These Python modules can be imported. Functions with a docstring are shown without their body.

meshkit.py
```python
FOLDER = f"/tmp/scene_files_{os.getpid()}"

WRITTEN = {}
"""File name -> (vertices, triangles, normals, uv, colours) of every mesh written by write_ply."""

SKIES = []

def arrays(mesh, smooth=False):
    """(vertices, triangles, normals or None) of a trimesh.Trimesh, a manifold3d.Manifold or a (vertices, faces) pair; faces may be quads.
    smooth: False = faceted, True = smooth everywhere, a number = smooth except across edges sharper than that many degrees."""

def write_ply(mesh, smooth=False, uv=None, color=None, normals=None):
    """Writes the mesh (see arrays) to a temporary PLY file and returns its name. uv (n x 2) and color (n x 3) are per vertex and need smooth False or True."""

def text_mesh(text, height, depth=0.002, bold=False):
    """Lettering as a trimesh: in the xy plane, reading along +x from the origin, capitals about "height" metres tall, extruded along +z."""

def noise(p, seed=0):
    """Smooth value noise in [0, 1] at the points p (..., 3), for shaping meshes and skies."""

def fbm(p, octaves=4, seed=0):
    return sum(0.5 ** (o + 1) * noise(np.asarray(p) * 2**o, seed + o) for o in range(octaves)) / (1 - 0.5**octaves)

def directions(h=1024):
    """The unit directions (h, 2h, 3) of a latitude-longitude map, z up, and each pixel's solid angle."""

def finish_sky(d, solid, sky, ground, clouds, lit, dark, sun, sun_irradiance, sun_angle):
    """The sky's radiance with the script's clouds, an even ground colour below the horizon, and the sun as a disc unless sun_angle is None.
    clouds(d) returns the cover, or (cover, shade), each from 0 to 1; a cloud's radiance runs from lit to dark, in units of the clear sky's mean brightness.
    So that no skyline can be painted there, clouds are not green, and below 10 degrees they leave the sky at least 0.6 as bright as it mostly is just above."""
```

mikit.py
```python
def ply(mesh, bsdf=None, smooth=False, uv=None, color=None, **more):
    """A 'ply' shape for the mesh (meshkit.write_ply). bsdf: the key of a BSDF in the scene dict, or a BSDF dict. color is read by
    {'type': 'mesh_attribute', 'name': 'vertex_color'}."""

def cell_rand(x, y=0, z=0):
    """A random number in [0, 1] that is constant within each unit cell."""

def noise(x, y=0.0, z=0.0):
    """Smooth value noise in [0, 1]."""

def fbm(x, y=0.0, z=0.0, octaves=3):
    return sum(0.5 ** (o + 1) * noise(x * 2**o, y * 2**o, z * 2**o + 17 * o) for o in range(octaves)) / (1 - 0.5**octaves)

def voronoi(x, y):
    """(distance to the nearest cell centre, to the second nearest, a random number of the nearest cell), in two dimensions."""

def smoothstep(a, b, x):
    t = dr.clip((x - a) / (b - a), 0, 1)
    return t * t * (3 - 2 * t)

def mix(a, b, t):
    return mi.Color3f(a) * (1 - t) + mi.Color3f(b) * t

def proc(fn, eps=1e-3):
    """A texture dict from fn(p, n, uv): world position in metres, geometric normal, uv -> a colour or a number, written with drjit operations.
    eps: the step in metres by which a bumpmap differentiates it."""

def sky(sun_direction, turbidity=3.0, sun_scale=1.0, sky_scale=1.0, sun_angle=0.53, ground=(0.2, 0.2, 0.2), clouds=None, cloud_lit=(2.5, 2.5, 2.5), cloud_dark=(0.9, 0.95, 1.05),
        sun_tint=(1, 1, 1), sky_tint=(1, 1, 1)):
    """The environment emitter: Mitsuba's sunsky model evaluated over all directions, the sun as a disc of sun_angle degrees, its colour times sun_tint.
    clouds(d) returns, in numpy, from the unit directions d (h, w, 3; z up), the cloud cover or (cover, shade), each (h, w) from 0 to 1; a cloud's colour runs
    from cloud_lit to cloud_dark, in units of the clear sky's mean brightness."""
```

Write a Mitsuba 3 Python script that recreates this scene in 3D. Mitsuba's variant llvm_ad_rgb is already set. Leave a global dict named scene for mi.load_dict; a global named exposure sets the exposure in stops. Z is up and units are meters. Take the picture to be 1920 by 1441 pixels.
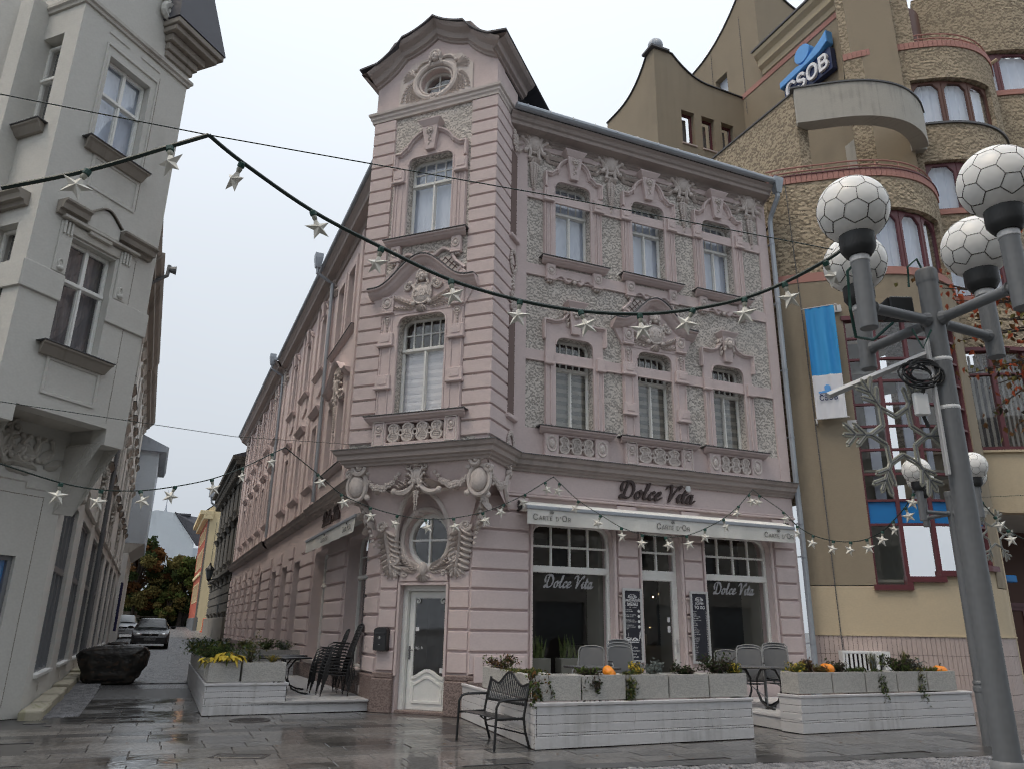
import math, random, numpy as np, trimesh, mitsuba as mi, drjit as dr, mikit, meshkit
from shapely.geometry import Polygon, LineString, Point, box as sbox, MultiPolygon
from shapely.ops import unary_union
from shapely import affinity
T = mi.ScalarTransform4f
PI = math.pi
scene, labels = {}, {}
# ---------------------------------------------------------------- camera, sky, exposure
PITCH, ROLL = math.radians(17.93), math.radians(0.923)
_f = np.array([0, math.cos(PITCH), math.sin(PITCH)])
_u0 = np.array([0, -math.sin(PITCH), math.cos(PITCH)])
_up = -math.sin(ROLL) * np.array([1.0, 0, 0]) + math.cos(ROLL) * _u0
scene['camera'] = {'type': 'perspective', 'fov': 68.12, 'fov_axis': 'x', 'near_clip': 0.05, 'far_clip': 900.0,
                   'to_world': T().look_at(origin=[0, 0, 1.6], target=(np.array([0, 0, 1.6]) + _f * 10).tolist(), up=_up.tolist())}


def overcast(d):
    """A closed cloud layer, brighter overhead than at the horizon as overcast skies are, with a faint large structure."""
    n = meshkit.fbm(d * 2.2, 4, seed=3)
    return np.ones(d.shape[:2]), np.clip(1.0 - np.clip(d[..., 2], 0, 1) + 0.16 * (n - 0.5), 0, 1)


scene['sky'] = mikit.sky([-0.35, -0.3, 0.85], turbidity=4, sun_scale=0.12, sun_angle=24, clouds=overcast,
                         cloud_lit=(1.46, 1.56, 1.68), cloud_dark=(0.62, 0.67, 0.73), ground=(0.16, 0.16, 0.16))
exposure = 2.9

# ---------------------------------------------------------------- materials
fbm, noise, vor, sst, mix, crand = mikit.fbm, mikit.noise, mikit.voronoi, mikit.smoothstep, mikit.mix, mikit.cell_rand


def rgb(c):
    return {'type': 'rgb', 'value': [float(x) for x in c]}


def mat(name, color, rough=0.8, bump=None, bscale=0.002, eps=2e-3, metallic=0.0, spec=0.5, coat=0.0, sheen=0.0, coat_gloss=0.95):
    """A two-sided principled BSDF; colour and roughness may be functions (procedural)."""
    b = {'type': 'principled', 'base_color': mikit.proc(color) if callable(color) else rgb(color),
         'roughness': mikit.proc(rough) if callable(rough) else float(rough), 'specular': float(spec)}
    if metallic:
        b['metallic'] = float(metallic)
    if coat:
        b['clearcoat'], b['clearcoat_gloss'] = float(coat), float(coat_gloss)
    if bump is not None:
        b = {'type': 'bumpmap', 'arbitrary': mikit.proc(bump, eps=eps), 'scale': float(bscale), 'bsdf': b}
    scene[name] = {'type': 'twosided', 'bsdf': b}


def stained(base, dirt, amt=0.35, s=1.0, grain=0.10):
    """Plaster or paint: broad cloudy patches, rain streaks and fine grain."""
    base, dirt = tuple(base), tuple(dirt)

    def fn(p, n, uv):
        q = p.x * 0.8 + p.y * 0.6
        big = fbm(q * 0.55 * s, p.z * 0.45 * s, p.y * 0.3, 4)
        streak = fbm(q * 5.0 * s, p.z * 0.35, p.x * 2, 3)
        fine = noise(p.x * 38, p.y * 38, p.z * 38)
        t = sst(0.48, 0.80, big * 0.6 + streak * 0.4) * amt
        return mix(base, dirt, t) * (1 - grain * 0.5 + grain * fine)
    return fn


def speck(a, b, c, s=45.0, lo=0.4, hi=0.62):
    a, b, c = tuple(a), tuple(b), tuple(c)

    def fn(p, n, uv):
        n1, n2 = noise(p.x * s, p.y * s, p.z * s), noise(p.x * s * 2.3 + 9, p.y * s * 2.3, p.z * s * 2.3)
        return mix(mix(a, b, sst(lo, hi, n1)), c, sst(0.62, 0.85, n2)) * (0.85 + 0.3 * fbm(p.x * 0.7, p.y * 0.7, p.z * 0.7, 3))
    return fn


def grainy(s):
    return lambda p, n, uv: fbm(p.x * s, p.y * s, p.z * s, 2)


mat('pink', stained((0.545, 0.455, 0.442), (0.41, 0.355, 0.345), 0.5), 0.85, grainy(30.0), 0.004)
mat('pinkrow', stained((0.55, 0.46, 0.446), (0.42, 0.365, 0.352), 0.4), 0.85)
mat('ornament', stained((0.54, 0.485, 0.455), (0.34, 0.31, 0.29), 0.6, 2.0), 0.9)
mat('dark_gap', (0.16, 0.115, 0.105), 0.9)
mat('pebble', speck((0.30, 0.275, 0.25), (0.56, 0.52, 0.48), (0.68, 0.64, 0.60), 26.0), 0.95, grainy(24.0), 0.05, 6e-3)
mat('cornice', stained((0.345, 0.295, 0.275), (0.19, 0.175, 0.16), 0.75, 1.6), 0.85)
mat('granite', speck((0.13, 0.09, 0.08), (0.22, 0.165, 0.15), (0.28, 0.23, 0.21), 40.0), 0.55)
mat('white', stained((0.70, 0.70, 0.67), (0.55, 0.55, 0.52), 0.4), 0.45)
mat('zinc', stained((0.34, 0.37, 0.41), (0.16, 0.18, 0.18), 0.7, 2.5), 0.5, metallic=0.35)
mat('flash', (0.09, 0.09, 0.095), 0.6)
mat('slate', stained((0.065, 0.066, 0.078), (0.04, 0.04, 0.045), 0.6, 3.0), 0.6)
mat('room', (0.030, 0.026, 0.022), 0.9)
mat('room_light', (0.17, 0.17, 0.145), 0.9)
mat('curtain', lambda p, n, uv: mix((0.50, 0.56, 0.66), (0.56, 0.61, 0.70), noise((p.x * 0.8 + p.y * 0.6) * 9, p.z * 0.4)), 0.9)  # white cloth; the bluish sky reflection is put into its colour
mat('darkcurtain', lambda p, n, uv: mix((0.06, 0.06, 0.07), (0.16, 0.165, 0.18), noise((p.x * 0.8 + p.y * 0.6) * 11, p.z * 0.3)), 0.9)
mat('zebra', (0.22, 0.215, 0.185), 0.8)
mat('zebra_gap', (0.11, 0.115, 0.105), 0.8)
mat('blindwhite', (0.66, 0.66, 0.68), 0.8)
mat('blindgap', (0.54, 0.545, 0.575), 0.8)
scene['pane'] = {'type': 'thindielectric', 'int_ior': 1.58}
scene['paneclear'] = {'type': 'thindielectric', 'int_ior': 1.5}
mat('canvas', stained((0.60, 0.59, 0.555), (0.44, 0.43, 0.40), 0.5, 2.0), 0.85)
mat('ink', (0.035, 0.033, 0.032), 0.7)
mat('signbrown', (0.045, 0.028, 0.026), 0.55)
mat('frost', (0.30, 0.30, 0.31), 0.7)
mat('boardblack', (0.016, 0.017, 0.026), 0.55)
mat('chalk', (0.62, 0.62, 0.63), 0.8)
mat('alu', (0.50, 0.50, 0.50), 0.5, metallic=0.3)
mat('iron', (0.016, 0.016, 0.017), 0.45)
mat('ironwet', (0.014, 0.014, 0.015), 0.32, coat=0.4)
mat('meshgrey', (0.075, 0.078, 0.083), 0.55)
mat('rim', (0.20, 0.205, 0.21), 0.45)
mat('whiteboard', stained((0.50, 0.495, 0.50), (0.29, 0.285, 0.27), 0.7, 3.0), 0.5, coat=0.25, coat_gloss=0.9)
mat('deckwhite', stained((0.46, 0.455, 0.45), (0.26, 0.25, 0.24), 0.7, 2.5), 0.28, coat=0.6)
mat('concrete', speck((0.30, 0.295, 0.28), (0.40, 0.39, 0.365), (0.47, 0.46, 0.44), 60.0), 0.85, grainy(60.0), 0.003)
mat('soil', (0.03, 0.022, 0.016), 0.95)
mat('bankrough', speck((0.205, 0.165, 0.115), (0.385, 0.315, 0.225), (0.46, 0.385, 0.28), 16.0), 0.95, grainy(15.0), 0.07, 8e-3)
mat('banksmooth', stained((0.265, 0.22, 0.16), (0.165, 0.14, 0.105), 0.6), 0.9, grainy(26.0), 0.012, 4e-3)
mat('bankyellow', stained((0.49, 0.405, 0.28), (0.39, 0.31, 0.21), 0.45), 0.8)
mat('banktile', stained((0.46, 0.375, 0.345), (0.34, 0.27, 0.235), 0.6, 2.0), 0.45)
mat('bankbrick', (0.37, 0.185, 0.155), 0.8)
mat('rawconcrete', stained((0.36, 0.34, 0.30), (0.17, 0.16, 0.145), 0.8, 3.0), 0.85)
mat('burgundy', (0.11, 0.030, 0.036), 0.4)
mat('brownwood', (0.10, 0.040, 0.026), 0.45)
mat('blueband', (0.015, 0.16, 0.42), 0.3)
mat('bluelight', (0.10, 0.33, 0.72), 0.35)
mat('navy', (0.010, 0.022, 0.085), 0.4)
mat('signwhite', (0.75, 0.75, 0.77), 0.45)
mat('bannerblue', lambda p, n, uv: mix((0.008, 0.20, 0.50), (0.03, 0.30, 0.62), noise(p.x * 14, p.z * 0.35)), 0.6)
mat('bannerwhite', (0.62, 0.63, 0.67), 0.7)
mat('greyplaster', stained((0.50, 0.49, 0.455), (0.38, 0.37, 0.335), 0.5), 0.85, grainy(24.0), 0.003)
mat('greytrim', stained((0.435, 0.415, 0.375), (0.25, 0.225, 0.195), 0.7, 2.0), 0.85)
mat('greysill', stained((0.25, 0.225, 0.195), (0.12, 0.105, 0.09), 0.8, 4.0), 0.85)
mat('steelframe', (0.17, 0.175, 0.185), 0.4, metallic=0.2)
mat('mosskerb', stained((0.34, 0.31, 0.24), (0.155, 0.15, 0.06), 0.9, 4.0), 0.8)


def wet(base, s=1.0, lo=0.045, hi=0.25):
    base = tuple(base)

    def col(p, n, uv):
        w = sst(0.38, 0.62, fbm(p.x * 0.9 * s, p.y * 0.9 * s, 0.0, 4))
        return mi.Color3f(base) * (1.05 - 0.35 * w) * (0.75 + 0.5 * noise(p.x * 30, p.y * 30)) * (0.8 + 0.4 * fbm(p.x * 2.3, p.y * 2.3, 2.0, 3))

    def rough(p, n, uv):
        w = sst(0.36, 0.60, fbm(p.x * 0.9 * s, p.y * 0.9 * s, 0.0, 4))
        return hi + (lo - hi) * w + 0.05 * noise(p.x * 60, p.y * 60)
    return col, rough


_c, _r = wet((0.080, 0.076, 0.072))
mat('slab', _c, _r, lambda p, n, uv: fbm(p.x * 9, p.y * 9, 0, 2), 0.0025, 6e-3, spec=0.75)
_c2, _r2 = wet((0.115, 0.108, 0.102))
mat('slab_pale', _c2, _r2, spec=0.7)
_c3, _r3 = wet((0.055, 0.052, 0.050))
mat('slab_grey', _c3, _r3, spec=0.75)
mat('slab_dark', (0.032, 0.031, 0.031), 0.22, spec=0.7)
mat('joint', (0.045, 0.043, 0.041), 0.5)
mat('cobble', lambda p, n, uv: mix((0.085, 0.085, 0.09), (0.20, 0.195, 0.20), crand(p.x * 8.3, p.y * 8.3)) * (0.75 + 0.5 * noise(p.x * 45, p.y * 45)), 0.30, spec=0.7)
mat('asphalt', speck((0.045, 0.045, 0.046), (0.085, 0.085, 0.085), (0.12, 0.12, 0.12), 60.0), 0.4)
mat('castiron', (0.055, 0.050, 0.048), 0.4, metallic=0.3)
mat('rock', speck((0.010, 0.009, 0.008), (0.028, 0.024, 0.020), (0.05, 0.03, 0.018), 7.0), 0.38, lambda p, n, uv: fbm(p.x * 7, p.y * 7, p.z * 7, 4), 0.03, 5e-3)


def leafmat(name, a, b, trans=0.35):
    a, b = tuple(a), tuple(b)
    scene[name] = {'type': 'principledthin', 'base_color': mikit.proc(lambda p, n, uv: mix(a, b, noise(p.x * 23, p.y * 23, p.z * 23))),
                   'roughness': 0.5, 'diff_trans': float(trans), 'spec_trans': 0.0}


leafmat('leaf_dark', (0.020, 0.034, 0.016), (0.055, 0.075, 0.030))
leafmat('leaf_green', (0.045, 0.075, 0.022), (0.11, 0.135, 0.045))
leafmat('leaf_olive', (0.10, 0.095, 0.035), (0.20, 0.175, 0.07))
leafmat('leaf_grey', (0.14, 0.17, 0.16), (0.24, 0.27, 0.26))
leafmat('leaf_yellow', (0.50, 0.34, 0.035), (0.62, 0.50, 0.10))
leafmat('leaf_brown', (0.075, 0.045, 0.022), (0.17, 0.085, 0.035))
leafmat('leaf_red', (0.27, 0.050, 0.030), (0.36, 0.11, 0.055))
leafmat('leaf_purple', (0.030, 0.030, 0.022), (0.075, 0.055, 0.045))
mat('bark', (0.050, 0.040, 0.032), 0.9)
mat('pumpkin_rind', lambda p, n, uv: mix((0.72, 0.20, 0.012), (0.80, 0.30, 0.03), noise(p.x * 30, p.y * 30, p.z * 9)), 0.4)
mat('lampgrey', stained((0.135, 0.142, 0.150), (0.085, 0.085, 0.088), 0.6, 3.0), 0.42)
mat('lampcollar', (0.018, 0.019, 0.020), 0.5)
mat('globe', stained((0.74, 0.73, 0.70), (0.60, 0.575, 0.53), 0.55, 5.0), 0.35)
mat('globeline', (0.06, 0.055, 0.05), 0.8)
mat('cable', (0.010, 0.022, 0.018), 0.5)
mat('socket', (0.008, 0.050, 0.038), 0.45)
mat('star', (0.62, 0.60, 0.54), 0.4)
mat('ropelight', (0.30, 0.30, 0.25), 0.3)
mat('carblack', (0.008, 0.008, 0.010), 0.25, coat=1.0)
mat('carsilver', (0.42, 0.44, 0.46), 0.3, coat=1.0)
mat('carglass', (0.10, 0.115, 0.12), 0.08, spec=0.8)
mat('tyre', (0.014, 0.014, 0.014), 0.8)
mat('chrome', (0.6, 0.6, 0.6), 0.2, metallic=0.8)
mat('redwall', stained((0.33, 0.085, 0.055), (0.22, 0.06, 0.04), 0.5), 0.85)
mat('yellowwall', stained((0.60, 0.50, 0.31), (0.48, 0.40, 0.25), 0.5), 0.85)
mat('palewall', stained((0.52, 0.57, 0.61), (0.40, 0.43, 0.45), 0.7, 0.4), 0.85)
mat('sootwall', stained((0.085, 0.078, 0.068), (0.035, 0.032, 0.028), 0.8, 2.0), 0.9)
mat('stonegrey', stained((0.16, 0.145, 0.125), (0.08, 0.07, 0.06), 0.7, 2.0), 0.9)
mat('orange', (0.60, 0.075, 0.02), 0.5)
mat('vent', (0.66, 0.67, 0.67), 0.5)
mat('darkblue', (0.012, 0.014, 0.07), 0.5)
scene['warmbulb'] = {'type': 'twosided', 'bsdf': {'type': 'diffuse', 'reflectance': rgb((0.8, 0.5, 0.2))}}
# ---------------------------------------------------------------- mesh helpers
_CH = {}


def _chamfer_topology():
    if 'f' not in _CH:
        s = [(x, y, z, k) for x in (-1, 1) for y in (-1, 1) for z in (-1, 1) for k in range(3)]
        v = np.array([[x * (1 if k == 0 else .8), y * (1 if k == 1 else .8), z * (1 if k == 2 else .8)] for x, y, z, k in s])
        h = trimesh.convex.convex_hull(v)
        idx = [int(np.argmin(np.linalg.norm(v - p, axis=1))) for p in h.vertices]
        _CH['f'] = np.array(idx)[h.faces]
        _CH['s'] = np.array([[x, y, z] for x, y, z, k in s], float)
        _CH['k'] = np.array([[0 if k == a else 1 for a in range(3)] for *_, k in s], float)
    return _CH['s'], _CH['k'], _CH['f']


CUBEF = np.array([[0, 1, 3], [0, 3, 2], [4, 6, 7], [4, 7, 5], [0, 4, 5], [0, 5, 1], [2, 3, 7], [2, 7, 6], [0, 2, 6], [0, 6, 4], [1, 5, 7], [1, 7, 3]])
_ICO = {k: trimesh.creation.icosphere(subdivisions=k) for k in (0, 1, 2, 3)}


class MB:
    """Collects triangles into one mesh."""

    def __init__(s):
        s.v, s.f, s.f0, s.n = [], [], [], 0

    def add(s, v, f):
        v, f = np.asarray(v, float), np.asarray(f, int)
        if len(v) == 0:
            return s
        if f.shape[1] == 4:
            f = np.vstack([f[:, [0, 1, 2]], f[:, [0, 2, 3]]])
        s.v.append(v); s.f.append(f + s.n); s.f0.append(s.n); s.n += len(v)
        return s

    def mesh(s, m):
        return s.add(m.vertices, m.faces)

    def join(s, o, M=None):
        for v, f in [o.vf()]:
            if M is not None:
                v = v @ np.asarray(M)[:3, :3].T + np.asarray(M)[:3, 3]
            s.add(v, f)
        return s

    def vf(s):
        return np.vstack(s.v), np.vstack(s.f)

    def box(s, x0, x1, y0, y1, z0, z1, c=0.0):
        ctr, h = np.array([(x0 + x1) / 2, (y0 + y1) / 2, (z0 + z1) / 2]), np.array([abs(x1 - x0) / 2, abs(y1 - y0) / 2, abs(z1 - z0) / 2])
        if c <= 0:
            v = np.array([[x, y, z] for x in (-1, 1) for y in (-1, 1) for z in (-1, 1)], float) * h + ctr
            return s.add(v, CUBEF)
        c = min(c, h.min() * 0.49)
        S, K, F = _chamfer_topology()
        return s.add(S * (h - c * K) + ctr, F)

    def hull(s, pts):
        return s.mesh(trimesh.convex.convex_hull(np.asarray(pts, float)))

    def tube(s, path, r, sides=6, cap=True):
        p = np.asarray(path, float)
        r = np.broadcast_to(np.asarray(r, float), (len(p),))
        t = np.gradient(p, axis=0)
        t /= np.linalg.norm(t, axis=1, keepdims=True) + 1e-12
        ref = np.array([0, 0, 1.0]) if np.abs(t[:, 2]).mean() < 0.8 else np.array([1.0, 0, 0])
        a = np.cross(t, ref); a /= np.linalg.norm(a, axis=1, keepdims=True) + 1e-12
        b = np.cross(t, a)
        ang = np.arange(sides) * 2 * PI / sides
        v = p[:, None] + r[:, None, None] * (np.cos(ang)[None, :, None] * a[:, None] + np.sin(ang)[None, :, None] * b[:, None])
        i, j = np.meshgrid(np.arange(len(p) - 1), np.arange(sides), indexing='ij')
        q = np.stack([i * sides + j, i * sides + (j + 1) % sides, (i + 1) * sides + (j + 1) % sides, (i + 1) * sides + j], -1).reshape(-1, 4)
        f = np.vstack([q[:, [0, 1, 2]], q[:, [0, 2, 3]]])
        v = v.reshape(-1, 3)
        if cap:
            n = len(v)
            v = np.vstack([v, p[:1], p[-1:]])
            L = (len(p) - 1) * sides
            f = np.vstack([f, [[n, (k + 1) % sides, k] for k in range(sides)], [[n + 1, L + k, L + (k + 1) % sides] for k in range(sides)]])
        return s.add(v, f)

    def ext(s, poly, n0, n1, bev=0.0):
        """Extrudes a shapely polygon (u, z) from depth n0 to n1; bev: a stepped soft edge at the front."""
        for g in getattr(poly, 'geoms', [poly]):
            if g.is_empty or g.area < 1e-6:
                continue
            if bev > 0:
                m = trimesh.creation.extrude_polygon(g, n1 - bev - n0, engine='earcut'); m.apply_translation([0, 0, n0]); s.mesh(m)
                for h in getattr(g.buffer(-bev, join_style=2), 'geoms', [g.buffer(-bev, join_style=2)]):
                    if not h.is_empty and h.area > 1e-6:
                        m = trimesh.creation.extrude_polygon(h, bev, engine='earcut'); m.apply_translation([0, 0, n1 - bev]); s.mesh(m)
            else:
                m = trimesh.creation.extrude_polygon(g, n1 - n0, engine='earcut'); m.apply_translation([0, 0, n0]); s.mesh(m)
        return s

    def sweep(s, path, prof, closed=False, capends=True):
        """Mitred sweep in the plane: path of 2-D points, profile of (lateral to the left of the path, third axis)."""
        p = np.asarray(path, float); n = len(p)
        prof = np.asarray(prof, float); k = len(prof)
        d = np.diff(np.vstack([p, p[:1]]) if closed else p, axis=0)
        d /= np.linalg.norm(d, axis=1, keepdims=True) + 1e-12
        nl = np.stack([-d[:, 1], d[:, 0]], 1)
        mit = np.zeros((n, 2))
        for i in range(n):
            a = nl[i - 1] if (closed or i > 0) else nl[0]
            b = nl[i % len(nl)] if (closed or i < n - 1) else nl[-1]
            m = a + b
            m /= np.linalg.norm(m) + 1e-12
            mit[i] = m / max(0.35, m @ a)
        v = np.zeros((n, k, 3))
        v[:, :, :2] = p[:, None] + mit[:, None] * prof[None, :, :1]
        v[:, :, 2] = prof[None, :, 1]
        q = []
        for i in range(n if closed else n - 1):
            for j in range(k - 1):
                q.append([i * k + j, ((i + 1) % n) * k + j, ((i + 1) % n) * k + j + 1, i * k + j + 1])
        s.add(v.reshape(-1, 3), np.array(q))
        if capends and not closed and k > 2:
            for i in (0, n - 1):
                c = v[i].mean(0)
                s.add(np.vstack([v[i], c]), [[j, (j + 1) % k, k] for j in range(k)])
        return s

    def ell(s, c, r, sub=1, M=None):
        m = _ICO[sub]
        v = m.vertices * np.asarray(r, float)
        if M is not None:
            v = v @ np.asarray(M).T
        return s.add(v + np.asarray(c, float), m.faces)

    def lathe(s, prof, c=(0, 0, 0), sides=16, axis='z'):
        prof = np.asarray(prof, float); k = len(prof)
        a = np.arange(sides) * 2 * PI / sides
        v = np.stack([prof[:, 0][:, None] * np.cos(a), prof[:, 0][:, None] * np.sin(a), np.repeat(prof[:, 1][:, None], sides, 1)], -1)
        if axis == 'x':
            v = v[..., [2, 0, 1]]
        elif axis == 'y':
            v = v[..., [1, 2, 0]]
        i, j = np.meshgrid(np.arange(k - 1), np.arange(sides), indexing='ij')
        q = np.stack([i * sides + j, i * sides + (j + 1) % sides, (i + 1) * sides + (j + 1) % sides, (i + 1) * sides + j], -1).reshape(-1, 4)
        return s.add(v.reshape(-1, 3) + np.asarray(c, float), q)

    def grid(s, g, closed_u=False):
        """Quads over an (a, b, 3) array of points."""
        g = np.asarray(g, float); a, b = g.shape[:2]
        i, j = np.meshgrid(np.arange(a - 1), np.arange(b if closed_u else b - 1), indexing='ij')
        q = np.stack([i * b + j, i * b + (j + 1) % b, (i + 1) * b + (j + 1) % b, (i + 1) * b + j], -1).reshape(-1, 4)
        return s.add(g.reshape(-1, 3), q)

    def ringv(s, cu, cz, a, b, n, r, sides=6, seg=24, t0=0.0, t1=2 * PI):
        """A torus-like moulding along an ellipse in a facade plane."""
        t = np.linspace(t0, t1, seg + 1)
        return s.tube(np.stack([cu + a * np.cos(t), cz + b * np.sin(t), np.full_like(t, n)], 1), r, sides, cap=abs(t1 - t0) < 2 * PI - 1e-3)


def frame(P, az, z0=0.0):
    """Facade frame: local (u along the wall, z up, n outward) -> world."""
    D = np.array([math.sin(az), math.cos(az), 0]); N = np.array([D[1], -D[0], 0])
    M = np.eye(4); M[:3, 0], M[:3, 1], M[:3, 2], M[:3, 3] = D, [0, 0, 1], N, [P[0], P[1], z0]
    return M


def place(x, y, z, az=0.0, sc=1.0):
    """World placement of a thing modelled with x right, y forward, z up; az is the compass-like heading of its +y axis."""
    c, s_ = math.cos(az), math.sin(az)
    M = np.eye(4); M[:3, :3] = np.array([[c, s_, 0], [-s_, c, 0], [0, 0, 1]]) * sc; M[:3, 3] = [x, y, z]
    return M


_used = {}


def numbered(name):
    k = _used.get(name, 0); _used[name] = k + 1
    return name if k == 0 else f'{name}_{k:03d}'


def obj(name, mb, material, parent=None, M=None, smooth=False, label=None, kind=None):
    """One entry of the scene, keyed parent + '__' + name."""
    key = numbered((parent + '__' if parent else '') + name)
    if isinstance(mb, MB):
        if not mb.v:
            return key
        v, f = mb.vf()
    else:
        v, f = mb
    if M is not None:
        M = np.asarray(M); v = v @ M[:3, :3].T + M[:3, 3]
    scene[key] = mikit.ply(trimesh.Trimesh(v, f, process=False), material, smooth=smooth)
    e = {}
    if label: e['label'] = label
    if kind: e['kind'] = kind
    if e: labels[key] = e
    return key


SPLIT = {'pilaster', 'bracket', 'band', 'cartouche', 'relief', 'rosette', 'vent_plate', 'plinth', 'medallion', 'end_bracket', 'groove', 'meter_cover', 'foot', 'floor', 'panel_line', 'soffit', 'apron', 'wall', 'sticker', 'partition'}


def pieces_of(mb):
    """Splits a mesh into groups of primitives whose boxes touch."""
    bb = np.array([[v.min(0) - 0.008, v.max(0) + 0.008] for v in mb.v]); n = len(bb)
    lab = np.arange(n)
    hit = np.all((bb[:, None, 0] <= bb[None, :, 1]) & (bb[None, :, 0] <= bb[:, None, 1]), axis=2)
    while True:
        new = np.array([lab[hit[i]].min() for i in range(n)])
        if (new == lab).all(): break
        lab = new
    out = []
    for l in np.unique(lab):
        o = MB()
        for i in np.nonzero(lab == l)[0]:
            o.add(mb.v[i], mb.f[i] - mb.f0[i])
        out.append(o)
    return out


_obj1 = obj


def obj(name, mb, material, parent=None, M=None, smooth=False, label=None, kind=None):
    if name in SPLIT and kind is None and isinstance(mb, MB) and 1 < len(mb.v) < 1500:
        ps = pieces_of(mb)
        if 1 < len(ps) <= 40:
            return [_obj1(name, q, material, parent, M, smooth, label, kind) for q in ps][0]
    return _obj1(name, mb, material, parent, M, smooth, label, kind)


def thing(name, label, cat, group=None, kind=None):
    key = numbered(name)
    labels[key] = {'label': label, 'category': cat}
    if group: labels[key]['group'] = group
    if kind: labels[key]['kind'] = kind
    return key


def tag(key, label, cat, group=None, kind=None):
    labels[key] = {'label': label, 'category': cat}
    if group: labels[key]['group'] = group
    if kind: labels[key]['kind'] = kind
    return key


def structure(name, mb, material, M=None, smooth=False, label=None):
    key = obj(name, mb, material, None, M, smooth)
    labels[key] = {'kind': 'structure'}
    if label: labels[key]['label'] = label
    return key


def dup(root, M, label, group=None, first=None):
    """A copy of a thing under another matrix: every part's ply dict reused with a to_world."""
    new = numbered(root)
    for k in [k for k in scene if k == root or k.startswith(root + '__')]:
        scene[new + k[len(root):]] = {**scene[k], 'to_world': T(np.asarray(M).tolist())}
        if k != root and k in labels: labels[new + k[len(root):]] = dict(labels[k])
    labels[new] = {**labels[root], 'label': label}
    if group: labels[new]['group'] = group
    return new


def move(root, M):
    for k in [k for k in scene if k == root or k.startswith(root + '__')]:
        scene[k] = {**scene[k], 'to_world': T(np.asarray(M).tolist())}


def arc(p0, p1, sag, n=8):
    """Points from p0 to p1 bulging by sag to the left."""
    p0, p1 = np.array(p0, float), np.array(p1, float)
    d = p1 - p0; nl = np.array([-d[1], d[0]]) / (np.linalg.norm(d) + 1e-12)
    t = np.linspace(0, 1, n)
    return [tuple(p0 + d * x + nl * sag * 4 * x * (1 - x)) for x in t]


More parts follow.
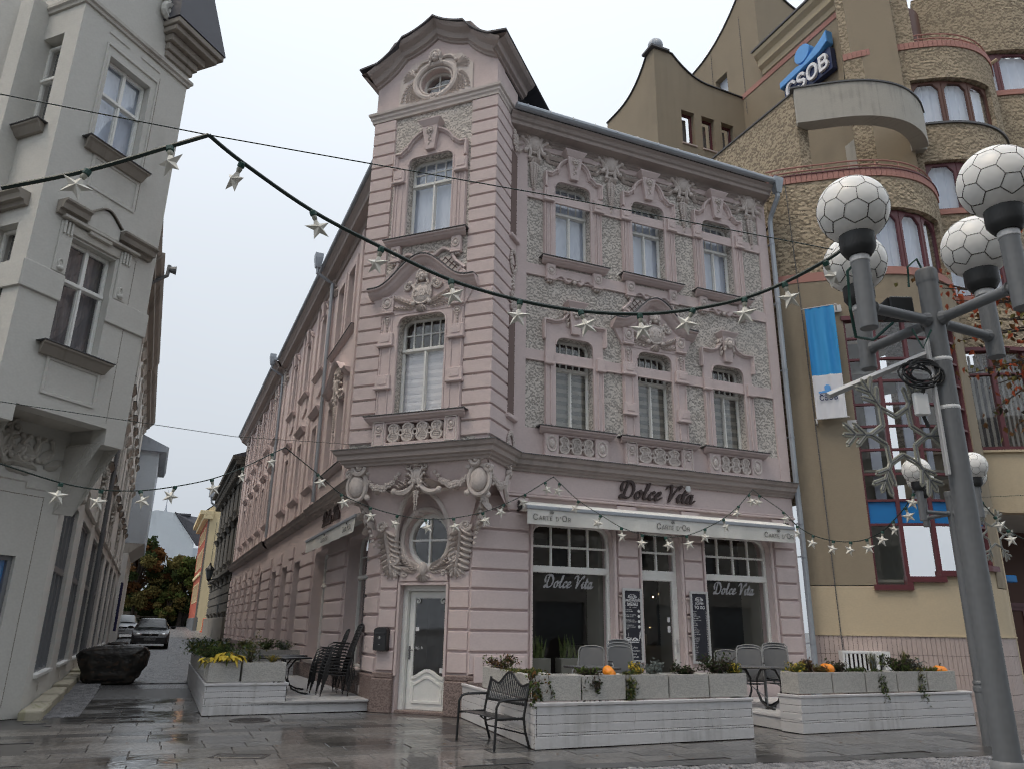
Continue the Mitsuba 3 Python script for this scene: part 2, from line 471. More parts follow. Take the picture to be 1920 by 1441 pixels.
def rrect(u0, u1, z0, z1, r=0.15, seg=5):
    """Opening with rounded upper corners."""
    pts = [(u0, z0), (u1, z0)]
    pts += [(u1 - r + r * math.cos(a), z1 - r + r * math.sin(a)) for a in np.linspace(0, PI / 2, seg)]
    pts += [(u0 + r - r * math.sin(a), z1 - r + r * math.cos(a)) for a in np.linspace(0, PI / 2, seg)]
    return Polygon(pts)


def ellipse(cu, cz, a, b, n=28):
    return Polygon([(cu + a * math.cos(t), cz + b * math.sin(t)) for t in np.linspace(0, 2 * PI, n, endpoint=False)])


# ---------------------------------------------------------------- relief ornament (in facade coordinates u, z, n)
def leaf(mb, u, z, ang, L, W, n=0.03, h=0.05, curl=0.0):
    """An acanthus-like leaf: pointed, ridged, standing off the wall."""
    t = np.linspace(0, 1, 6); w = W * np.sin(PI * np.clip(t * 0.93 + 0.07, 0, 1)) ** 0.8
    a = ang + curl * t
    cu = u + np.concatenate([[0], np.cumsum(np.cos(a[1:]) * L / 5)]); cz = z + np.concatenate([[0], np.cumsum(np.sin(a[1:]) * L / 5)])
    nu, nz = -np.sin(a), np.cos(a)
    nn = n + h * np.sin(PI * t * 0.9 + 0.3)
    g = np.stack([np.stack([cu + nu * w * k, cz + nz * w * k, nn * (1 if k == 0 else 0.35) + (0 if k == 0 else -0.01)], 1) for k in (-1, 0, 1)], 1)
    mb.grid(g)


def volute(mb, u, z, r0, turns, sgn=1, start=0.0, n=0.05, th=0.04):
    t = np.linspace(0, 1, int(10 * turns) + 6)
    a = start + sgn * t * turns * 2 * PI
    r = r0 * (1 - 0.82 * t)
    mb.tube(np.stack([u + r * np.cos(a), z + r * np.sin(a), np.full_like(t, n)], 1), th * (1 - 0.5 * t), 5)
    mb.ell((u, z, n), (th * 0.9, th * 0.9, th), 1)


def scroll_c(mb, u0, z0, u1, z1, bulge, th=0.045, n=0.05):
    """A C-scroll with a small volute at each end."""
    pts = np.array(arc((u0, z0), (u1, z1), bulge, 10))
    mb.tube(np.column_stack([pts, np.full(len(pts), n)]), th * (0.6 + 0.6 * np.sin(np.linspace(0.3, PI - 0.3, 10))), 5)
    for (u, z) in (pts[0], pts[-1]):
        mb.ell((u, z, n + 0.01), (th * 1.3, th * 1.3, th * 1.2), 1)


def flower(mb, u, z, r, n=0.05):
    for k in range(5):
        a = k * 2 * PI / 5 + u * 7
        mb.ell((u + r * 0.6 * math.cos(a), z + r * 0.6 * math.sin(a), n), (r * 0.45, r * 0.45, r * 0.4), 0)
    mb.ell((u, z, n + r * 0.25), (r * 0.38,) * 3, 0)


def rosette(mb, u, z, r, n=0.0, e=1.0):
    mb.ringv(u, z, r, r * e, n + 0.01, r * 0.16, 5, 18)
    mb.ell((u, z, n), (r * 0.6, r * 0.6 * e, r * 0.4), 1)


def head(mb, u, z, s=1.0, n=0.10):
    """A relief head: face, nose, brows, chin and hair locks."""
    mb.ell((u, z, n), (0.085 * s, 0.115 * s, 0.085 * s), 2)
    mb.ell((u, z - 0.085 * s, n + 0.03 * s), (0.045 * s, 0.04 * s, 0.05 * s), 1)
    mb.ell((u, z - 0.01 * s, n + 0.085 * s), (0.018 * s, 0.04 * s, 0.025 * s), 1)
    for k in (-1, 1):
        mb.ell((u + k * 0.034 * s, z + 0.03 * s, n + 0.066 * s), (0.026 * s, 0.009 * s, 0.018 * s), 0)
        mb.ell((u + k * 0.045 * s, z - 0.03 * s, n + 0.055 * s), (0.03 * s, 0.03 * s, 0.025 * s), 1)
    mb.ell((u, z - 0.052 * s, n + 0.072 * s), (0.024 * s, 0.008 * s, 0.016 * s), 0)
    for k in range(11):
        a = -0.25 + k * (PI + 0.5) / 10
        mb.ell((u + 0.115 * s * math.cos(a), z + 0.02 * s + 0.13 * s * math.sin(a), n), (0.045 * s, 0.045 * s, 0.05 * s), 1)
    for k in (-1, 1):
        for j in range(3):
            mb.ell((u + k * (0.11 + 0.02 * j) * s, z - (0.05 + 0.06 * j) * s, n - 0.02 * s), (0.035 * s, 0.045 * s, 0.04 * s), 1)


def cartouche(mb, u, z, s=1.0, n=0.04, wings=(1, 1)):
    """Oval shield with scrolls, a shell crown, leaf wings and a fruit pendant below."""
    mb.ell((u, z, n), (0.165 * s, 0.22 * s, 0.10 * s), 2)
    mb.ringv(u, z, 0.20 * s, 0.26 * s, n, 0.035 * s, 5, 20)
    for k in (-1, 1):
        volute(mb, u + k * 0.32 * s, z + 0.30 * s, 0.13 * s, 1.3, k, PI / 2 if k > 0 else PI / 2, n + 0.03, 0.04 * s)
        scroll_c(mb, u + k * 0.24 * s, z + 0.20 * s, u + k * 0.22 * s, z - 0.26 * s, -k * 0.12 * s, 0.045 * s, n + 0.03)
        scroll_c(mb, u + k * 0.30 * s, z + 0.05 * s, u + k * 0.12 * s, z - 0.40 * s, -k * 0.09 * s, 0.038 * s, n + 0.02)
        for j, a in enumerate((0.75, 0.35, -0.05, -0.5)):
            leaf(mb, u + k * 0.26 * s, z + (0.12 - 0.12 * j) * s, PI / 2 - k * (PI / 2 - a), 0.20 * s, 0.045 * s, n, 0.06, -k * 0.8)
        if wings[(k + 1) // 2]:
            for j in range(5):
                leaf(mb, u + k * (0.24 + 0.09 * j) * s, z - (0.30 - 0.02 * j) * s, PI / 2 - k * (PI / 2 - 0.55 + 0.16 * j), 0.26 * s, 0.05 * s, n, 0.06, -k * 0.5)
            for j in range(3):
                leaf(mb, u + k * (0.30 + 0.12 * j) * s, z - (0.34 + 0.01 * j) * s, PI / 2 - k * (PI / 2 + 0.5), 0.20 * s, 0.045 * s, n, 0.05, k * 0.5)
    for j in range(5):
        leaf(mb, u, z + 0.30 * s, PI / 2 + (j - 2) * 0.42, 0.26 * s, 0.055 * s, n + 0.02, 0.07)
    mb.ell((u, z + 0.33 * s, n + 0.05), (0.07 * s, 0.06 * s, 0.07 * s), 1)
    for k in (-1, 1):
        volute(mb, u + k * 0.11 * s, z + 0.36 * s, 0.07 * s, 1.0, -k, 0, n + 0.05, 0.028 * s)
    for j in range(4):
        leaf(mb, u, z - 0.34 * s, -PI / 2 + (j - 1.5) * 0.5, 0.22 * s, 0.045 * s, n + 0.01, 0.05)
    zz = z - 0.56 * s
    rng = random.Random(int(u * 100))
    for j in range(12):
        w = 0.09 * s * (1 - j / 16)
        for k in (-1, 0, 1):
            mb.ell((u + k * w * 0.75 + rng.uniform(-.01, .01), zz - j * 0.055 * s, n + (0.03 if k == 0 else 0.0)), (0.05 * s * (1 - j / 22),) * 3, 0)
    leaf(mb, u, zz - 0.62 * s, -PI / 2, 0.14 * s, 0.035 * s, n, 0.04)


def garland(mb, p0, p1, sag, s=1.0, n=0.06, k=11):
    for i in range(k):
        t = i / (k - 1)
        u = p0[0] + (p1[0] - p0[0]) * t; z = p0[1] + (p1[1] - p0[1]) * t - sag * 4 * t * (1 - t)
        r = 0.055 * s * (0.7 + 0.6 * math.sin(PI * t))
        flower(mb, u, z + 0.02 * math.sin(i * 2.1), r, n)
        if i % 2: leaf(mb, u, z, -PI / 2 + math.sin(i * 1.7), 0.12 * s, 0.035 * s, n - 0.02, 0.04)


def palm(mb, u, z, ang, L, k=7, n=0.04, s=1.0):
    """A laurel branch: stem and paired leaves."""
    e = (u + L * math.cos(ang), z + L * math.sin(ang))
    mb.tube([(u, z, n), ((u + e[0]) / 2, (z + e[1]) / 2 - 0.03, n), (*e, n)], 0.012, 4)
    for i in range(k):
        t = (i + 0.6) / k
        for sd in (-1, 1):
            leaf(mb, u + (e[0] - u) * t, z + (e[1] - z) * t - 0.05 * t * (1 - t), ang + sd * 0.55, 0.15 * s * (1.05 - 0.4 * t), 0.030 * s, n, 0.045)


# ---------------------------------------------------------------- lettering
def pen(strokes, h=1.0, w=0.16, shear=0.28, ratio=0.5, ang=0.7):
    """Brush lettering from centre lines (unit height); an oblique elliptical pen gives thick and thin."""
    geo = []
    c, s = math.cos(ang), math.sin(ang)
    for st in strokes:
        p = np.array(st, float)
        if len(p) > 2:
            t = np.linspace(0, len(p) - 1, 7 * len(p)); i = np.clip(t.astype(int), 0, len(p) - 2); f = t - i
            P = lambda k: p[np.clip(k, 0, len(p) - 1)]
            a, b, c0, d = P(i - 1), P(i), P(i + 1), P(i + 2); f = f[:, None]
            p = 0.5 * (2 * b + (c0 - a) * f + (2 * a - 5 * b + 4 * c0 - d) * f ** 2 + (3 * b - a - 3 * c0 + d) * f ** 3)
        g = LineString(p)
        g = affinity.affine_transform(g, [c, s, -s / ratio, c / ratio, 0, 0]).buffer(w / 2, 5)
        geo.append(affinity.affine_transform(g, [c, -s * ratio, s, c * ratio, 0, 0]))
    g = unary_union(geo)
    return affinity.affine_transform(g, [h, h * shear, 0, h, 0, 0]).simplify(0.006 * h)


def dolce_vita(h):
    """The cafe's script as one list of letter polygons; capitals h tall."""
    L = {}
    L['D'] = ([[(.30, .98), (.24, .55), (.20, .12), (.10, .0), (.0, .06), (.03, .17), (.14, .14), (.30, .03), (.50, .04), (.66, .25), (.68, .6), (.52, .9), (.26, 1.0), (.02, .9), (-.04, .66), (.04, .42)], [(.34, 1.02), (.30, .93)]], .86)
    L['o'] = ([[(.20, .50), (.06, .40), (.0, .18), (.10, .02), (.24, .10), (.30, .32), (.20, .50), (.26, .42), (.40, .42)]], .46)
    L['l'] = ([[(.02, .22), (.16, .60), (.20, .90), (.13, .92), (.07, .5), (.05, .12), (.14, .02), (.28, .14)]], .34)
    L['c'] = ([[(.26, .42), (.16, .50), (.03, .34), (.02, .12), (.13, .02), (.30, .14)]], .36)
    L['e'] = ([[(.05, .22), (.22, .32), (.24, .46), (.14, .50), (.03, .34), (.02, .12), (.14, .02), (.36, .18)]], .44)
    L['V'] = ([[(-.12, .78), (-.04, .94), (.08, .98), (.16, .84), (.17, .4), (.16, .02), (.34, .5), (.58, .95), (.70, .96), (.66, .80)]], .60)
    L['i'] = ([[(.0, .24), (.10, .48), (.06, .14), (.14, .02), (.26, .14)]], .30)
    L['t'] = ([[(.0, .24), (.12, .78), (.07, .2), (.13, .02), (.27, .14)], [(-.02, .52), (.26, .54)]], .30)
    L['a'] = ([[(.26, .44), (.14, .50), (.02, .30), (.02, .08), (.12, .02), (.24, .20), (.28, .48), (.25, .14), (.32, .02), (.46, .16)]], .50)
    out, x = [], 0.0
    for ch in 'Dolce Vita':
        if ch == ' ':
            x += 0.26; continue
        st, adv = L[ch]
        out.append(affinity.translate(pen(st, h, 0.17), x * h, 0)); x += adv
    return out, x * h


def text(mb, s, u, z, h, n, bold=False, depth=0.003, center=False, flip=None):
    m = meshkit.text_mesh(s, h, depth, bold)
    w = m.bounds[1][0]
    m.apply_translation([u - (w / 2 if center else 0), z, n])
    mb.mesh(m)
    return w
# ---------------------------------------------------------------- places (metres; camera stands at x=0, y=0)
aR, aT, aL, aS, aA = math.radians(67.085), math.radians(111.736), math.radians(155.791), math.radians(-24.5), math.radians(21.7)
R0, T0, S0 = np.array([-0.788, 15.616]), np.array([-2.661, 16.402]), np.array([-8.55, 14.45])
MR, MT, ML = frame(R0, aR), frame(T0, aT), frame(T0, aL)
MS, MA = frame(S0, aS), frame(S0, aA)
STREET = np.array([-0.41, 0.912])


def rise(x, y):
    """The side street climbs gently away from the square."""
    s = (x - T0[0]) * STREET[0] + (y - T0[1]) * STREET[1]
    return 0.019 * np.clip(s - 4, 0, 106)


def loc(M, u, z, n=0.0):
    return (np.asarray(M) @ np.array([u, z, n, 1.0]))[:3]


rng = random.Random(7)
nrg = np.random.default_rng(7)
# ---------------------------------------------------------------- ground
g = MB()
srow = np.concatenate([np.linspace(-120, 0, 5), np.linspace(4, 112, 30), [160, 260]])
side = np.linspace(-160, 160, 5)
perp = np.array([STREET[1], -STREET[0]])
pts = np.array([[[*(T0 + STREET * s + perp * w), 0] for w in side] for s in srow])
pts[..., 2] = rise(pts[..., 0], pts[..., 1]) - 0.035
g.grid(pts)
structure('ground', g, 'asphalt')

DR, NR = np.array([math.sin(aR), math.cos(aR)]), np.array([math.cos(aR), -math.sin(aR)])


def ab(a, b):
    return R0 + DR * a + NR * b


def stripA(a):
    return 5.38 + 0.132 * (a + 1.34)


slabs = []
row = 0
b = 9.0
while b > -5.4:
    h = 0.40
    a = -17.0 - (row % 2) * 0.37
    while a < 16:
        w = rng.choice((0.55, 0.72, 0.72, 0.9))
        slabs.append((a, a + w, b - h, b, row)); a += w
    b -= h; row += 1
DECK_L = [(-5.59, 15.09), (-2.74, 16.49), (-3.2, 17.6), (-6.9, 25.8), (-9.55, 24.2)]
deckpoly = Polygon(DECK_L)
pieces = []
for (a0, a1, b0, b1, r) in slabs:
    ac, bc = (a0 + a1) / 2, (b0 + b1) / 2
    P = ab(ac, bc)
    s = (P - T0) @ STREET
    w = (P - S0) @ np.array([math.cos(aS), -math.sin(aS)])       # distance from the grey house across the street
    if bc > stripA(ac) - 0.25 and ac > -1.4: continue
    if s > 8.3 or (ac > -0.6 and bc < -0.1) or w < 0.35: continue
    if ac < -0.6 and s > -0.2 and (P - T0) @ np.array([-0.912, -0.41]) < 0.3: continue
    if deckpoly.buffer(-0.35).contains(Point(P)): continue
    d = np.hypot(*P)
    if d < 5 or d > 27: continue
    m = 'slab'
    k = rng.random()
    if k < 0.22: m = 'slab_grey'
    if bc > 3.6 and -4.6 < ac < -1.2: m = 'slab_pale' if k > 0.15 else 'slab'
    if 0.62 - 0.2 < bc < 0.62 + 0.2 and ac < -0.9: m = 'slab_dark'
    if -1.15 < ac < -0.55 and bc > 0.4: m = 'slab_dark'
    if abs(ac - (7.2 - 0.43 * (bc - 4.15))) < 0.3 and bc > 3.9: m = 'slab_dark'
    pieces.append((d, a0, a1, b0, b1, m))
pieces.sort()
key = structure('pavement', MB().grid(np.array([[[*ab(a, b), -0.012 + rise(*ab(a, b))] for a in (-19, -14, -10, -7, -4, 0, 5, 12, 22)] for b in np.linspace(-8, 11, 24)])), 'joint')
rest = {}
for i, (d, a0, a1, b0, b1, m) in enumerate(pieces):
    gp = 0.006
    tl = [rng.gauss(0, 0.0011) for _ in range(3)]
    mb = MB()
    top = []
    for (a, b) in ((a0 + gp, b0 + gp), (a1 - gp, b0 + gp), (a1 - gp, b1 - gp), (a0 + gp, b1 - gp)):
        x, y = ab(a, b)
        top.append([x, y, 0.004 + tl[0] + tl[1] * (1 if a > a0 + gp else -1) + tl[2] * (1 if b > b0 + gp else -1) + float(rise(x, y))])
    top = np.array(top); low = top - [0, 0, 0.03]
    ins = top.mean(0) + (top - top.mean(0)) * [0.985, 0.985, 1] + [0, 0, 0.0]
    ed = top - [0, 0, 0.004]
    mb.add(np.vstack([low, ed, ins]), [[0, 1, 5, 4], [1, 2, 6, 5], [2, 3, 7, 6], [3, 0, 4, 7], [4, 5, 9, 8], [5, 6, 10, 9], [6, 7, 11, 10], [7, 4, 8, 11], [8, 9, 10, 11]])
    if i < 290:
        obj('slab', mb, m, 'pavement')
    else:
        rest.setdefault(m, MB()).join(mb)
for m, mb in rest.items():
    obj('far_slabs', mb, m, 'pavement', kind='stuff')


def cobbles(polys, step, zoff, seed, jit=0.12, lim=26000):
    r = np.random.default_rng(seed)
    V, F = [], []
    for (o, da, db, na, nb, cond) in polys:
        ia, ib = np.meshgrid(np.arange(na), np.arange(nb), indexing='ij')
        A, B = (ia + 0.5 * (ib % 2)).ravel() * step, ib.ravel() * step
        P = np.asarray(o)[None] + A[:, None] * np.asarray(da) + B[:, None] * np.asarray(db)
        ok = cond(P)
        P = P[ok]
        P = P + r.normal(0, step * 0.05, P.shape)
        z = rise(P[:, 0], P[:, 1]) + zoff + r.normal(0, 0.0025, len(P))
        h = step * 0.5 * (0.90 + r.normal(0, 0.03, len(P)))
        da, db = np.asarray(da), np.asarray(db)
        cs = [(-1, -1), (1, -1), (1, 1), (-1, 1)]
        rows = []
        for (k, dz) in ((1.0, -0.03), (0.93, -0.004), (0.55, 0.006)):
            for (x, y) in cs:
                q = P + (da * x + db * y) * (h * k)[:, None]
                rows.append(np.column_stack([q, z + dz]))
        n0 = sum(len(x) for x in V)
        V.append(np.stack(rows, 1).reshape(-1, 3))
        base = np.arange(len(P))[:, None] * 12 + n0
        for qd in ([0, 1, 5, 4], [1, 2, 6, 5], [2, 3, 7, 6], [3, 0, 4, 7], [4, 5, 9, 8], [5, 6, 10, 9], [6, 7, 11, 10], [7, 4, 8, 11], [8, 9, 10, 11]):
            F.append(base + np.array(qd)[None])
    return MB().add(np.vstack(V), np.vstack(F))


NS = np.array([math.cos(aS), -math.sin(aS)])
o = S0 + STREET * 6.2 + NS * 0.4
key = structure('cobbled_street', MB().grid(np.array([[[*(S0 + STREET * s + perp * w), rise(*(S0 + STREET * s + perp * w)) - 0.012] for w in (0.2, 3, 7.5, 30)] for s in np.linspace(8, 110, 30)])), 'cobble')
obj('cobble', cobbles([(o, NS, STREET, 56, 330, lambda P: ((P - T0) @ STREET > 8.2) & ((P - S0) @ NS > 0.35))], 0.105, 0.0, 3), 'cobble', 'cobbled_street', kind='stuff')
o = ab(-2.0, 9.5)
key = structure('cobbled_square', MB().grid(np.array([[[*ab(a, b), -0.011] for a in (-3, 3, 14)] for b in (5.5, 8, 14)])), 'joint')
obj('cobble', cobbles([(o, DR, -NR, 150, 62, lambda P: ((P - R0) @ NR > stripA((P - R0) @ DR) + 0.16) & ((P - R0) @ DR > -1.3))], 0.072, 0.0, 5), 'cobble', 'cobbled_square', kind='stuff')
# dark granite edging between slabs and cobbles
for k in range(12):
    a0, a1 = -1.36 + k * 0.8, -1.36 + k * 0.8 + 0.79
    c = [ab(a0, stripA(a0) - 0.2), ab(a1, stripA(a1) - 0.2), ab(a1, stripA(a1) + 0.16), ab(a0, stripA(a0) + 0.16)]
    top = np.array([[*q, 0.006 + rng.gauss(0, 0.001)] for q in c]); low = top - [0, 0, 0.03]
    obj('edging_stone', MB().add(np.vstack([low, top]), [[0, 1, 5, 4], [1, 2, 6, 5], [2, 3, 7, 6], [3, 0, 4, 7], [4, 5, 6, 7]]), 'slab_dark', 'pavement')
# pebbly gutter and mossy kerb stones along the grey house
gr = cobbles([(S0 + NS * 0.34, NS, STREET, 11, 160, lambda P: (P - S0) @ NS < 0.95)], 0.055, 0.004, 9)
structure('gutter_paving', gr, 'cobble')
kerb = numbered('kerb')
labels[kerb] = {'kind': 'structure'}
u = -0.35
while u < 19:
    L = rng.uniform(1.0, 1.9)
    mb = MB()
    h = 0.17 + rng.uniform(-.03, .03)
    mb.box(u, u + L - 0.02, -0.1, h, 0.02, 0.36 + rng.uniform(-.03, .03), 0.025)
    v, f = mb.vf()
    mb2 = MB().add(v, f)
    M = MS.copy(); p = loc(MS, u + L / 2, 0, 0.2); M[2, 3] = float(rise(p[0], p[1]))
    obj('stone', mb2, 'mosskerb', kerb, M)
    u += L
# cast-iron covers
mh = thing('manhole_cover', 'round patterned iron manhole cover in the wet slabs before the left terrace', 'manhole cover')
mb = MB().lathe([(0, 0.016), (0.28, 0.016), (0.30, 0.012), (0.30, -0.02)], (-4.55, 14.62, 0.0), 28)
obj('lid', mb, 'castiron', mh)
mb = MB()
for i in range(-5, 6):
    for j in range(-5, 6):
        x, y = i * 0.046 + (j % 2) * 0.023, j * 0.046
        if x * x + y * y < 0.062: mb.box(-4.55 + x - 0.015, -4.55 + x + 0.015, 14.62 + y - 0.012, 14.62 + y + 0.012, 0.014, 0.021)
obj('tread', mb, 'castiron', mh, kind='stuff')
obj('rim', MB().lathe([(0.30, 0.0), (0.305, 0.017), (0.35, 0.017), (0.355, 0.0)], (-4.55, 14.62, 0), 28), 'castiron', mh)
dr_ = thing('drain_cover', 'small dark rectangular drain cover set among the pale slabs at the front', 'drain cover')
obj('lid', MB().box(-3.72, -3.12, 10.62, 10.86, -0.02, 0.010, 0.004), 'slab_dark', dr_)
obj('frame', MB().sweep([(-3.74, 10.60), (-3.10, 10.60), (-3.10, 10.88), (-3.74, 10.88)], [(0, -0.02), (0, 0.011), (-0.03, 0.011), (-0.03, -0.02)], closed=True), 'castiron', dr_)
# ---------------------------------------------------------------- the pink corner house
PB = thing('pink_corner_house', 'ornate pink corner house with a curved gable tower and stucco window surrounds', 'building')
TD = 0.67                                       # the corner tower stands this far in front of the chamfered corner
_N = np.array([math.cos(aT), -math.sin(aT)]); _D = np.array([math.sin(aT), math.cos(aT)])
MF = frame(T0 + _N * TD, aT)                    # tower front
MSD = frame(T0 + _D * 2.64 + _N * TD, aA)       # tower's right flank
MSL = frame(T0 + _D * -0.63 + _N * (TD - 1.3), aA + PI)   # tower's left flank


def casement(parent, M, u0, u1, z0, z1, rec, zt=None, curtain='curtain', r=0.15, grid=(5, 2), fr='white', zebra=None, fw=0.06, mull=True, name='window', pane='pane'):
    """A recessed window: frame, mullion, transom, glazing bars, panes and what hangs behind them."""
    n0, n1 = -rec - 0.07, -rec
    hole = []
    zt = zt or z1
    um = (u0 + u1) / 2
    outer = rrect(u0, u1, z0, z1, r) if r else sbox(u0, z0, u1, z1)
    inner_top = rrect(u0 + fw, u1 - fw, zt + 0.05, z1 - fw, max(r - fw, 0.02)) if zt < z1 else None
    lights = []
    if mull:
        lights = [sbox(u0 + fw, z0 + fw * 1.2, um - fw * 0.6, zt - 0.05), sbox(um + fw * 0.6, z0 + fw * 1.2, u1 - fw, zt - 0.05)]
    else:
        lights = [sbox(u0 + fw, z0 + fw * 1.2, u1 - fw, zt - 0.05)]
    if inner_top is None and r:
        lights = [l.intersection(rrect(u0 + fw, u1 - fw, z0 + fw, z1 - fw, max(r - fw, 0.02))) for l in lights]
    allh = lights + ([inner_top] if inner_top is not None else [])
    w = obj(name, MB().ext(outer.difference(unary_union(allh)), n0, n1, 0.012), fr, parent, M)
    if inner_top is not None and grid:
        mb = MB()
        gx, gz = grid
        for i in range(1, gx):
            x = u0 + fw + (u1 - u0 - 2 * fw) * i / gx
            mb.ext(sbox(x - 0.012, zt + 0.05, x + 0.012, z1 - fw + 0.01).intersection(outer), n0 + 0.02, n1 - 0.012)
        for j in range(1, gz):
            z = zt + 0.05 + (z1 - fw - zt - 0.05) * j / gz
            mb.box(u0 + fw, u1 - fw, z - 0.012, z + 0.012, n0 + 0.022, n1 - 0.014)
        obj('glazing_bar', mb, fr, w, M)
    if zt < z1:
        obj('transom', MB().box(u0 + 0.01, u1 - 0.01, zt - 0.035, zt + 0.035, n1, n1 + 0.035, 0.008), fr, w, M)
    if mull:
        obj('mullion', MB().box(um - 0.022, um + 0.022, z0 + 0.05, zt - 0.035, n1, n1 + 0.022, 0.006), fr, w, M)
    for l in allh:
        x0, y0, x1, y1 = l.bounds
        nn = n0 + 0.03 + rng.uniform(-.003, .003); t1, t2 = rng.uniform(-.0015, .0015), rng.uniform(-.0015, .0015)
        obj('pane', MB().add([[x0 - .01, y0 - .01, nn + t1 + t2], [x1 + .01, y0 - .01, nn - t1 + t2], [x1 + .01, y1 + .01, nn - t1 - t2], [x0 - .01, y1 + .01, nn + t1 - t2]], [[0, 1, 2, 3]]), pane, w, M)
    if zebra:
        a, b, h = zebra
        mb, mb2 = MB(), MB()
        z = z0 + 0.02; k = 0
        while z < zt + 0.02:
            (mb if k % 2 else mb2).box(u0 + 0.02, u1 - 0.02, z, min(z + h, zt + 0.02), n0 - 0.055 - 0.008 * (k % 2), n0 - 0.045 - 0.008 * (k % 2))
            z += h; k += 1
        obj('blind', mb, a, w, M); obj('blind_band', mb2, b, w, M)
        obj('dark_room', MB().box(u0 + 0.02, u1 - 0.02, zt + 0.02, z1, n0 - 0.12, n0 - 0.11), 'room', w, M)
    elif curtain:
        nx = 22
        x = np.linspace(u0, u1, nx); dz = (0.018 if curtain == 'darkcurtain' else 0.004) * np.sin(np.arange(nx) * 1.9 + u0 * 5)
        obj('curtain', MB().grid(np.array([[[a, z, n0 - 0.10 + d] for a, d in zip(x, dz)] for z in (z0, z1)])), curtain, w, M)
    else:
        obj('dark_room', MB().box(u0, u1, z0, z1, n0 - 0.5, n0 - 0.49), 'room', w, M)
    return w


def sill(parent, M, uc, hw, z, d=0.22, mat_='pink', cap=True, h=0.13):
    prof = [(0.0, z), (d, z), (d, z - 0.035), (d * 0.8, z - 0.06), (d * 0.72, z - 0.085), (d * 0.35, z - h), (0.0, z - h)]
    mb = MB()
    g = [[[uc - hw + (d - a) * 0.35, b, a] for a, b in prof], [[uc + hw - (d - a) * 0.35, b, a] for a, b in prof]]
    mb.grid(np.array(g))
    for e in g:
        mb.add(np.array(e), [[0, i, i + 1] for i in range(1, len(prof) - 1)])
    k = obj('sill', mb, mat_, parent, M)
    if cap:
        obj('flashing', MB().box(uc - hw - 0.015, uc + hw + 0.015, z + 0.003, z + 0.018, -0.02, d + 0.025), 'flash', k, M)
    return k


def mirror(path, uc):
    return [(2 * uc - u, z) for u, z in path][::-1]


def fluting(mb, u0, u1, z0, z1, n, sides=(0.0, 1.0)):
    for t in sides:
        u = u0 + (u1 - u0) * t
        mb.box(u - 0.014, u + 0.014, z0, z1, n - 0.01, n + 0.028, 0.006)


def surround_upper(M, uc, w, a, zs, zo, dz=0.0):
    """Top-floor window surround: jambs with fluting, impost blocks, stepped hood and flowered keystone."""
    zh = zo + 0.16
    hood = [(uc - a, zo - 0.25), (uc - a, zh), (uc - a + 0.17, zh), (uc - a + 0.30, zh + 0.12)] + arc((uc - a + 0.32, zh + 0.12), (uc - 0.20, zh + 0.50), 0.06, 6)
    outline = Polygon([(uc - a, zs)] + [(u, z) for u, z in hood] + mirror(hood, uc) + [(uc + a, zs)])
    open_ = rrect(uc - w, uc + w, zs - 0.1, zo, 0.17)
    s = obj('window_surround', MB().ext(outline.difference(open_), -0.01, 0.055, 0.012), 'pink', PB, M)
    mb = MB()
    prof = [(0, 0.05), (0.0, 0.155), (-0.035, 0.155), (-0.045, 0.12), (-0.075, 0.11), (-0.085, 0.075), (-0.10, 0.05)]
    mb.sweep(hood, prof)
    mb.sweep(mirror(hood, uc), prof)
    obj('hood', mb, 'pink', s, M)
    mb = MB()
    for k in (-1, 1):
        e0, e1 = sorted((uc + k * a, uc + k * (w + 0.10)))
        fluting(mb, e0 + 0.03, e1 - 0.03, zs + 0.02, zo - 0.62, 0.055, (0, 0.35, 1))
        mb.box(e0 - 0.015, e1 + 0.015, zo - 0.60, zo - 0.28, 0.04, 0.115, 0.01)
        mb.box(e0 - 0.04, e1 + 0.04, zo - 0.66, zo - 0.60, 0.04, 0.155, 0.015)
        mb.box(e0 + 0.03, e1 - 0.03, zo - 0.53, zo - 0.35, 0.11, 0.130, 0.008)
    mb.sweep(list(rrect(uc - w - 0.03, uc + w + 0.03, zs, zo + 0.03, 0.2).exterior.coords)[1:-1], [(0, 0.05), (0.0, 0.07), (0.035, 0.07), (0.035, 0.05)])
    obj('jamb', mb, 'pink', s, M)
    kb, kt = zo + 0.10, zo + 0.72
    mb = MB()
    mb.hull([(uc + k * x, z, n) for k in (-1, 1) for (x, z, n) in ((0.11, kb, 0), (0.11, kb, 0.15), (0.205, kt, 0.19), (0.205, kt, 0))])
    mb.hull([(uc + k * x, z, n) for k in (-1, 1) for (x, z, n) in ((0.21, kt, 0), (0.21, kt, 0.20), (0.30, kt + 0.13, 0.27), (0.30, kt + 0.13, 0), (0.30, kt + 0.15, 0.27))])
    ks = obj('keystone', mb, 'pink', s, M)
    mb = MB()
    flower(mb, uc, kt - 0.14, 0.085, 0.20)
    mb.ringv(uc, kt - 0.13, 0.11, 0.10, 0.18, 0.018, 4, 14)
    for j in range(4):
        mb.ell((uc + 0.02 * (-1) ** j, kt - 0.27 - j * 0.065, 0.18 - 0.008 * j), (0.035, 0.03, 0.03), 0)
        leaf(mb, uc, kt - 0.27 - j * 0.065, -PI / 2 + 0.7 * (-1) ** j, 0.09, 0.025, 0.17 - 0.008 * j, 0.03)
    obj('flower', mb, 'ornament', ks, M)
    return s


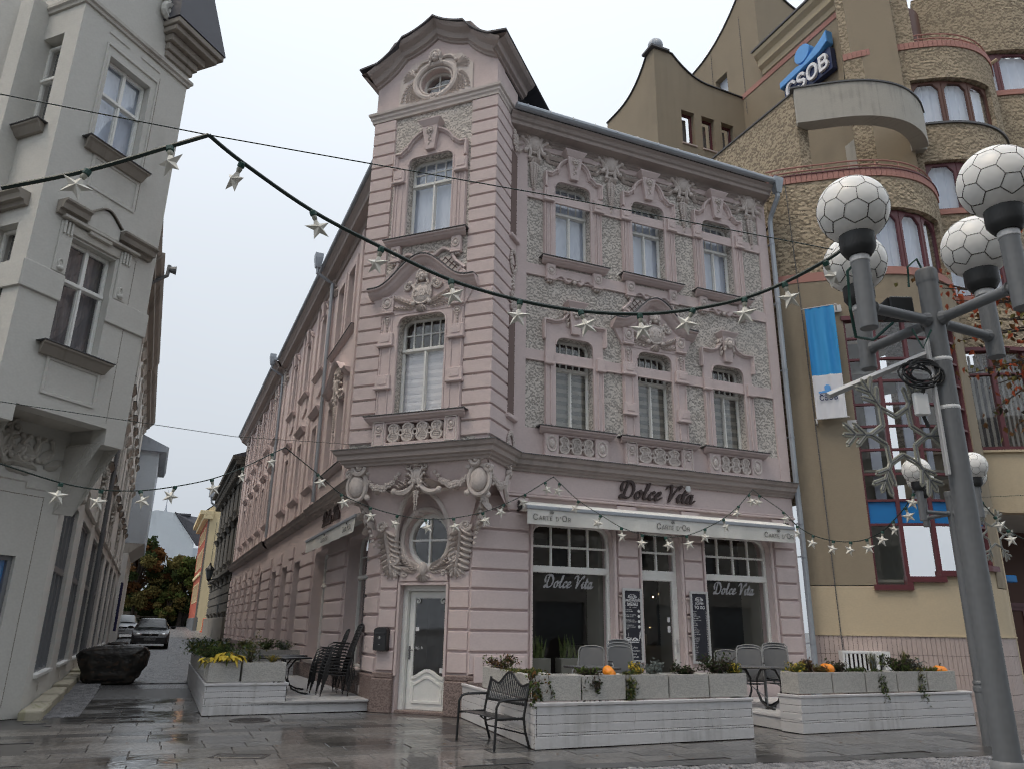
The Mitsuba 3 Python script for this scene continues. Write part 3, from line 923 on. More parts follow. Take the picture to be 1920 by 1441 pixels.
def apron(M, uc, a, z, lattice=False):
    """Brackets with rosettes under a sill and a scalloped rail between them."""
    mb, mo = MB(), MB()
    for k in (-1, 1):
        u = uc + k * (a - 0.17)
        mb.box(u - 0.12, u + 0.12, z - 0.36, z, 0, 0.11, 0.012)
        mb.box(u - 0.135, u + 0.135, z - 0.41, z - 0.36, 0, 0.13, 0.012)
        for j in (-1, 0, 1):
            mo.box(u + j * 0.065 - 0.022, u + j * 0.065 + 0.022, z - 0.46, z - 0.41, 0, 0.10, 0.008)
        rosette(mo, u, z - 0.17, 0.085, 0.11, 1.15)
    n = 41
    t = np.linspace(-1, 1, n)
    wv = z - 0.30 + 0.055 * np.cos(t * PI * 3) - 0.05 * (1 - t ** 2)
    us = uc + t * (a - 0.28)
    poly = Polygon(list(zip(us, wv)) + list(zip(us[::-1], wv[::-1] + 0.075)))
    mb.ext(poly, 0, 0.085, 0.012)
    mo.ell((uc, z - 0.36, 0.08), (0.05, 0.06, 0.05), 1)
    for k in (-1, 1): leaf(mo, uc, z - 0.33, PI / 2 + k * 1.25, 0.2, 0.04, 0.08, 0.03)
    k = obj('apron', mb, 'pink', PB, M)
    obj('relief', mo, 'ornament', k, M)
    if lattice:
        ml = MB()
        reg = Polygon([(uc - a * 0.98, z - 1.0), (uc - a * 0.72, z - 0.45), (uc + a * 0.72, z - 0.45), (uc + a * 0.98, z - 1.0)])
        for i in range(-14, 15):
            for sg in (-1, 1):
                c = uc + i * 0.165
                l = LineString([(c - sg * 1.2, z - 2.0), (c + sg * 0.9, z + 0.1)]).intersection(reg)
                if l.length > 0.05:
                    ml.tube([(*q, 0.035) for q in l.coords], 0.013, 4)
        obj('lattice', ml, 'dark_gap', k, M)
        obj('panel', MB().ext(reg, 0, 0.03), 'ornament', k, M)
        ms = MB()
        for kk in (-1, 1):
            volute(ms, uc + kk * a * 0.98, z - 0.92, 0.13, 1.5, kk, PI / 2, 0.07, 0.05)
            ms.tube([(uc + kk * a * 0.72, z - 0.42, 0.06), (uc + kk * a * 0.80, z - 0.58, 0.06), (uc + kk * a * 1.06, z - 0.80, 0.06)], 0.045, 5)
        obj('scroll', ms, 'pink', k, M)
    return k


def surround_lower(M, uc, w, a, zs, zo, face):
    """First-floor surround with an ogee hood rising to a carved keystone."""
    zh = zo + 0.38
    hood = [(uc - a, zo - 0.1), (uc - a, zh), (uc - a + 0.2, zh)] + arc((uc - a + 0.22, zh - 0.01), (uc - 0.20, zh + 0.30), -0.10, 8)
    outline = Polygon([(uc - a + 0.06, zs)] + [(uc - a + 0.06, zo - 0.1)] + [(u, z) for u, z in hood] + mirror(hood, uc) + [(uc + a - 0.06, zo - 0.1), (uc + a - 0.06, zs)])
    s = obj('window_surround', MB().ext(outline.difference(rrect(uc - w, uc + w, zs - 0.1, zo, 0.2)), -0.01, 0.055, 0.012), 'pink', PB, M)
    prof = [(0, 0.05), (0.0, 0.145), (-0.03, 0.145), (-0.045, 0.10), (-0.065, 0.09), (-0.08, 0.05)]
    obj('hood', MB().sweep(hood, prof).sweep(mirror(hood, uc), prof), 'pink', s, M)
    mb = MB()
    for k in (-1, 1):
        e0, e1 = sorted((uc + k * (a - 0.06), uc + k * (w + 0.10)))
        fluting(mb, e0 + 0.02, e1 - 0.03, zs + 0.02, zo - 0.72, 0.055, (0, 1))
        mb.box(e0 - 0.02, e1 + 0.02, zo - 0.66, zo - 0.40, 0.04, 0.11, 0.01)
        mb.box(e0 - 0.035, e1 + 0.035, zo - 0.72, zo - 0.66, 0.04, 0.14, 0.012)
    mb.sweep(list(rrect(uc - w - 0.03, uc + w + 0.03, zs, zo + 0.03, 0.23).exterior.coords)[1:-1], [(0, 0.05), (0.0, 0.07), (0.035, 0.07), (0.035, 0.05)])
    obj('jamb', mb, 'pink', s, M)
    kb, kt = zo + 0.10, zo + 0.75
    mb = MB().hull([(uc + k * x, z, n) for k in (-1, 1) for (x, z, n) in ((0.11, kb, 0), (0.11, kb, 0.14), (0.19, kt, 0.20), (0.19, kt, 0))])
    mb.hull([(uc + k * x, z, n) for k in (-1, 1) for (x, z, n) in ((0.2, kt, 0), (0.2, kt, 0.2), (0.28, kt + 0.11, 0.27), (0.28, kt + 0.11, 0), (0.28, kt + 0.13, 0.27))])
    ks = obj('keystone', mb, 'pink', s, M)
    mb = MB()
    if face:
        head(mb, uc, kt - 0.20, 0.95, 0.20)
    else:
        flower(mb, uc, kt - 0.18, 0.12, 0.2)
    for k in (-1, 1):
        for j in range(4):
            leaf(mb, uc + k * 0.16, kt - 0.05 - j * 0.10, PI / 2 - k * (PI / 2 + 0.2 + 0.2 * j), 0.16, 0.05, 0.10, 0.06, -k)
        volute(mb, uc + k * 0.20, kt - 0.10, 0.07, 1.0, k, 0, 0.14, 0.03)
    obj('carving', mb, 'ornament', ks, M)
    return s


def pediment(M, uc, w, a, zs, zo, e, inscription):
    """Broken swan-neck pediment over a crest with laurel, head and inscription."""
    outline = sbox(uc - a, zs, uc + a, zo + 0.62)
    s = obj('window_surround', MB().ext(outline.difference(rrect(uc - w, uc + w, zs - 0.1, zo, 0.2)), -0.01, 0.06, 0.012), 'pink', PB, M)
    z0, zt = zo + 0.58, zo + 1.24
    t = np.linspace(0, 1, 12)
    left = [(uc - e, z0), (uc - e + 0.16, z0)] + [(uc - e + 0.16 + (e - 0.16) * x, z0 + (zt - z0) * (1 - math.cos(PI * x ** 1.15)) / 2 + 0.02 * x) for x in t[1:]]
    prof = [(0.10, 0.0), (0.10, 0.30), (0.07, 0.30), (0.05, 0.24), (0.0, 0.21), (-0.05, 0.15), (-0.09, 0.08), (-0.10, 0.0)]
    path = left + mirror(left, uc)[1:]
    obj('pediment', MB().sweep(path, prof), 'pink', s, M)
    fl = MB().sweep(path, [(0.105, 0.0), (0.125, 0.0), (0.125, 0.32), (0.105, 0.32)])
    obj('flashing', fl, 'flash', s, M)
    tym = Polygon([(u, z) for u, z in path] + [(uc + a, zo + 0.05), (uc - a, zo + 0.05)])
    obj('tympanum', MB().ext(tym.difference(rrect(uc - w, uc + w, zs, zo, 0.2)).buffer(-0.01), 0.0, 0.075), 'pink', s, M)
    mb = MB()
    zc = zo + 0.47
    mb.ell((uc, zc, 0.10), (0.22, 0.235, 0.10), 2)
    mb.ringv(uc, zc, 0.225, 0.24, 0.13, 0.03, 5, 22)
    head(mb, uc, zc + 0.40, 1.0, 0.16)
    for k in (-1, 1):
        palm(mb, uc + k * 0.10, zc - 0.28, PI / 2 - k * (PI / 2 - 0.45), 0.72, 8, 0.10, 1.1)
        palm(mb, uc + k * 0.12, zc - 0.30, PI / 2 - k * (PI / 2 - 0.10), 0.55, 6, 0.09)
        volute(mb, uc + k * 0.36, zc + 0.20, 0.11, 1.3, -k, 0, 0.12, 0.04)
        scroll_c(mb, uc + k * 0.30, zc + 0.28, uc + k * 0.20, zc - 0.22, -k * 0.10, 0.045, 0.12)
    for j in range(5): leaf(mb, uc, zc - 0.24, -PI / 2 + (j - 2) * 0.35, 0.2, 0.05, 0.11, 0.06)
    cr = obj('crest', mb, 'ornament', s, M)
    mt = MB()
    text(mt, inscription, uc, zc - 0.075, 0.15, 0.188, True, 0.014, True)
    obj('inscription', mt, 'ornament', cr, M)
    mb, mo = MB(), MB()
    for k in (-1, 1):
        e0, e1 = sorted((uc + k * a, uc + k * (w + 0.12)))
        fluting(mb, e0 + 0.04, e1 - 0.04, zs + 0.02, zo - 0.02, 0.06, (0, 1))
        for zi in (zo - 0.62, zo - 1.6):
            mb.box(e0 - 0.03, e1 + 0.02, zi, zi + 0.26, 0.04, 0.12, 0.01)
            mb.box(e0 - 0.05, e1 + 0.04, zi - 0.055, zi, 0.04, 0.15, 0.012)
            mb.box(e0 + 0.05, e1 - 0.05, zi + 0.05, zi + 0.2, 0.11, 0.135, 0.006)
        mb.box(e0, e1, zo + 0.16, zo + 0.52, 0.05, 0.13, 0.01)
        um = (e0 + e1) / 2
        rosette(mo, um, zo + 0.35, 0.10, 0.13, 1.2)
        mb.box(e0 - 0.01, e1 + 0.01, zo + 0.10, zo + 0.15, 0.05, 0.15, 0.01)
        rosette(mo, um, zo - 0.02, 0.075, 0.08, 0.9)
        for j in range(4):
            mo.ell((um, zo - 0.13 - 0.075 * j, 0.08), (0.035 - 0.005 * j, 0.03, 0.03), 0)
    mb.sweep(list(rrect(uc - w - 0.03, uc + w + 0.03, zs, zo + 0.03, 0.23).exterior.coords)[1:-1], [(0, 0.05), (0.0, 0.08), (0.035, 0.08), (0.035, 0.05)])
    j = obj('jamb', mb, 'pink', s, M)
    obj('rosette', mo, 'ornament', j, M)
    return s


def balustrade(M, uc, a, zt, zb, nv, oval):
    """Blind balustrade under a first-floor sill: end blocks and violin-shaped balusters before a recess with its shade painted in."""
    b = a - 0.34
    s = obj('balustrade', MB().ext(sbox(uc - a, zb, uc + a, zt).difference(sbox(uc - b, zb + 0.11, uc + b, zt - 0.03)), 0, 0.13, 0.012), 'pink', PB, M)
    obj('recess', MB().box(uc - b, uc + b, zb + 0.11, zt - 0.03, 0.005, 0.02), 'dark_gap', s, M)  # pink back wall; the shade inside is put into its dark colour
    h = zt - zb - 0.14; zc = (zt + zb) / 2 + 0.04; p = 2 * b / nv
    for i in range(nv):
        u = uc - b + p * (i + 0.5)
        shp = unary_union([ellipse(u, zc + h * 0.25, p * 0.40, h * 0.27), ellipse(u, zc - h * 0.23, p * 0.44, h * 0.29), sbox(u - p * 0.28, zc - h * 0.2, u + p * 0.28, zc + h * 0.2)])
        mb = MB().ext(shp, 0.02, 0.09, 0.012)
        ring = shp.buffer(-0.01).difference(shp.buffer(-0.045))
        mb.ext(ring, 0.08, 0.115)
        for j in range(5):
            z = zc - h * 0.36 + j * h * 0.095
            mb.box(u - p * 0.22, u + p * 0.22, z - 0.008, z + 0.008, 0.08, 0.102)
        leaf(mb, u, zc + h * 0.33, -PI / 2, 0.17, 0.04, 0.09, 0.03)
        for k in (-1, 1): mb.ell((u + k * p * 0.15, zc + h * 0.30, 0.09), (0.03, 0.03, 0.025), 0)
        obj('baluster', mb, 'ornament', s, M)
        if i < nv - 1:
            obj('ring', MB().ringv(u + p / 2, zc, 0.055, 0.06, 0.085, 0.024, 5, 14), 'ornament', s, M)
    mo = MB()
    for k in (-1, 1):
        u = uc + k * (a - 0.17)
        if oval:
            mo.ringv(u, zc, 0.115, 0.165, 0.13, 0.024, 5, 20)
            mo.ell((u, zc, 0.12), (0.075, 0.115, 0.05), 1)
        else:
            rosette(mo, u, zc + 0.10, 0.075, 0.13)
            mo.box(u - 0.05, u + 0.05, zc - 0.04, zc + 0.0, 0.12, 0.16, 0.01)
            mo.sweep([(u - 0.11, zc - 0.24), (u + 0.11, zc - 0.24), (u + 0.11, zc + 0.24), (u - 0.11, zc + 0.24)], [(0, 0.13), (0, 0.145), (-0.02, 0.145), (-0.02, 0.13)], closed=True)
    obj('medallion', mo, 'ornament', s, M)
    return s


UC = (2.405, 4.59, 6.785)
W2 = 0.485
# --- square front (R): walls with their openings
open_up = [rrect(u - W2, u + W2, 5.93, 8.06, 0.2) for u in UC] + [rrect(u - W2, u + W2, 10.0, 12.2, 0.17) for u in UC]
obj('wall', MB().ext(sbox(0.55, 5.0, 8.52, 13.6).difference(unary_union(open_up)), -0.45, 0), 'pebble', PB, MR)
SH = [(1.38, 3.31, 0.62, 3.80), (4.03, 5.06, 0.30, 3.78), (5.74, 7.66, 0.62, 3.80)]
open_gr = [rrect(a, b, c, d, 0.28) for a, b, c, d in SH]
obj('wall', MB().ext(sbox(0.0, 0.0, 8.52, 5.0).difference(unary_union(open_gr)), -0.45, 0), 'pink', PB, MR)
for u0, u1 in ((0.80, 1.165), (8.20, 8.52)):
    obj('pilaster', MB().ext(sbox(u0, 5.2, u1, 13.15), 0, 0.045, 0.01), 'pink', PB, MR)
obj('plinth_band', MB().box(1.165, 8.2, 5.19, 5.83, 0, 0.03), 'pink', PB, MR)
for z0, z1 in ((11.60, 11.83), (9.55, 9.81), (7.43, 7.66)):
    obj('string_course', MB().box(1.165, 8.20, z0, z1, 0, 0.034), 'pink', PB, MR)
    obj('string_course', MB().box(1.165, 8.20, z0 - 0.03, z0, 0, 0.055, 0.008), 'pink', PB, MR)
# --- main cornice and gutter on the square front
prof = [(0, 13.13), (0.05, 13.13), (0.06, 13.17), (0.10, 13.19), (0.10, 13.24), (0.13, 13.27), (0.36, 13.30), (0.36, 13.39), (0.41, 13.42), (0.44, 13.50), (0.50, 13.54), (0.50, 13.57), (0.0, 13.60)]
mb = MB().grid(np.array([[[u, z, n] for n, z in prof] for u in (0.55, 3, 6, 8.50)]))
mb.add(np.array([[8.50, z, n] for n, z in prof]), [[0, i, i + 1] for i in range(1, len(prof) - 1)])
obj('cornice', mb, 'cornice', PB, MR)
obj('frieze', MB().box(1.165, 8.2, 12.98, 13.13, 0, 0.03), 'pink', PB, MR)
gt = obj('gutter', MB().tube([(u, 13.66, 0.56) for u in np.linspace(0.62, 8.46, 12)], 0.085, 10), 'zinc', PB, MR)
mb = MB()
for u in np.arange(0.9, 8.4, 0.62): mb.tube([(u, 13.66, 0.475 + 0.0), (u, 13.57, 0.56), (u, 13.66, 0.65), (u, 13.74, 0.62)], 0.012, 4)
obj('bracket', mb, 'zinc', gt, MR)
obj('gutter_head', MB().hull([(8.62 + x, 13.80, 0.50 + y) for x in (-.15, .15) for y in (-.13, .13)] + [(8.62 + x, 13.72, 0.50 + y) for x in (-.15, .15) for y in (-.13, .13)] + [(8.62 + x, 13.33, 0.50 + y) for x in (-.08, .08) for y in (-.08, .08)]), 'zinc', PB, MR)
dp = obj('downpipe', MB().tube([(8.62, 13.4, 0.5), (8.62, 13.22, 0.5), (8.60, 13.1, 0.44), (8.60, 12.75, 0.19), (8.60, 12.62, 0.14), (8.60, 12.4, 0.13), (8.60, 5.3, 0.13), (8.62, 4.5, 0.13), (8.62, 0.4, 0.13), (8.62, 0.15, 0.2)], 0.068, 10), 'zinc', PB, MR)
mb = MB()
for z in (11.9, 10.1, 8.2, 6.4, 4.2, 3.4, 1.4): mb.tube([(8.60, z, 0.13), (8.60, z + 0.03, 0.13)], 0.080, 10); mb.box(8.52, 8.60, z, z + 0.025, 0, 0.06)
obj('bracket', mb, 'zinc', dp, MR)
# --- roof over both wings
mb = MB()
ridge = 16.0
c0, c1 = loc(MR, 8.52, 13.72, 0.45), loc(MR, 0.3, 13.72, 0.45)
r1, r0 = loc(MR, 8.52, 16.2, -5.5), loc(MR, -1.0, 16.2, -5.5)
l0, l1 = loc(ML, -0.4, 13.72, 0.42), loc(ML, -36.5, 13.72, 0.42)
k0, k1 = loc(ML, -3.6, 16.2, -5.0), loc(ML, -36.5, 16.2, -5.0)
mb.add([c0, c1, r0, r1], [[0, 1, 2, 3]]); mb.add([l0, l1, k1, k0], [[0, 1, 2, 3]]); mb.add([c1, l0, k0, r0], [[0, 1, 2, 3]])
e1, e2 = loc(MR, 8.52, 13.5, -11), loc(ML, -36.5, 13.5, -11)
mb.add([r0, r1, e1], [[0, 1, 2]]); mb.add([k0, k1, e2], [[0, 1, 2]])
obj('roof', mb, 'slate', PB)
obj('chimney', MB().box(1.35, 1.95, 14.1, 14.55, -1.6, -1.0, 0.02), 'slate', PB, MR)
obj('lightning_rod', MB().tube([(1.15, 13.9, -1.2), (1.15, 15.2, -1.2)], 0.012, 4), 'flash', PB, MR)
# --- square front: windows and their surrounds
for i, u in enumerate(UC):
    casement(PB, MR, u - W2, u + W2, 10.0, 12.2, 0.20, 11.42, 'curtain', 0.16, (4, 2))
    surround_upper(MR, u, W2, 0.80, 10.0, 12.2)
    sill(PB, MR, u, 0.90, 10.0)
    apron(MR, u, 0.80, 9.86, i == 1)
    casement(PB, MR, u - W2, u + W2, 5.93, 8.06, 0.20, 7.35, None, 0.19, (5, 2), zebra=('zebra', 'zebra_gap', 0.10))
    if i == 1:
        pediment(MR, u, W2, 0.90, 5.93, 8.06, 1.18, '1901')
        sill(PB, MR, u, 1.08, 5.86, 0.24)
        balustrade(MR, u, 0.94, 5.73, 5.19, 3, False)
    else:
        surround_lower(MR, u, W2, 0.82, 5.93, 8.06, i == 2)
        sill(PB, MR, u, 0.96, 5.86, 0.24)
        balustrade(MR, u, 0.80, 5.73, 5.19, 3, True)
for i, u in enumerate((1.33, 3.50, 5.72, 7.95)):
    mb = MB(); cartouche(mb, u, 13.12, 1.12, 0.05, (i > 0, i < 3))
    obj('cartouche', mb, 'ornament', PB, MR)

# --- ground floor of the square front
GZ = (4.30, 3.97, 3.56, 3.14, 2.75, 2.37, 1.97, 1.57, 1.17, 0.74)


def courses(M, u0, u1, zs, m='pink', proud=0.06, gap=0.045, nm='rustic_block', parent=PB, wedge=None):
    for i in range(len(zs) - 1):
        mb = MB()
        mb.hull([(u, z, n) for u in (u0, u1) for z, n in ((zs[i + 1] + 0.012, 0), (zs[i] - 0.012, 0))] +
                [(u, z, proud) for u in (u0 + 0.008, u1 - 0.008) for z in (zs[i + 1] + gap * 0.5 + 0.02, zs[i] - gap * 0.5 - 0.008)])
        obj(nm, mb, m, parent, M)


courses(MR, 0.02, 1.27, GZ)
courses(MR, 3.42, 3.93, GZ)
courses(MR, 5.14, 5.64, GZ)
courses(MR, 7.79, 8.40, GZ)
for (a, b, c, d) in SH:
    mb = MB().sweep([(a - 0.06, c), (a - 0.06, d + 0.06), (b + 0.06, d + 0.06), (b + 0.06, c)], [(0, 0), (0.0, 0.06), (-0.05, 0.06), (-0.06, 0.03), (-0.06, 0)])
    obj('shop_surround', mb, 'pink', PB, MR)
for u0, u1 in ((0.0, 1.30), (3.37, 3.97), (5.11, 5.69), (7.72, 8.46)):
    obj('plinth', MB().box(u0, u1, 0, 0.66, 0, 0.10, 0.02).box(u0, u1, 0.66, 0.74, 0, 0.07, 0.015), 'granite', PB, MR)
obj('fascia_line', MB().box(0.6, 8.5, 4.30, 4.345, 0, 0.085, 0.01).box(0.6, 8.5, 4.355, 4.40, 0, 0.045, 0.01), 'pink', PB, MR)
for i, (a, b, c, d) in enumerate(SH):
    if i == 1: continue
    w = obj('shop_window', MB().ext(rrect(a, b, c, d, 0.28).difference(unary_union([sbox(a + 0.07, c + 0.09, b - 0.07, 2.77)] + [rrect(a + 0.07, b - 0.07, 2.91, d - 0.07, 0.22)])), -0.24, -0.15, 0.012), 'white', PB, MR)
    mb = MB()
    for k in (1, 2, 3):
        x = a + 0.07 + (b - a - 0.14) * k / 4
        mb.box(x - 0.022, x + 0.022, 2.91, d - 0.05, -0.23, -0.165, 0.006)
    mb.box(a + 0.06, b - 0.06, 3.29, 3.335, -0.228, -0.163, 0.006)
    obj('glazing_bar', mb, 'white', w, MR)
    for (x0, y0, x1, y1) in ((a + .06, c + .08, b - .06, 2.78), (a + .06, 2.90, b - .06, d - .05)):
        obj('pane', MB().add([[x0, y0, -.20], [x1, y0, -.20], [x1, y1, -.20], [x0, y1, -.20]], [[0, 1, 2, 3]]), 'paneclear', w, MR)
    words, wd = dolce_vita(0.265)
    mb = MB()
    for g_ in words: mb.ext(affinity.translate(g_, (a + b) / 2 - wd / 2 - 0.02, 2.47), -0.199, -0.196)
    obj('lettering', mb, 'frost', w, MR, label='frosted script lettering reading Dolce Vita on the glass')
a, b, c, d = SH[1]
dk = obj('shop_door', MB().ext(rrect(a, b, c, d, 0.28).difference(unary_union([sbox(a + 0.13, c + 0.10, b - 0.13, 2.70), rrect(a + 0.06, b - 0.06, 2.92, d - 0.07, 0.2)])), -0.24, -0.15, 0.012), 'white', PB, MR)
mb = MB().box((a + b) / 2 - 0.022, (a + b) / 2 + 0.022, 2.92, d - 0.05, -0.23, -0.165).box(a + 0.06, b - 0.06, 3.29, 3.335, -0.228, -0.163)
obj('glazing_bar', mb, 'white', dk, MR)
for (x0, y0, x1, y1) in ((a + .12, c + .09, b - .12, 2.71), (a + .05, 2.91, b - .05, d - .06)):
    obj('pane', MB().add([[x0, y0, -.20], [x1, y0, -.20], [x1, y1, -.20], [x0, y1, -.20]], [[0, 1, 2, 3]]), 'paneclear', dk, MR)
obj('handle', MB().box(b - 0.095, b - 0.055, 1.18, 1.46, -0.15, -0.125, 0.006).tube([(b - 0.075, 1.36, -0.13), (b - 0.075, 1.36, -0.09), (b - 0.19, 1.36, -0.085)], 0.011, 6), 'alu', dk, MR)
obj('sticker', MB().box(b - 0.27, b - 0.20, 1.82, 1.92, -0.198, -0.195).box(b - 0.27, b - 0.20, 1.60, 1.74, -0.198, -0.195), 'chalk', dk, MR)
# --- cafe interior seen through the panes
rm = obj('cafe_room', MB().box(0.6, 8.4, 0.28, 0.32, -6.0, -0.46).box(0.6, 8.4, 4.2, 4.25, -6.0, -0.46).box(0.6, 8.4, 0.3, 4.2, -6.05, -6.0).box(0.55, 0.6, 0.3, 4.2, -6, -0.46).box(8.4, 8.45, 0.3, 4.2, -6, -0.46), 'room', PB, MR)
obj('partition', MB().box(3.2, 3.32, 0.3, 3.8, -1.0, -0.46).box(7.62, 7.72, 0.3, 3.8, -1.1, -0.46).box(5.06, 5.14, 0.3, 3.8, -0.9, -0.46), 'room_light', rm, MR)
mb = MB().box(4.4, 7.6, 0.3, 1.25, -4.2, -3.6).box(5.9, 6.5, 1.25, 1.55, -4.0, -3.7)
obj('counter', mb, 'room_light', rm, MR)
mb = MB()
for u, z, n in ((2.2, 1.55, -4.2), (2.7, 1.62, -4.6), (6.2, 2.55, -2.6), (6.28, 2.35, -2.6), (6.35, 2.65, -2.7), (6.15, 2.48, -2.8), (5.95, 1.75, -3.4), (6.4, 1.72, -3.4), (4.4, 2.45, -2.4), (4.46, 2.2, -2.4), (4.9, 1.9, -3.6)): mb.ell((u, z, n), (0.012,) * 3, 0)
key = obj('lamp_bulb', mb, 'warmbulb', rm, MR)
scene[key]['emitter'] = {'type': 'area', 'radiance': rgb((9.0, 5.0, 1.8))}
pt = thing('window_plants', 'two boxes of upright snake plants standing inside the left shop window', 'plant')
for u in (1.75, 2.55):
    obj('box', MB().box(u - 0.28, u + 0.28, 0.75, 1.05, -0.75, -0.45, 0.01), 'room_light', pt, MR)
    mb = MB(); r = random.Random(int(u * 10))
    for i in range(13):
        x, nn = u + r.uniform(-.2, .2), -0.6 + r.uniform(-.08, .08); h = r.uniform(.25, .55); l = r.uniform(-.12, .12)
        mb.add([[x - .02, 1.05, nn], [x + .02, 1.05, nn + .01], [x + .025 + l * .5, 1.05 + h * .6, nn], [x - .02 + l * .5, 1.05 + h * .6, nn + .01], [x + l, 1.05 + h, nn]], [[0, 1, 2], [0, 2, 3], [3, 2, 4]])
    obj('foliage', mb, 'leaf_green', pt, MR)
# --- utility covers, sensor and sign letters on the square front
obj('meter_cover', MB().box(0.12, 0.66, 0.62, 1.10, 0.06, 0.10, 0.006).box(0.68, 1.2, 0.62, 1.10, 0.06, 0.095, 0.006), 'pinkrow', PB, MR)
obj('alarm_box', MB().box(5.30, 5.42, 4.74, 4.88, 0, 0.09, 0.02), 'vent', PB, MR)
sg = thing('cafe_sign', 'dark brown raised script sign Dolce Vita on the pink fascia facing the square', 'sign')
words, wd = dolce_vita(0.46)
sc_ = 2.02 / wd
for g_ in words:
    obj('letter', MB().ext(affinity.translate(affinity.scale(g_, sc_, sc_ * 0.86, origin=(0, 0)), 3.50, 4.47), 0.025, 0.065, 0.008), 'signbrown', sg, MR)


# --- tower (corner bay)
tu0, tu1, tc, tw = -0.63, 2.64, 1.005, 0.585
o1, o2 = rrect(tc - tw, tc + tw, 5.93, 8.15, 0.22), rrect(tc - tw, tc + tw, 10.06, 12.24, 0.2)
ov = ellipse(tc, 14.36, 0.42, 0.37)
gpts = [(-0.63, 14.55)] + arc((-0.63, 14.55), (0.17, 15.22), -0.07, 7) + arc((0.17, 15.22), (1.005, 15.62), -0.06, 7)
gable = gpts + mirror(gpts, tc)
front = Polygon([(tu0, 5.0), *gable, (tu1, 5.0)])
obj('wall', MB().ext(front.difference(unary_union([o1, o2, ov])).intersection(sbox(-1, 13.6, 4, 17)), -0.45, 0), 'pink', PB, MF)
obj('wall', MB().ext(front.difference(unary_union([o1, o2])).intersection(sbox(-1, 5.0, 4, 13.6)), -0.45, 0), 'pebble', PB, MF)
obj('wall', MB().ext(sbox(0, 5.0, 1.33, 14.5), -0.3, 0), 'pink', PB, MSD)
obj('wall', MB().ext(sbox(-0.05, 5.0, 1.3, 14.5), -0.3, 0), 'pink', PB, MSL)
TZ = [13.50 - 0.327 * i for i in range(26)]
courses(MF, tu0, -0.02, TZ, proud=0.05, gap=0.030)
courses(MF, 2.03, tu1 + 0.05, TZ, proud=0.05, gap=0.030)
courses(MSD, -0.05, 1.30, TZ, proud=0.05, gap=0.030)
# tower string cornice and the scalloped gable cornice, both mitred round the flank
PT = lambda u, n: (T0 + _D * u + _N * (TD + n))[:2]
plan = [PT(tu0, -1.3), PT(tu0, 0), PT(tu1, 0), PT(tu1, -1.3)]
prof = [(0.0, 13.50), (-0.06, 13.50), (-0.07, 13.56), (-0.10, 13.60), (-0.10, 13.66), (-0.14, 13.69), (-0.15, 13.75), (-0.0, 13.77)]
obj('tower_cornice', MB().sweep(plan, prof), 'ornament', PB)
prof = [(0.0, 0.0), (-0.05, 0.01), (-0.06, 0.05), (-0.13, 0.08), (-0.15, 0.16), (-0.17, 0.20), (-0.30, 0.27), (-0.34, 0.32), (-0.36, 0.36), (0.0, 0.38)]


def gable_cornice():
    left = [(-0.63, 14.55)] + arc((-0.63, 14.55), (0.17, 15.22), -0.07, 9)[1:] + arc((0.17, 15.22), (tc, 15.62), -0.06, 9)[1:]
    path = left + mirror(left, tc)[1:]
    up = [(-z, n) for n, z in prof]           # sweep profile: lateral (up) and outward
    mb = MB().sweep(path, [(z, -n) for n, z in prof])
    return mb, path


mb, gpath = gable_cornice()
# flare the ends outward over the flanks
obj('gable_cornice', mb, 'cornice', PB, MF)
for sgn, M_ in ((1, MSD), (-1, MSL)):
    mb = MB().grid(np.array([[[u, 14.55 + z, -n] for n, z in prof] for u in (-0.36, 1.6)]))
    obj('eave_cornice', mb, 'cornice', PB, M_)
mb = MB()
pp = np.array([(u, z + 0.40) for u, z in gpath]); pp[0, 0] -= 0.36; pp[-1, 0] += 0.36
g_ = []
for n in (0.40, -3.2):
    g_.append([[u, z, n] for u, z in pp])
mb.grid(np.array(g_))
g2 = np.array(g_) + [0, 0.045, 0]
mb.grid(g2)
mb.grid(np.array([g_[0], g2[0]])); mb.grid(np.array([[g_[0][0], g_[1][0]], [g2[0][0], g2[1][0]]])); mb.grid(np.array([[g_[0][-1], g_[1][-1]], [g2[0][-1], g2[1][-1]]]))
obj('tower_roof', mb, 'slate', PB, MF)
# octagon panel with the oval window
octo = Polygon([(0.0, 13.78), (0.0, 14.62), (0.36, 15.02), (1.65, 15.02), (2.01, 14.62), (2.01, 13.78)])
k = obj('relief_panel', MB().ext(octo.difference(ellipse(tc, 14.36, 0.60, 0.55)), 0, 0.035, 0.008), 'ornament', PB, MF)
mb = MB().ringv(tc, 14.36, 0.55, 0.50, 0.03, 0.075, 8, 32).ringv(tc, 14.36, 0.44, 0.385, 0.01, 0.03, 6, 32)
head(mb, tc, 15.00, 1.15, 0.12)
for kk in (-1, 1):
    for j in range(7):
        palm(mb, tc + kk * (0.30 + 0.03 * j), 13.92 + 0.02 * j, PI / 2 - kk * (PI / 2 - 0.12 - 0.17 * j), 0.62 - 0.03 * j, 4, 0.04)
    for j in range(6):
        leaf(mb, tc + kk * 0.55, 14.55 + 0.02 * j, PI / 2 - kk * (0.2 + 0.3 * j), 0.38, 0.05, 0.04, 0.06, -kk * 0.4)
    scroll_c(mb, tc + kk * 0.14, 14.97, tc + kk * 0.55, 14.80, kk * 0.10, 0.04, 0.06)
flower(mb, tc, 13.86, 0.12, 0.08)
for j in range(6): mb.ell((tc + 0.08 * math.cos(j), 13.84 + 0.06 * math.sin(j), 0.10), (0.05,) * 3, 0)
obj('relief', mb, 'ornament', k, MF)
w = obj('oval_window', MB().ext(ov.difference(ellipse(tc, 14.36, 0.365, 0.315)), -0.24, -0.17), 'white', PB, MF)
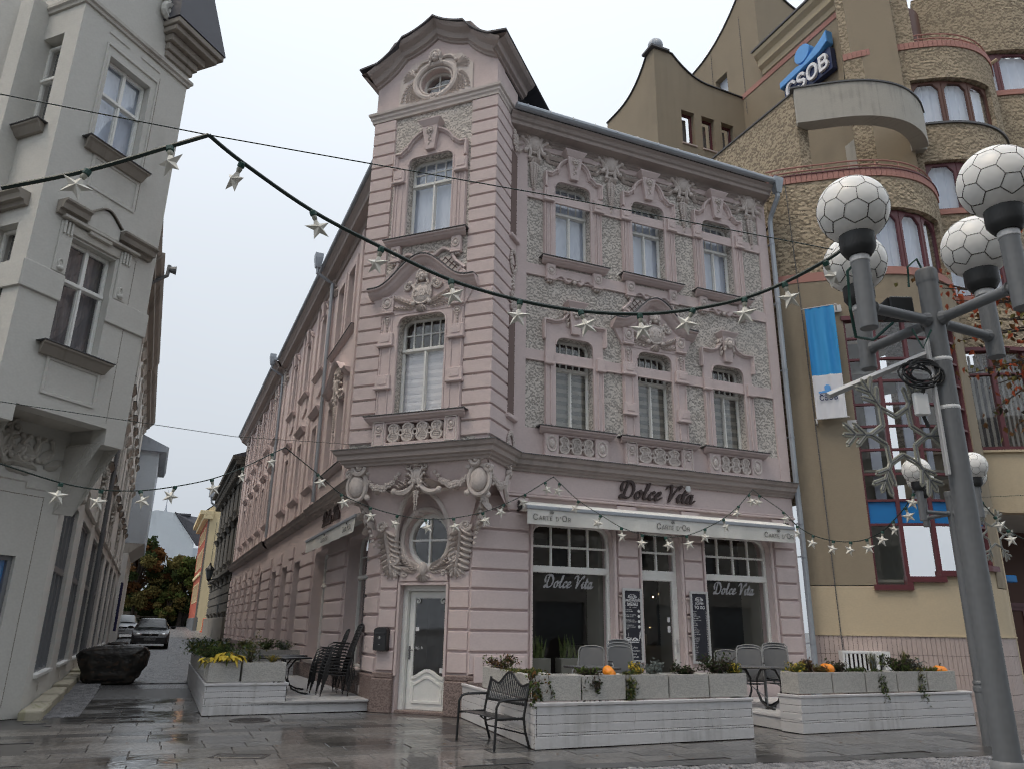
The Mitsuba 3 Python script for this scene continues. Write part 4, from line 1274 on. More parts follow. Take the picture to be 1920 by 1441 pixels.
obj('glazing_bar', MB().box(tc - 0.012, tc + 0.012, 14.0, 14.7, -0.23, -0.18).box(tc - 0.4, tc + 0.4, 14.345, 14.37, -0.231, -0.181), 'white', w, MF)
obj('pane', MB().ext(ov, -0.206, -0.205), 'pane', w, MF)
obj('dark_room', MB().box(tc - 0.5, tc + 0.5, 13.9, 14.9, -0.42, -0.41), 'darkcurtain', w, MF)
casement(PB, MF, tc - tw, tc + tw, 10.06, 12.24, 0.20, 11.60, 'curtain', 0.19, (4, 2))
surround_upper(MF, tc, tw, 0.95, 10.06, 12.24)
sill(PB, MF, tc, 1.04, 10.06)
apron(MF, tc, 0.94, 9.92, True)
casement(PB, MF, tc - tw, tc + tw, 5.93, 8.15, 0.20, 7.42, None, 0.2, (5, 2), zebra=('blindwhite', 'blindgap', 0.085))
pediment(MF, tc, tw, 1.02, 5.93, 8.15, 1.32, 'CEA')
sill(PB, MF, tc, 1.18, 5.87, 0.24)
balustrade(MF, tc, 1.02, 5.74, 5.19, 4, False)
# slit windows with wreaths on the tower's flank
for z0, z1 in ((10.3, 12.6), (6.0, 8.3)):
    k = obj('niche', MB().box(0.86, 1.24, z0, z1, 0.045, 0.055), 'dark_gap', PB, MSD)
    mb = MB().box(0.78, 1.28, z0 - 0.10, z0, 0, 0.14, 0.02)
    obj('sill', mb, 'pink', k, MSD)
    mo = MB()
    for j in range(16):
        a_ = j * 2 * PI / 16
        flower(mo, 1.03 + 0.17 * math.cos(a_), z0 - 0.65 + 0.26 * math.sin(a_), 0.06, 0.08)
    for j in range(9): flower(mo, 1.03 + 0.10 * math.sin(j * 2.2), z1 + 0.10 + 0.05 * j, 0.085, 0.09)
    for j in range(5): mo.ell((1.03, z0 - 1.02 - 0.07 * j, 0.07), (0.07 - 0.008 * j, 0.05, 0.05), 0); leaf(mo, 1.03, z0 - 1.0 - 0.06 * j, -PI / 2 + (-1) ** j * 0.7, 0.16, 0.04, 0.05, 0.05)
    obj('wreath', mo, 'ornament', k, MSD)

# --- main first-floor cornice running round tower and both fronts
PRp = lambda u, n: (R0 + DR * u + NR * n)
DL2, NL2 = np.array([math.sin(aL), math.cos(aL)]), np.array([math.cos(aL), -math.sin(aL)])
PLp = lambda u, n: (T0 + DL2 * u + NL2 * n)
plan = [PLp(-9.4, 0), PLp(-0.90, 0), PT(tu0, 0), PT(tu1, 0), PRp(0.885, 0), PRp(8.55, 0)]
prof = [(0.0, 4.84), (-0.05, 4.85), (-0.06, 4.89), (-0.11, 4.92), (-0.12, 4.96), (-0.17, 4.98), (-0.18, 5.07), (-0.23, 5.10), (-0.26, 5.165), (-0.27, 5.19), (0.0, 5.21)]
k = obj('street_cornice', MB().sweep(plan, prof), 'cornice', PB)
obj('flashing', MB().sweep(plan, [(0.0, 5.216), (-0.285, 5.195), (-0.285, 5.18)]), 'flash', k)
# --- chamfered ground floor under the tower: door, round window, bell-shaped corbel
od = sbox(0.46, 0.0, 1.53, 2.45); orw = ellipse(1.0, 3.37, 0.50, 0.56)
obj('wall', MB().ext(sbox(0, 0, 2.01, 5.0).difference(unary_union([od, orw])), -0.45, 0), 'pink', PB, MT)
ZT = (2.73, 2.36, 1.98, 1.58, 1.18, 0.76)
courses(MT, 0.0, 0.40, ZT, proud=0.055); courses(MT, 1.60, 2.03, ZT, proud=0.055)
courses(MT, 0.0, 0.36, (3.9, 3.5, 3.12, 2.73), proud=0.03); courses(MT, 1.66, 2.01, (3.9, 3.5, 3.12, 2.73), proud=0.03)
for u0, u1 in ((-0.06, 0.42), (1.58, 2.06)):
    obj('plinth', MB().box(u0, u1, 0, 0.64, 0, 0.12, 0.02).box(u0, u1, 0.64, 0.75, 0, 0.085, 0.02), 'granite', PB, MT)
obj('door_surround', MB().sweep([(0.42, 0.7), (0.42, 2.50), (1.57, 2.50), (1.57, 0.7)], [(0, 0), (0, 0.05), (-0.05, 0.05), (-0.05, 0)]).ext(sbox(0.44, 2.52, 1.55, 2.76), 0, 0.05, 0.012), 'pink', PB, MT)
zz_ = np.linspace(2.62, 4.86, 26)


def bell(z):
    t = (z - 2.62) / (4.86 - 2.62)
    n = 0.05 + 0.62 * (t ** 1.9)
    ul = 0.22 - 0.85 * t ** 1.4
    if z < 3.2: ua = 0.36
    else:
        q = min(1.0, (z - 3.2) / (4.36 - 3.2)); ua = 1.005 - 0.645 * math.sqrt(max(0.0, 1 - q ** 2))
    return n, ul, ua


mb = MB()
for sg_ in (-1, 1):
    def U(u): return u if sg_ < 0 else 2.01 - u
    fr = [[[U(ul + (ua - ul) * k / 6), z, n * (1 - 0.10 * (k / 6) ** 2) + 0.0] for k in range(7)] for z in zz_ for n, ul, ua in [bell(z)]]
    mb.grid(np.array(fr))
    mb.grid(np.array([[[U(ua), z, n * 0.90], [U(ua), z, -0.02]] for z in zz_ if z < 4.37 for n, ul, ua in [bell(z)]]))
    mb.grid(np.array([[[U(ul), z, n], [U(ul), z, -0.6]] for z in zz_ for n, ul, ua in [bell(z)]]))
cb = obj('corbel', mb, 'pink', PB, MT, smooth=50)
ap = [(bell(z)[2], z, bell(z)[0] * 0.9 + 0.02) for z in zz_ if z < 4.36]
top = [(1.005 + math.sin(x) * 0.12, 4.36 + 0.01, bell(4.36)[0] * 0.9 + 0.02) for x in (-0.6, 0, 0.6)]
mb = MB().tube([*ap, top[1], *[(2.01 - u, z, n) for u, z, n in ap[::-1]]], 0.05, 7)
obj('arch_moulding', mb, 'ornament', cb, MT, smooth=40)
mb = MB()
for sg_ in (-1, 1):
    c = lambda u: 1.005 + sg_ * u
    # acanthus console at the foot of the bell
    for j in range(7):
        zc = 3.55 - j * 0.11; nn = bell(max(zc, 2.63))[0] + 0.03
        for q in (-1, 0, 1):
            leaf(mb, c(0.86 - 0.018 * j), zc, -PI / 2 + q * 0.75, 0.30, 0.075, nn, 0.09, q * 0.6)
    for j in range(5): leaf(mb, c(0.74), 2.80, -PI / 2 + (j - 2) * 0.45, 0.26, 0.06, 0.07, 0.07)
    volute(mb, c(0.70), 2.98, 0.13, 1.5, sg_, 0, 0.13, 0.05)
    volute(mb, c(0.98), 3.62, 0.12, 1.4, -sg_, 0, 0.20, 0.045)
    # big scroll cartouche on the tower's lower corner
    ucx = c(1.42)
    mb.ell((ucx, 4.45, 0.58), (0.18, 0.24, 0.14), 2)
    mb.ringv(ucx, 4.45, 0.23, 0.30, 0.58, 0.05, 6, 22)
    volute(mb, ucx - sg_ * 0.05, 4.84, 0.17, 1.4, sg_, 0, 0.66, 0.06)
    volute(mb, ucx + sg_ * 0.20, 4.70, 0.10, 1.2, -sg_, 0, 0.62, 0.04)
    scroll_c(mb, ucx - sg_ * 0.24, 4.72, ucx - sg_ * 0.26, 4.20, sg_ * 0.10, 0.05, 0.56)
    scroll_c(mb, ucx + sg_ * 0.22, 4.70, ucx + sg_ * 0.16, 4.15, -sg_ * 0.10, 0.05, 0.50)
    for j in range(7): leaf(mb, ucx - sg_ * 0.02 * j, 4.28 - 0.10 * j, -PI / 2 + ((j % 3) - 1) * 0.6, 0.24, 0.06, bell(4.28 - 0.10 * j)[0] + 0.03, 0.08)
    for j in range(9): mb.ell((ucx - sg_ * (0.02 + 0.03 * j), 4.05 - 0.10 * j, bell(4.05 - 0.10 * j)[0] + 0.05), (0.06 - 0.003 * j,) * 3, 0)
    garland(mb, (c(0.42), 4.66), (c(1.20), 4.58), 0.24, 1.15, 0.58, 12)
    scroll_c(mb, c(0.05), 4.50, c(0.52), 4.30, -sg_ * 0.12, 0.055, 0.56)
    leaf(mb, c(0.50), 4.30, PI / 2 - sg_ * 1.4, 0.22, 0.05, 0.54, 0.06)
    for j in range(5): leaf(mb, c(0.10 + 0.07 * j), 4.48 - 0.03 * j, PI / 2 - sg_ * 0.9, 0.15, 0.04, 0.58, 0.06)
cartouche(mb, 1.005, 4.62, 0.62, 0.58, (0, 0))
obj('carving', mb, 'ornament', cb, MT)
# garland on the flank of the bell
mb = MB(); garland(mb, (0.05, 4.70), (1.15, 4.78), 0.35, 1.3, 0.03, 12); scroll_c(mb, 1.1, 4.75, 1.05, 4.1, -0.2, 0.05, 0.03)
obj('flank_garland', mb, 'ornament', cb, MSD)
obj('flank_wall', MB().add([loc(MSD, 0, 4.86), loc(MSD, 1.31, 4.86), loc(MSD, 1.31, 3.9), loc(MSD, 0.75, 4.2), loc(MSD, 0.3, 4.55)], [[0, 1, 2], [0, 2, 3], [0, 3, 4]]), 'pink', cb)
w = obj('round_window', MB().ext(orw.difference(ellipse(1.0, 3.37, 0.415, 0.475)), -0.26, -0.14, 0.012), 'white', PB, MT)
obj('glazing_bar', MB().box(0.98, 1.02, 2.9, 3.84, -0.24, -0.16).box(0.58, 1.42, 3.35, 3.39, -0.241, -0.161), 'white', w, MT)
obj('pane', MB().ext(orw, -0.206, -0.205), 'pane', w, MT)
obj('dark_room', MB().box(0.4, 1.6, 2.7, 4.0, -1.2, -1.19), 'room', w, MT)
k = obj('window_ring', MB().ringv(1.0, 3.37, 0.56, 0.62, 0.02, 0.06, 7, 36), 'ornament', PB, MT)
mb = MB()
for sg_ in (-1, 1):
    palm(mb, 1.0 + sg_ * 0.10, 2.74, PI / 2 - sg_ * (PI / 2 - 0.55), 0.62, 8, 0.07, 1.1)
    palm(mb, 1.0 + sg_ * 0.12, 2.72, PI / 2 - sg_ * (PI / 2 - 0.15), 0.45, 6, 0.06)
    volute(mb, 1.0 + sg_ * 0.46, 2.68, 0.07, 1.1, sg_, 0, 0.06, 0.03)
mb.ell((1.0, 2.77, 0.10), (0.09, 0.14, 0.08), 2)
for j in range(7): leaf(mb, 1.0, 2.68, -PI / 2 + (j - 3) * 0.36, 0.2, 0.04, 0.07, 0.05)
obj('relief', mb, 'ornament', k, MT)
# white glazed corner door
wav = [(0.70 + 0.70 * x, 0.66 + 0.14 * math.sin(PI * x) ** 2) for x in np.linspace(0, 1, 15)]
glass = Polygon([(0.70, 2.20), *wav, (1.40, 2.20)])
dk = obj('corner_door', MB().ext(sbox(0.46, 0.05, 1.53, 2.45).difference(sbox(0.57, 0.05, 1.47, 2.34)), -0.30, -0.12, 0.015), 'white', PB, MT, label='white glazed corner door with a wavy panelled base')
lf = obj('leaf', MB().ext(sbox(0.575, 0.06, 1.465, 2.335).difference(glass.buffer(-0.001)), -0.28, -0.23, 0.01), 'white', dk, MT)
obj('pane', MB().ext(glass, -0.256, -0.255), 'pane', dk, MT)
mb = MB().sweep(wav, [(0.03, -0.24), (0.03, -0.20), (-0.03, -0.20), (-0.05, -0.24)])
mb.sweep([(0.72, 0.56), *[(u, z - 0.12) for u, z in wav[1:-1]], (1.38, 0.56), (1.38, 0.20), (0.72, 0.20)], [(0.012, -0.235), (0.012, -0.205), (-0.03, -0.205), (-0.03, -0.235)], closed=True)
for sg_ in (-1, 1):
    volute(mb, 1.05 + sg_ * 0.29, 2.14, 0.06, 1.0, sg_, PI / 2, -0.225, 0.018)
obj('moulding', mb, 'white', dk, MT)
obj('handle', MB().box(0.60, 0.64, 1.00, 1.26, -0.23, -0.215, 0.005).tube([(0.62, 1.18, -0.22), (0.62, 1.18, -0.17), (0.72, 1.18, -0.165)], 0.010, 6), 'flash', dk, MT)
mb = MB(); text(mb, 'Wi-fi', 0.73, 1.20, 0.05, -0.254)
mb.box(0.72, 0.80, 1.55, 1.63, -0.254, -0.252).box(1.30, 1.38, 0.76, 0.85, -0.254, -0.252)
obj('lettering', mb, 'chalk', dk, MT, label='small white Wi-fi lettering and stickers')
obj('dark_room', MB().box(0.3, 1.7, 0.0, 2.6, -1.6, -1.59), 'room', dk, MT)
obj('threshold', MB().box(0.44, 1.55, 0.0, 0.06, -0.40, 0.0, 0.01), 'granite', PB, MT)

# --- street front (L), seen at a grazing angle
LWIN = [(-7.75, -6.85), (-6.25, -5.35), (-10.55, -9.7), (-13.6, -12.75), (-16.7, -15.85), (-21.6, -20.75), (-24.4, -23.55), (-27.2, -26.35), (-30.0, -29.15), (-32.9, -32.05)]
LG = [(-3.40, -1.20, 0.70, 3.75, 0.28), (-8.0, -5.8, 0.70, 3.75, 0.28), (-11.9, -10.35, 0.62, 3.72, 0.05), (-14.7, -13.1, 0.62, 3.72, 0.05), (-17.5, -15.9, 0.62, 3.72, 0.05), (-21.7, -20.4, 0.3, 3.95, 0.6)] + [(-u - 0.55, -u + 0.55, 2.15, 3.75, 0.05) for u in (23.9, 26.7, 29.5, 32.3, 34.6)] + [(-u - 0.4, -u + 0.4, 0.95, 1.65, 0.05) for u in (23.9, 26.7, 29.5, 32.3, 34.6)]
ops = [rrect(a, b, z0, z1, 0.1) for a, b in LWIN for z0, z1 in ((10.15, 12.35), (6.05, 8.2))]
obj('wall', MB().ext(sbox(-36.5, 5.0, -0.3, 13.6).difference(unary_union(ops)), -0.45, 0), 'pinkrow', PB, ML)
obj('wall', MB().ext(sbox(-36.5, 0.0, 0.0, 5.0).difference(unary_union([rrect(a, b, c, d, r) for a, b, c, d, r in LG])), -0.45, 0), 'pink', PB, ML)
for a, b in LWIN:
    for z0, z1 in ((10.15, 12.35), (6.05, 8.2)):
        casement(PB, ML, a, b, z0, z1, 0.22, z0 + 1.45, 'darkcurtain' if rng.random() < .5 else 'curtain', 0.09, None)
        uc, hw = (a + b) / 2, (b - a) / 2
        obj('window_surround', MB().ext(sbox(uc - hw - 0.2, z0, uc + hw + 0.2, z1 + 0.25).difference(rrect(a, b, z0 - .1, z1, 0.1)), 0, 0.06, 0.012), 'pinkrow', PB, ML)
        if uc < -8:
            sill(PB, ML, uc, hw + 0.42, z0, 0.20, 'pinkrow', False, 0.16)
            mb = MB()
            mb.ext(Polygon([(uc - hw - 0.15, z0 - 0.16)] + [(uc - hw - 0.15 + (2 * hw + 0.3) * x, z0 - 0.62 - 0.20 * math.sin(PI * x)) for x in np.linspace(0, 1, 9)] + [(uc + hw + 0.15, z0 - 0.16)]), 0, 0.06, 0.01)
            obj('apron', mb, 'pinkrow', PB, ML)
            if z0 < 8:
                sill(PB, ML, uc, hw + 0.38, z1 + 0.60, 0.22, 'pinkrow', False, 0.2)
            else:
                mb = MB().hull([(uc + k * x, z, n) for k in (-1, 1) for (x, z, n) in ((0.1, z1, 0), (0.1, z1, 0.14), (0.22, z1 + 0.5, 0.2), (0.22, z1 + 0.5, 0))])
                mb.sweep([(uc - hw - 0.25, z1 + 0.1), (uc - hw - 0.1, z1 + 0.28), (uc, z1 + 0.62), (uc + hw + 0.1, z1 + 0.28), (uc + hw + 0.25, z1 + 0.1)], [(0, 0), (0, 0.12), (-0.08, 0.10), (-0.10, 0)])
                obj('hood', mb, 'pinkrow', PB, ML)
# paired bay next to the tower
sill(PB, ML, -6.55, 1.75, 10.12, 0.14, 'pinkrow', True); sill(PB, ML, -6.55, 1.75, 6.0, 0.16, 'pinkrow', True)
left = [(-8.2, 8.72), (-8.0, 8.72)] + [(-8.0 + 1.45 * x, 8.72 + 0.62 * (1 - math.cos(PI * x)) / 2) for x in np.linspace(0.1, 1, 8)]
path = left + mirror(left, -6.55)[1:]
k = obj('pediment', MB().sweep(path, [(0.09, 0), (0.09, 0.24), (0.0, 0.17), (-0.08, 0.06), (-0.09, 0)]), 'pinkrow', PB, ML)
mb = MB(); cartouche(mb, -6.55, 8.65, 1.2, 0.06)
obj('crest', mb, 'ornament', k, ML)
mb = MB()
for u in (-4.6, -8.95, -11.6, -14.7, -17.75, -19.6, -22.6, -25.4, -28.2, -31.0, -34.0, -36.1):
    mb.box(u - 0.16, u + 0.16, 5.2, 13.1, 0, 0.07, 0.012)
obj('pilaster', mb, 'pink', PB, ML)
mb = MB()
for u in (-2.0, -9.0, -19.7, -22.6, -29.6, -35.6): cartouche(mb, u, 12.95, 1.1, 0.05)
obj('cartouche', mb, 'ornament', PB, ML)
prof = [(0, 13.08), (0.06, 13.1), (0.09, 13.2), (0.13, 13.25), (0.34, 13.30), (0.36, 13.40), (0.44, 13.50), (0.50, 13.56), (0.0, 13.60)]
for u0, u1, dn in ((-19.5, -0.7, 0.0), (-36.6, -19.5, 0.10)):
    mb = MB().grid(np.array([[[u, z, n + (dn if n > 0 else 0)] for n, z in prof] for u in (u0, u1)]))
    mb.add(np.array([[u0, z, n + dn] for n, z in prof]), [[0, i, i + 1] for i in range(1, len(prof) - 1)])
    obj('cornice', mb, 'cornice', PB, ML)
    obj('gutter', MB().tube([(u, 13.66, 0.52 + dn) for u in (u0, u1)], 0.075, 8), 'zinc', PB, ML)
for u in (-8.6, -20.0):
    k = obj('gutter_head', MB().hull([(u + x, z, 0.72 + y) for x in (-.15, .15) for y in (-.14, .14) for z in (14.02, 13.86)] + [(u + x, 13.5, 0.72 + y) for x in (-.09, .09) for y in (-.09, .09)]).tube([(u, 13.55, 0.72), (u, 13.3, 0.72), (u, 13.1, 0.35), (u, 13.0, 0.16), (u, 5.4, 0.12)], 0.06, 8), 'zinc', PB, ML)
# lower cornice and ground floor of the street front
prof = [(0, 4.84), (0.06, 4.86), (0.12, 4.95), (0.18, 5.0), (0.20, 5.09), (0.26, 5.16), (0.0, 5.21)]
for u0, u1, dn in ((-19.5, -9.4, 0.0), (-36.6, -19.5, 0.10)):
    mb = MB().grid(np.array([[[u, z, n + (dn if n > 0 else 0)] for n, z in prof] for u in (u0, u1)]))
    obj('street_cornice', mb, 'cornice', PB, ML)
GL = (4.30, 3.86, 3.45, 3.05, 2.66, 2.26, 1.86, 1.46, 1.06, 0.70)
for u0, u1 in ((-1.12, -0.02), (-5.72, -3.48), (-10.27, -8.08), (-13.0, -12.0), (-15.8, -14.8), (-20.3, -17.6), (-23.2, -21.8), (-26.0, -24.6), (-28.8, -27.4), (-31.6, -30.2), (-33.9, -33.0), (-36.4, -35.3)):
    courses(ML, u0, u1, GL, proud=0.07, gap=0.06)
obj('plinth', MB().box(-36.5, -21.8, 0, 0.9, 0, 0.14, 0.02).box(-5.72, -3.48, 0, 0.70, 0, 0.10, 0.02).box(-1.15, 0.06, 0, 0.70, 0, 0.11, 0.02).box(-3.48, -1.15, 0, 0.62, 0, 0.05).box(-8.08, -5.72, 0, 0.62, 0, 0.05).box(-20.3, -8.08, 0, 0.60, 0, 0.06, 0.02), 'granite', PB, ML)
obj('sill', MB().box(-3.45, -1.15, 0.62, 0.72, -0.1, 0.10, 0.01).box(-8.05, -5.75, 0.62, 0.72, -0.1, 0.10, 0.01), 'cornice', PB, ML)
obj('vent_plate', MB().box(-0.95, -0.85, 0.28, 0.44, 0.1, 0.125).box(-1.35, -1.25, 0.30, 0.46, 0.05, 0.075), 'cornice', PB, ML)
for (a, b, c, d, r) in LG:
    wide = b - a > 1.3
    if (a + b) / 2 < -22:
        casement(PB, ML, a, b, c, d, 0.25, d, 'darkcurtain', 0.04, None, 'white' if c > 2 else 'burgundy')
    elif abs((a + b) / 2 + 21.05) < 0.1:
        k = obj('street_door', MB().ext(rrect(a, b, c, d, r), -0.4, -0.3), 'brownwood', PB, ML)
    else:
        casement(PB, ML, a, b, c, d, 0.30, 2.78, None, max(r - 0.02, 0.03), (3, 2) if wide else None, mull=False, name='shop_window', pane='paneclear')
for i, (a, b, c, d, r) in enumerate(LG[:5]):
    obj('cafe_side_room', MB().box(a - 0.2, b + 0.2, 0.3, 4.2, -2.4, -2.35), 'room_light' if i == 0 else 'room', PB, ML)
sg = thing('street_cafe_sign', 'dark brown raised script sign Dolce Vita on the street side above the side awning', 'sign')
words, wd = dolce_vita(0.42)
for g_ in words:
    obj('letter', MB().ext(affinity.translate(affinity.scale(g_, 2.3 / wd, 0.92, origin=(0, 0)), -7.0, 4.42), 0.025, 0.065), 'signbrown', sg, ML)
# ---------------------------------------------------------------- the pale grey house on the left, with a corner oriel
GH = thing('grey_oriel_house', 'pale grey stucco house on the left with a projecting corner oriel on brackets', 'building')
DA, NA = np.array([math.sin(aA), math.cos(aA)]), np.array([math.cos(aA), -math.sin(aA)])
MO = frame(S0 + NA * 1.0, aA)                                 # oriel front
Bc = S0 + DA * -2.35 + NA * 1.0
MB_ = frame(Bc, aT)                                           # oriel's left flank
Ci = np.array([-9.64, 12.355]); MC = frame(Ci, aR)            # front wall on the square
SG = [(1.0 + 4.35 * k, 3.9 + 4.35 * k, 0.62, 4.08, 0.03) for k in range(7)]
SU = [(2.6 + 2.42 * k, 3.55 + 2.42 * k) for k in range(13)]
ops = [sbox(a, c, b, d) for a, b, c, d, r in SG] + [sbox(a, z0, b, z1) for a, b in SU for z0, z1 in ((6.4, 8.4), (10.3, 12.2))]
obj('wall', MB().ext(sbox(0, -0.1, 34.5, 13.5).difference(unary_union(ops)), -0.4, 0), 'greyplaster', GH, MS)
obj('wall', MB().ext(sbox(-2.7, 0, 0.0, 13.4).difference(sbox(-2.3, 0.9, -0.66, 2.72)), -0.4, -0.0), 'greyplaster', GH, MA)
obj('wall', MB().ext(sbox(-9, 0, 0.0, 16), -0.4, 0), 'greyplaster', GH, MC)
obj('groove', MB().box(-0.372, -0.36, 0.2, 3.8, 0, 0.004).box(-2.6, -0.36, 3.80, 3.815, 0, 0.004), 'greysill', GH, MA)
k = obj('window', MB().ext(sbox(-2.3, 0.9, -0.66, 2.72).difference(sbox(-2.22, 0.98, -0.74, 2.64)), -0.16, -0.08), 'steelframe', GH, MA)
obj('pane', MB().box(-2.25, -0.7, 0.95, 2.68, -0.121, -0.12), 'pane', k, MA)
obj('poster', MB().box(-2.22, -0.74, 1.9, 2.64, -0.16, -0.15), 'blueband', k, MA, label='plain blue poster behind the glass')
obj('dark_room', MB().box(-2.4, -0.6, 0.8, 2.8, -0.5, -0.49), 'room', k, MA)
# street front: tall steel shop windows, upper windows with hoods
for (a, b, c, d, r) in SG:
    holes = []
    xs = [a, a + 0.12, a + 1.30, a + 1.55, a + 2.05, b - 0.10, b]
    for x0, x1 in ((a + 0.06, a + 1.30), (a + 1.42, a + 2.08), (a + 2.20, b - 0.06)):
        holes += [sbox(x0, c + 0.08, x1, 2.60), sbox(x0, 2.74, x1, d - 0.08)]
    k = obj('shop_window', MB().ext(sbox(a, c, b, d).difference(unary_union(holes)), -0.20, -0.08, 0.012), 'steelframe', GH, MS)
    for h in holes:
        x0, y0, x1, y1 = h.bounds
        obj('pane', MB().add([[x0, y0, -.15], [x1, y0, -.15], [x1, y1, -.15], [x0, y1, -.15]], [[0, 1, 2, 3]]), 'pane', k, MS)
    obj('dark_room', MB().box(a, b, c, d, -0.75, -0.74), 'room_light' if rng.random() < .4 else 'room', k, MS)
    obj('sill', MB().box(a + 0.02, a + 1.35, c - 0.03, c + 0.03, -0.08, 0.06).box(a + 1.45, b - 0.02, c - 0.03, c + 0.03, -0.08, 0.06), 'white', k, MS)
    obj('vent_plate', MB().box(a + 1.0, a + 1.15, 0.30, 0.46, 0, 0.012), 'greytrim', GH, MS)
for a, b in SU:
    for z0, z1 in ((6.4, 8.4), (10.3, 12.2)):
        casement(GH, MS, a, b, z0, z1, 0.18, z1 - 0.7, 'darkcurtain', 0, None)
        sill(GH, MS, (a + b) / 2, 0.66, z0, 0.16, 'greysill', True, 0.16)
        sill(GH, MS, (a + b) / 2, 0.72, z1 + 0.42, 0.20, 'greytrim', False, 0.22)
path = [(0.0, 4.30)] + [q for k_ in range(7) for q in ((4.1 + 4.35 * k_, 4.30), (4.35 + 4.35 * k_, 4.62), (4.9 + 4.35 * k_, 4.62), (5.1 + 4.35 * k_, 4.30))] + [(34.5, 4.30)]
obj('string_course', MB().sweep(path, [(0.10, 0), (0.10, 0.06), (0.05, 0.09), (0.0, 0.05), (0.0, 0)]), 'greytrim', GH, MS)
mb = MB()
for u in (1.9, 9.0, 16.2, 23.4, 30.6): mb.box(u - 0.2, u + 0.2, 4.9, 13.3, 0, 0.07, 0.015)
obj('pilaster', mb, 'greyplaster', GH, MS)
mb = MB()
for u in (9.0, 16.2, 23.4):
    for z in (5.6, 9.3): cartouche(mb, u, z, 0.9, 0.08, (0, 0))
obj('relief', mb, 'greytrim', GH, MS)
prof = [(0.0, 13.0), (0.08, 13.05), (0.12, 13.16), (0.30, 13.22), (0.32, 13.36), (0.46, 13.46), (0.55, 13.60), (0.55, 13.66), (0.0, 13.72)]
for u0, u1, dn in ((0.6, 9.5, -0.05), (9.5, 22.0, 0.06), (22.0, 34.5, 0.0)):
    mb = MB().grid(np.array([[[u, z, n + (dn if n > 0 else 0)] for n, z in prof] for u in (u0, u1)]))
    for u in (u0, u1): mb.add(np.array([[u, z, n + dn] for n, z in prof]), [[0, i, i + 1] for i in range(1, len(prof) - 1)])
    obj('cornice', mb, 'greysill', GH, MS)
obj('downpipe', MB().tube([(11.0, 13.9, 0.75), (11.0, 13.5, 0.72), (11.0, 13.15, 0.30), (11.0, 13.0, 0.16), (11.0, 0.6, 0.14)], 0.07, 8).lathe([(0.0, 0.0), (0.10, 0), (0.15, 0.22), (0.17, 0.24)], (11.0, 13.75, 0.75), 10), 'lampgrey', GH, MS)
# oriel
oo = [sbox(-1.62, 6.33, -0.62, 8.40), sbox(-1.62, 10.52, -0.60, 12.52)]
ol, orr = -2.35, 0.30
face = sbox(ol, 5.11, orr, 15.4).union(sbox(-0.13, 4.80, orr, 5.2)).union(sbox(ol, 4.80, -1.95, 5.2)).difference(unary_union(oo))
obj('oriel_wall', MB().ext(face, -0.35, 0), 'greyplaster', GH, MO)
ob = [sbox(-1.02, 6.33, -0.42, 8.40), sbox(-1.02, 10.52, -0.42, 12.60)]
obj('oriel_flank', MB().ext(sbox(-1.3, 4.80, 0, 15.4).difference(unary_union(ob)), -0.35, -0.002), 'greyplaster', GH, MB_)
Rc = S0 + DA * 0.30 + NA * 1.0
MRf = frame(Rc, aT + PI)
obj('oriel_flank', MB().ext(sbox(0, 4.80, 1.3, 15.0), -0.35, 0), 'greyplaster', GH, MRf)
obj('soffit', MB().box(-1.95, -0.13, 5.11, 5.16, -1.0, -0.36).box(ol, -1.95, 4.80, 4.85, -1.0, -0.36).box(-0.13, orr - 0.01, 4.80, 4.85, -1.0, -0.36), 'greytrim', GH, MO)
mb = MB()
for u0, u1 in ((-2.33, -1.95), (-0.13, 0.28)):
    p = Polygon([(-0.05, 4.84), (-0.45, 4.80), (-0.98, 3.55), (-1.0, 3.55), (-1.0, 4.84)])
    v = []
    for u in (u0, u1): v += [[u, z, n] for n, z in list(p.exterior.coords)[:-1]]
    mb.add(np.array(v), [[0, 1, 2], [0, 2, 4], [2, 3, 4], [5, 6, 7], [5, 7, 9], [7, 8, 9]] + [x for i in range(5) for x in ([i, (i + 1) % 5, 5 + (i + 1) % 5], [i, 5 + (i + 1) % 5, 5 + i])])
obj('bracket', mb, 'greyplaster', GH, MO)
mb = MB(); cartouche(mb, -1.55, 4.62, 1.1, 0.03, (1, 1))
for j in range(9):
    leaf(mb, -0.5 - 0.13 * j, 4.35 + 0.05 * (j % 3), PI / 2 + (j % 4 - 1.5) * 0.9, 0.42, 0.09, 0.02, 0.09, 0.5 * (-1) ** j)
    scroll_c(mb, -0.45 - 0.15 * j, 4.85, -0.55 - 0.13 * j, 4.45, 0.10 * (-1) ** j, 0.04, 0.04)
obj('relief', mb, 'greytrim', GH, MA)
obj('panel_line', MB().sweep([(-2.2, 4.05), (-0.75, 4.05), (-0.75, 3.95), (-0.36, 3.95)], [(0, 0), (0, 0.015), (-0.02, 0.015), (-0.02, 0)]), 'greytrim', GH, MA)
for (u0, z0, u1, z1), zt in (((-1.62, 6.33, -0.62, 8.40), 7.60), ((-1.62, 10.52, -0.60, 12.52), 11.70)):
    k = casement(GH, MO, u0, u1, z0, z1, 0.16, zt, 'darkcurtain' if z0 < 8 else 'curtain', 0, (2, 1), mull=True, fw=0.07)
    obj('centre_bar', MB().box((u0 + u1) / 2 - 0.035, (u0 + u1) / 2 + 0.035, zt, z1, -0.225, -0.155), 'white', k, MO)
    sill(GH, MO, (u0 + u1) / 2, 0.72, z0 - 0.07, 0.22, 'greysill', True, 0.20)
    casement(GH, MB_, -1.02, -0.42, z0, z1, 0.16, zt, 'darkcurtain', 0, None, mull=False)
    sill(GH, MB_, -0.72, 0.44, z0 - 0.07, 0.20, 'greysill', True, 0.18)
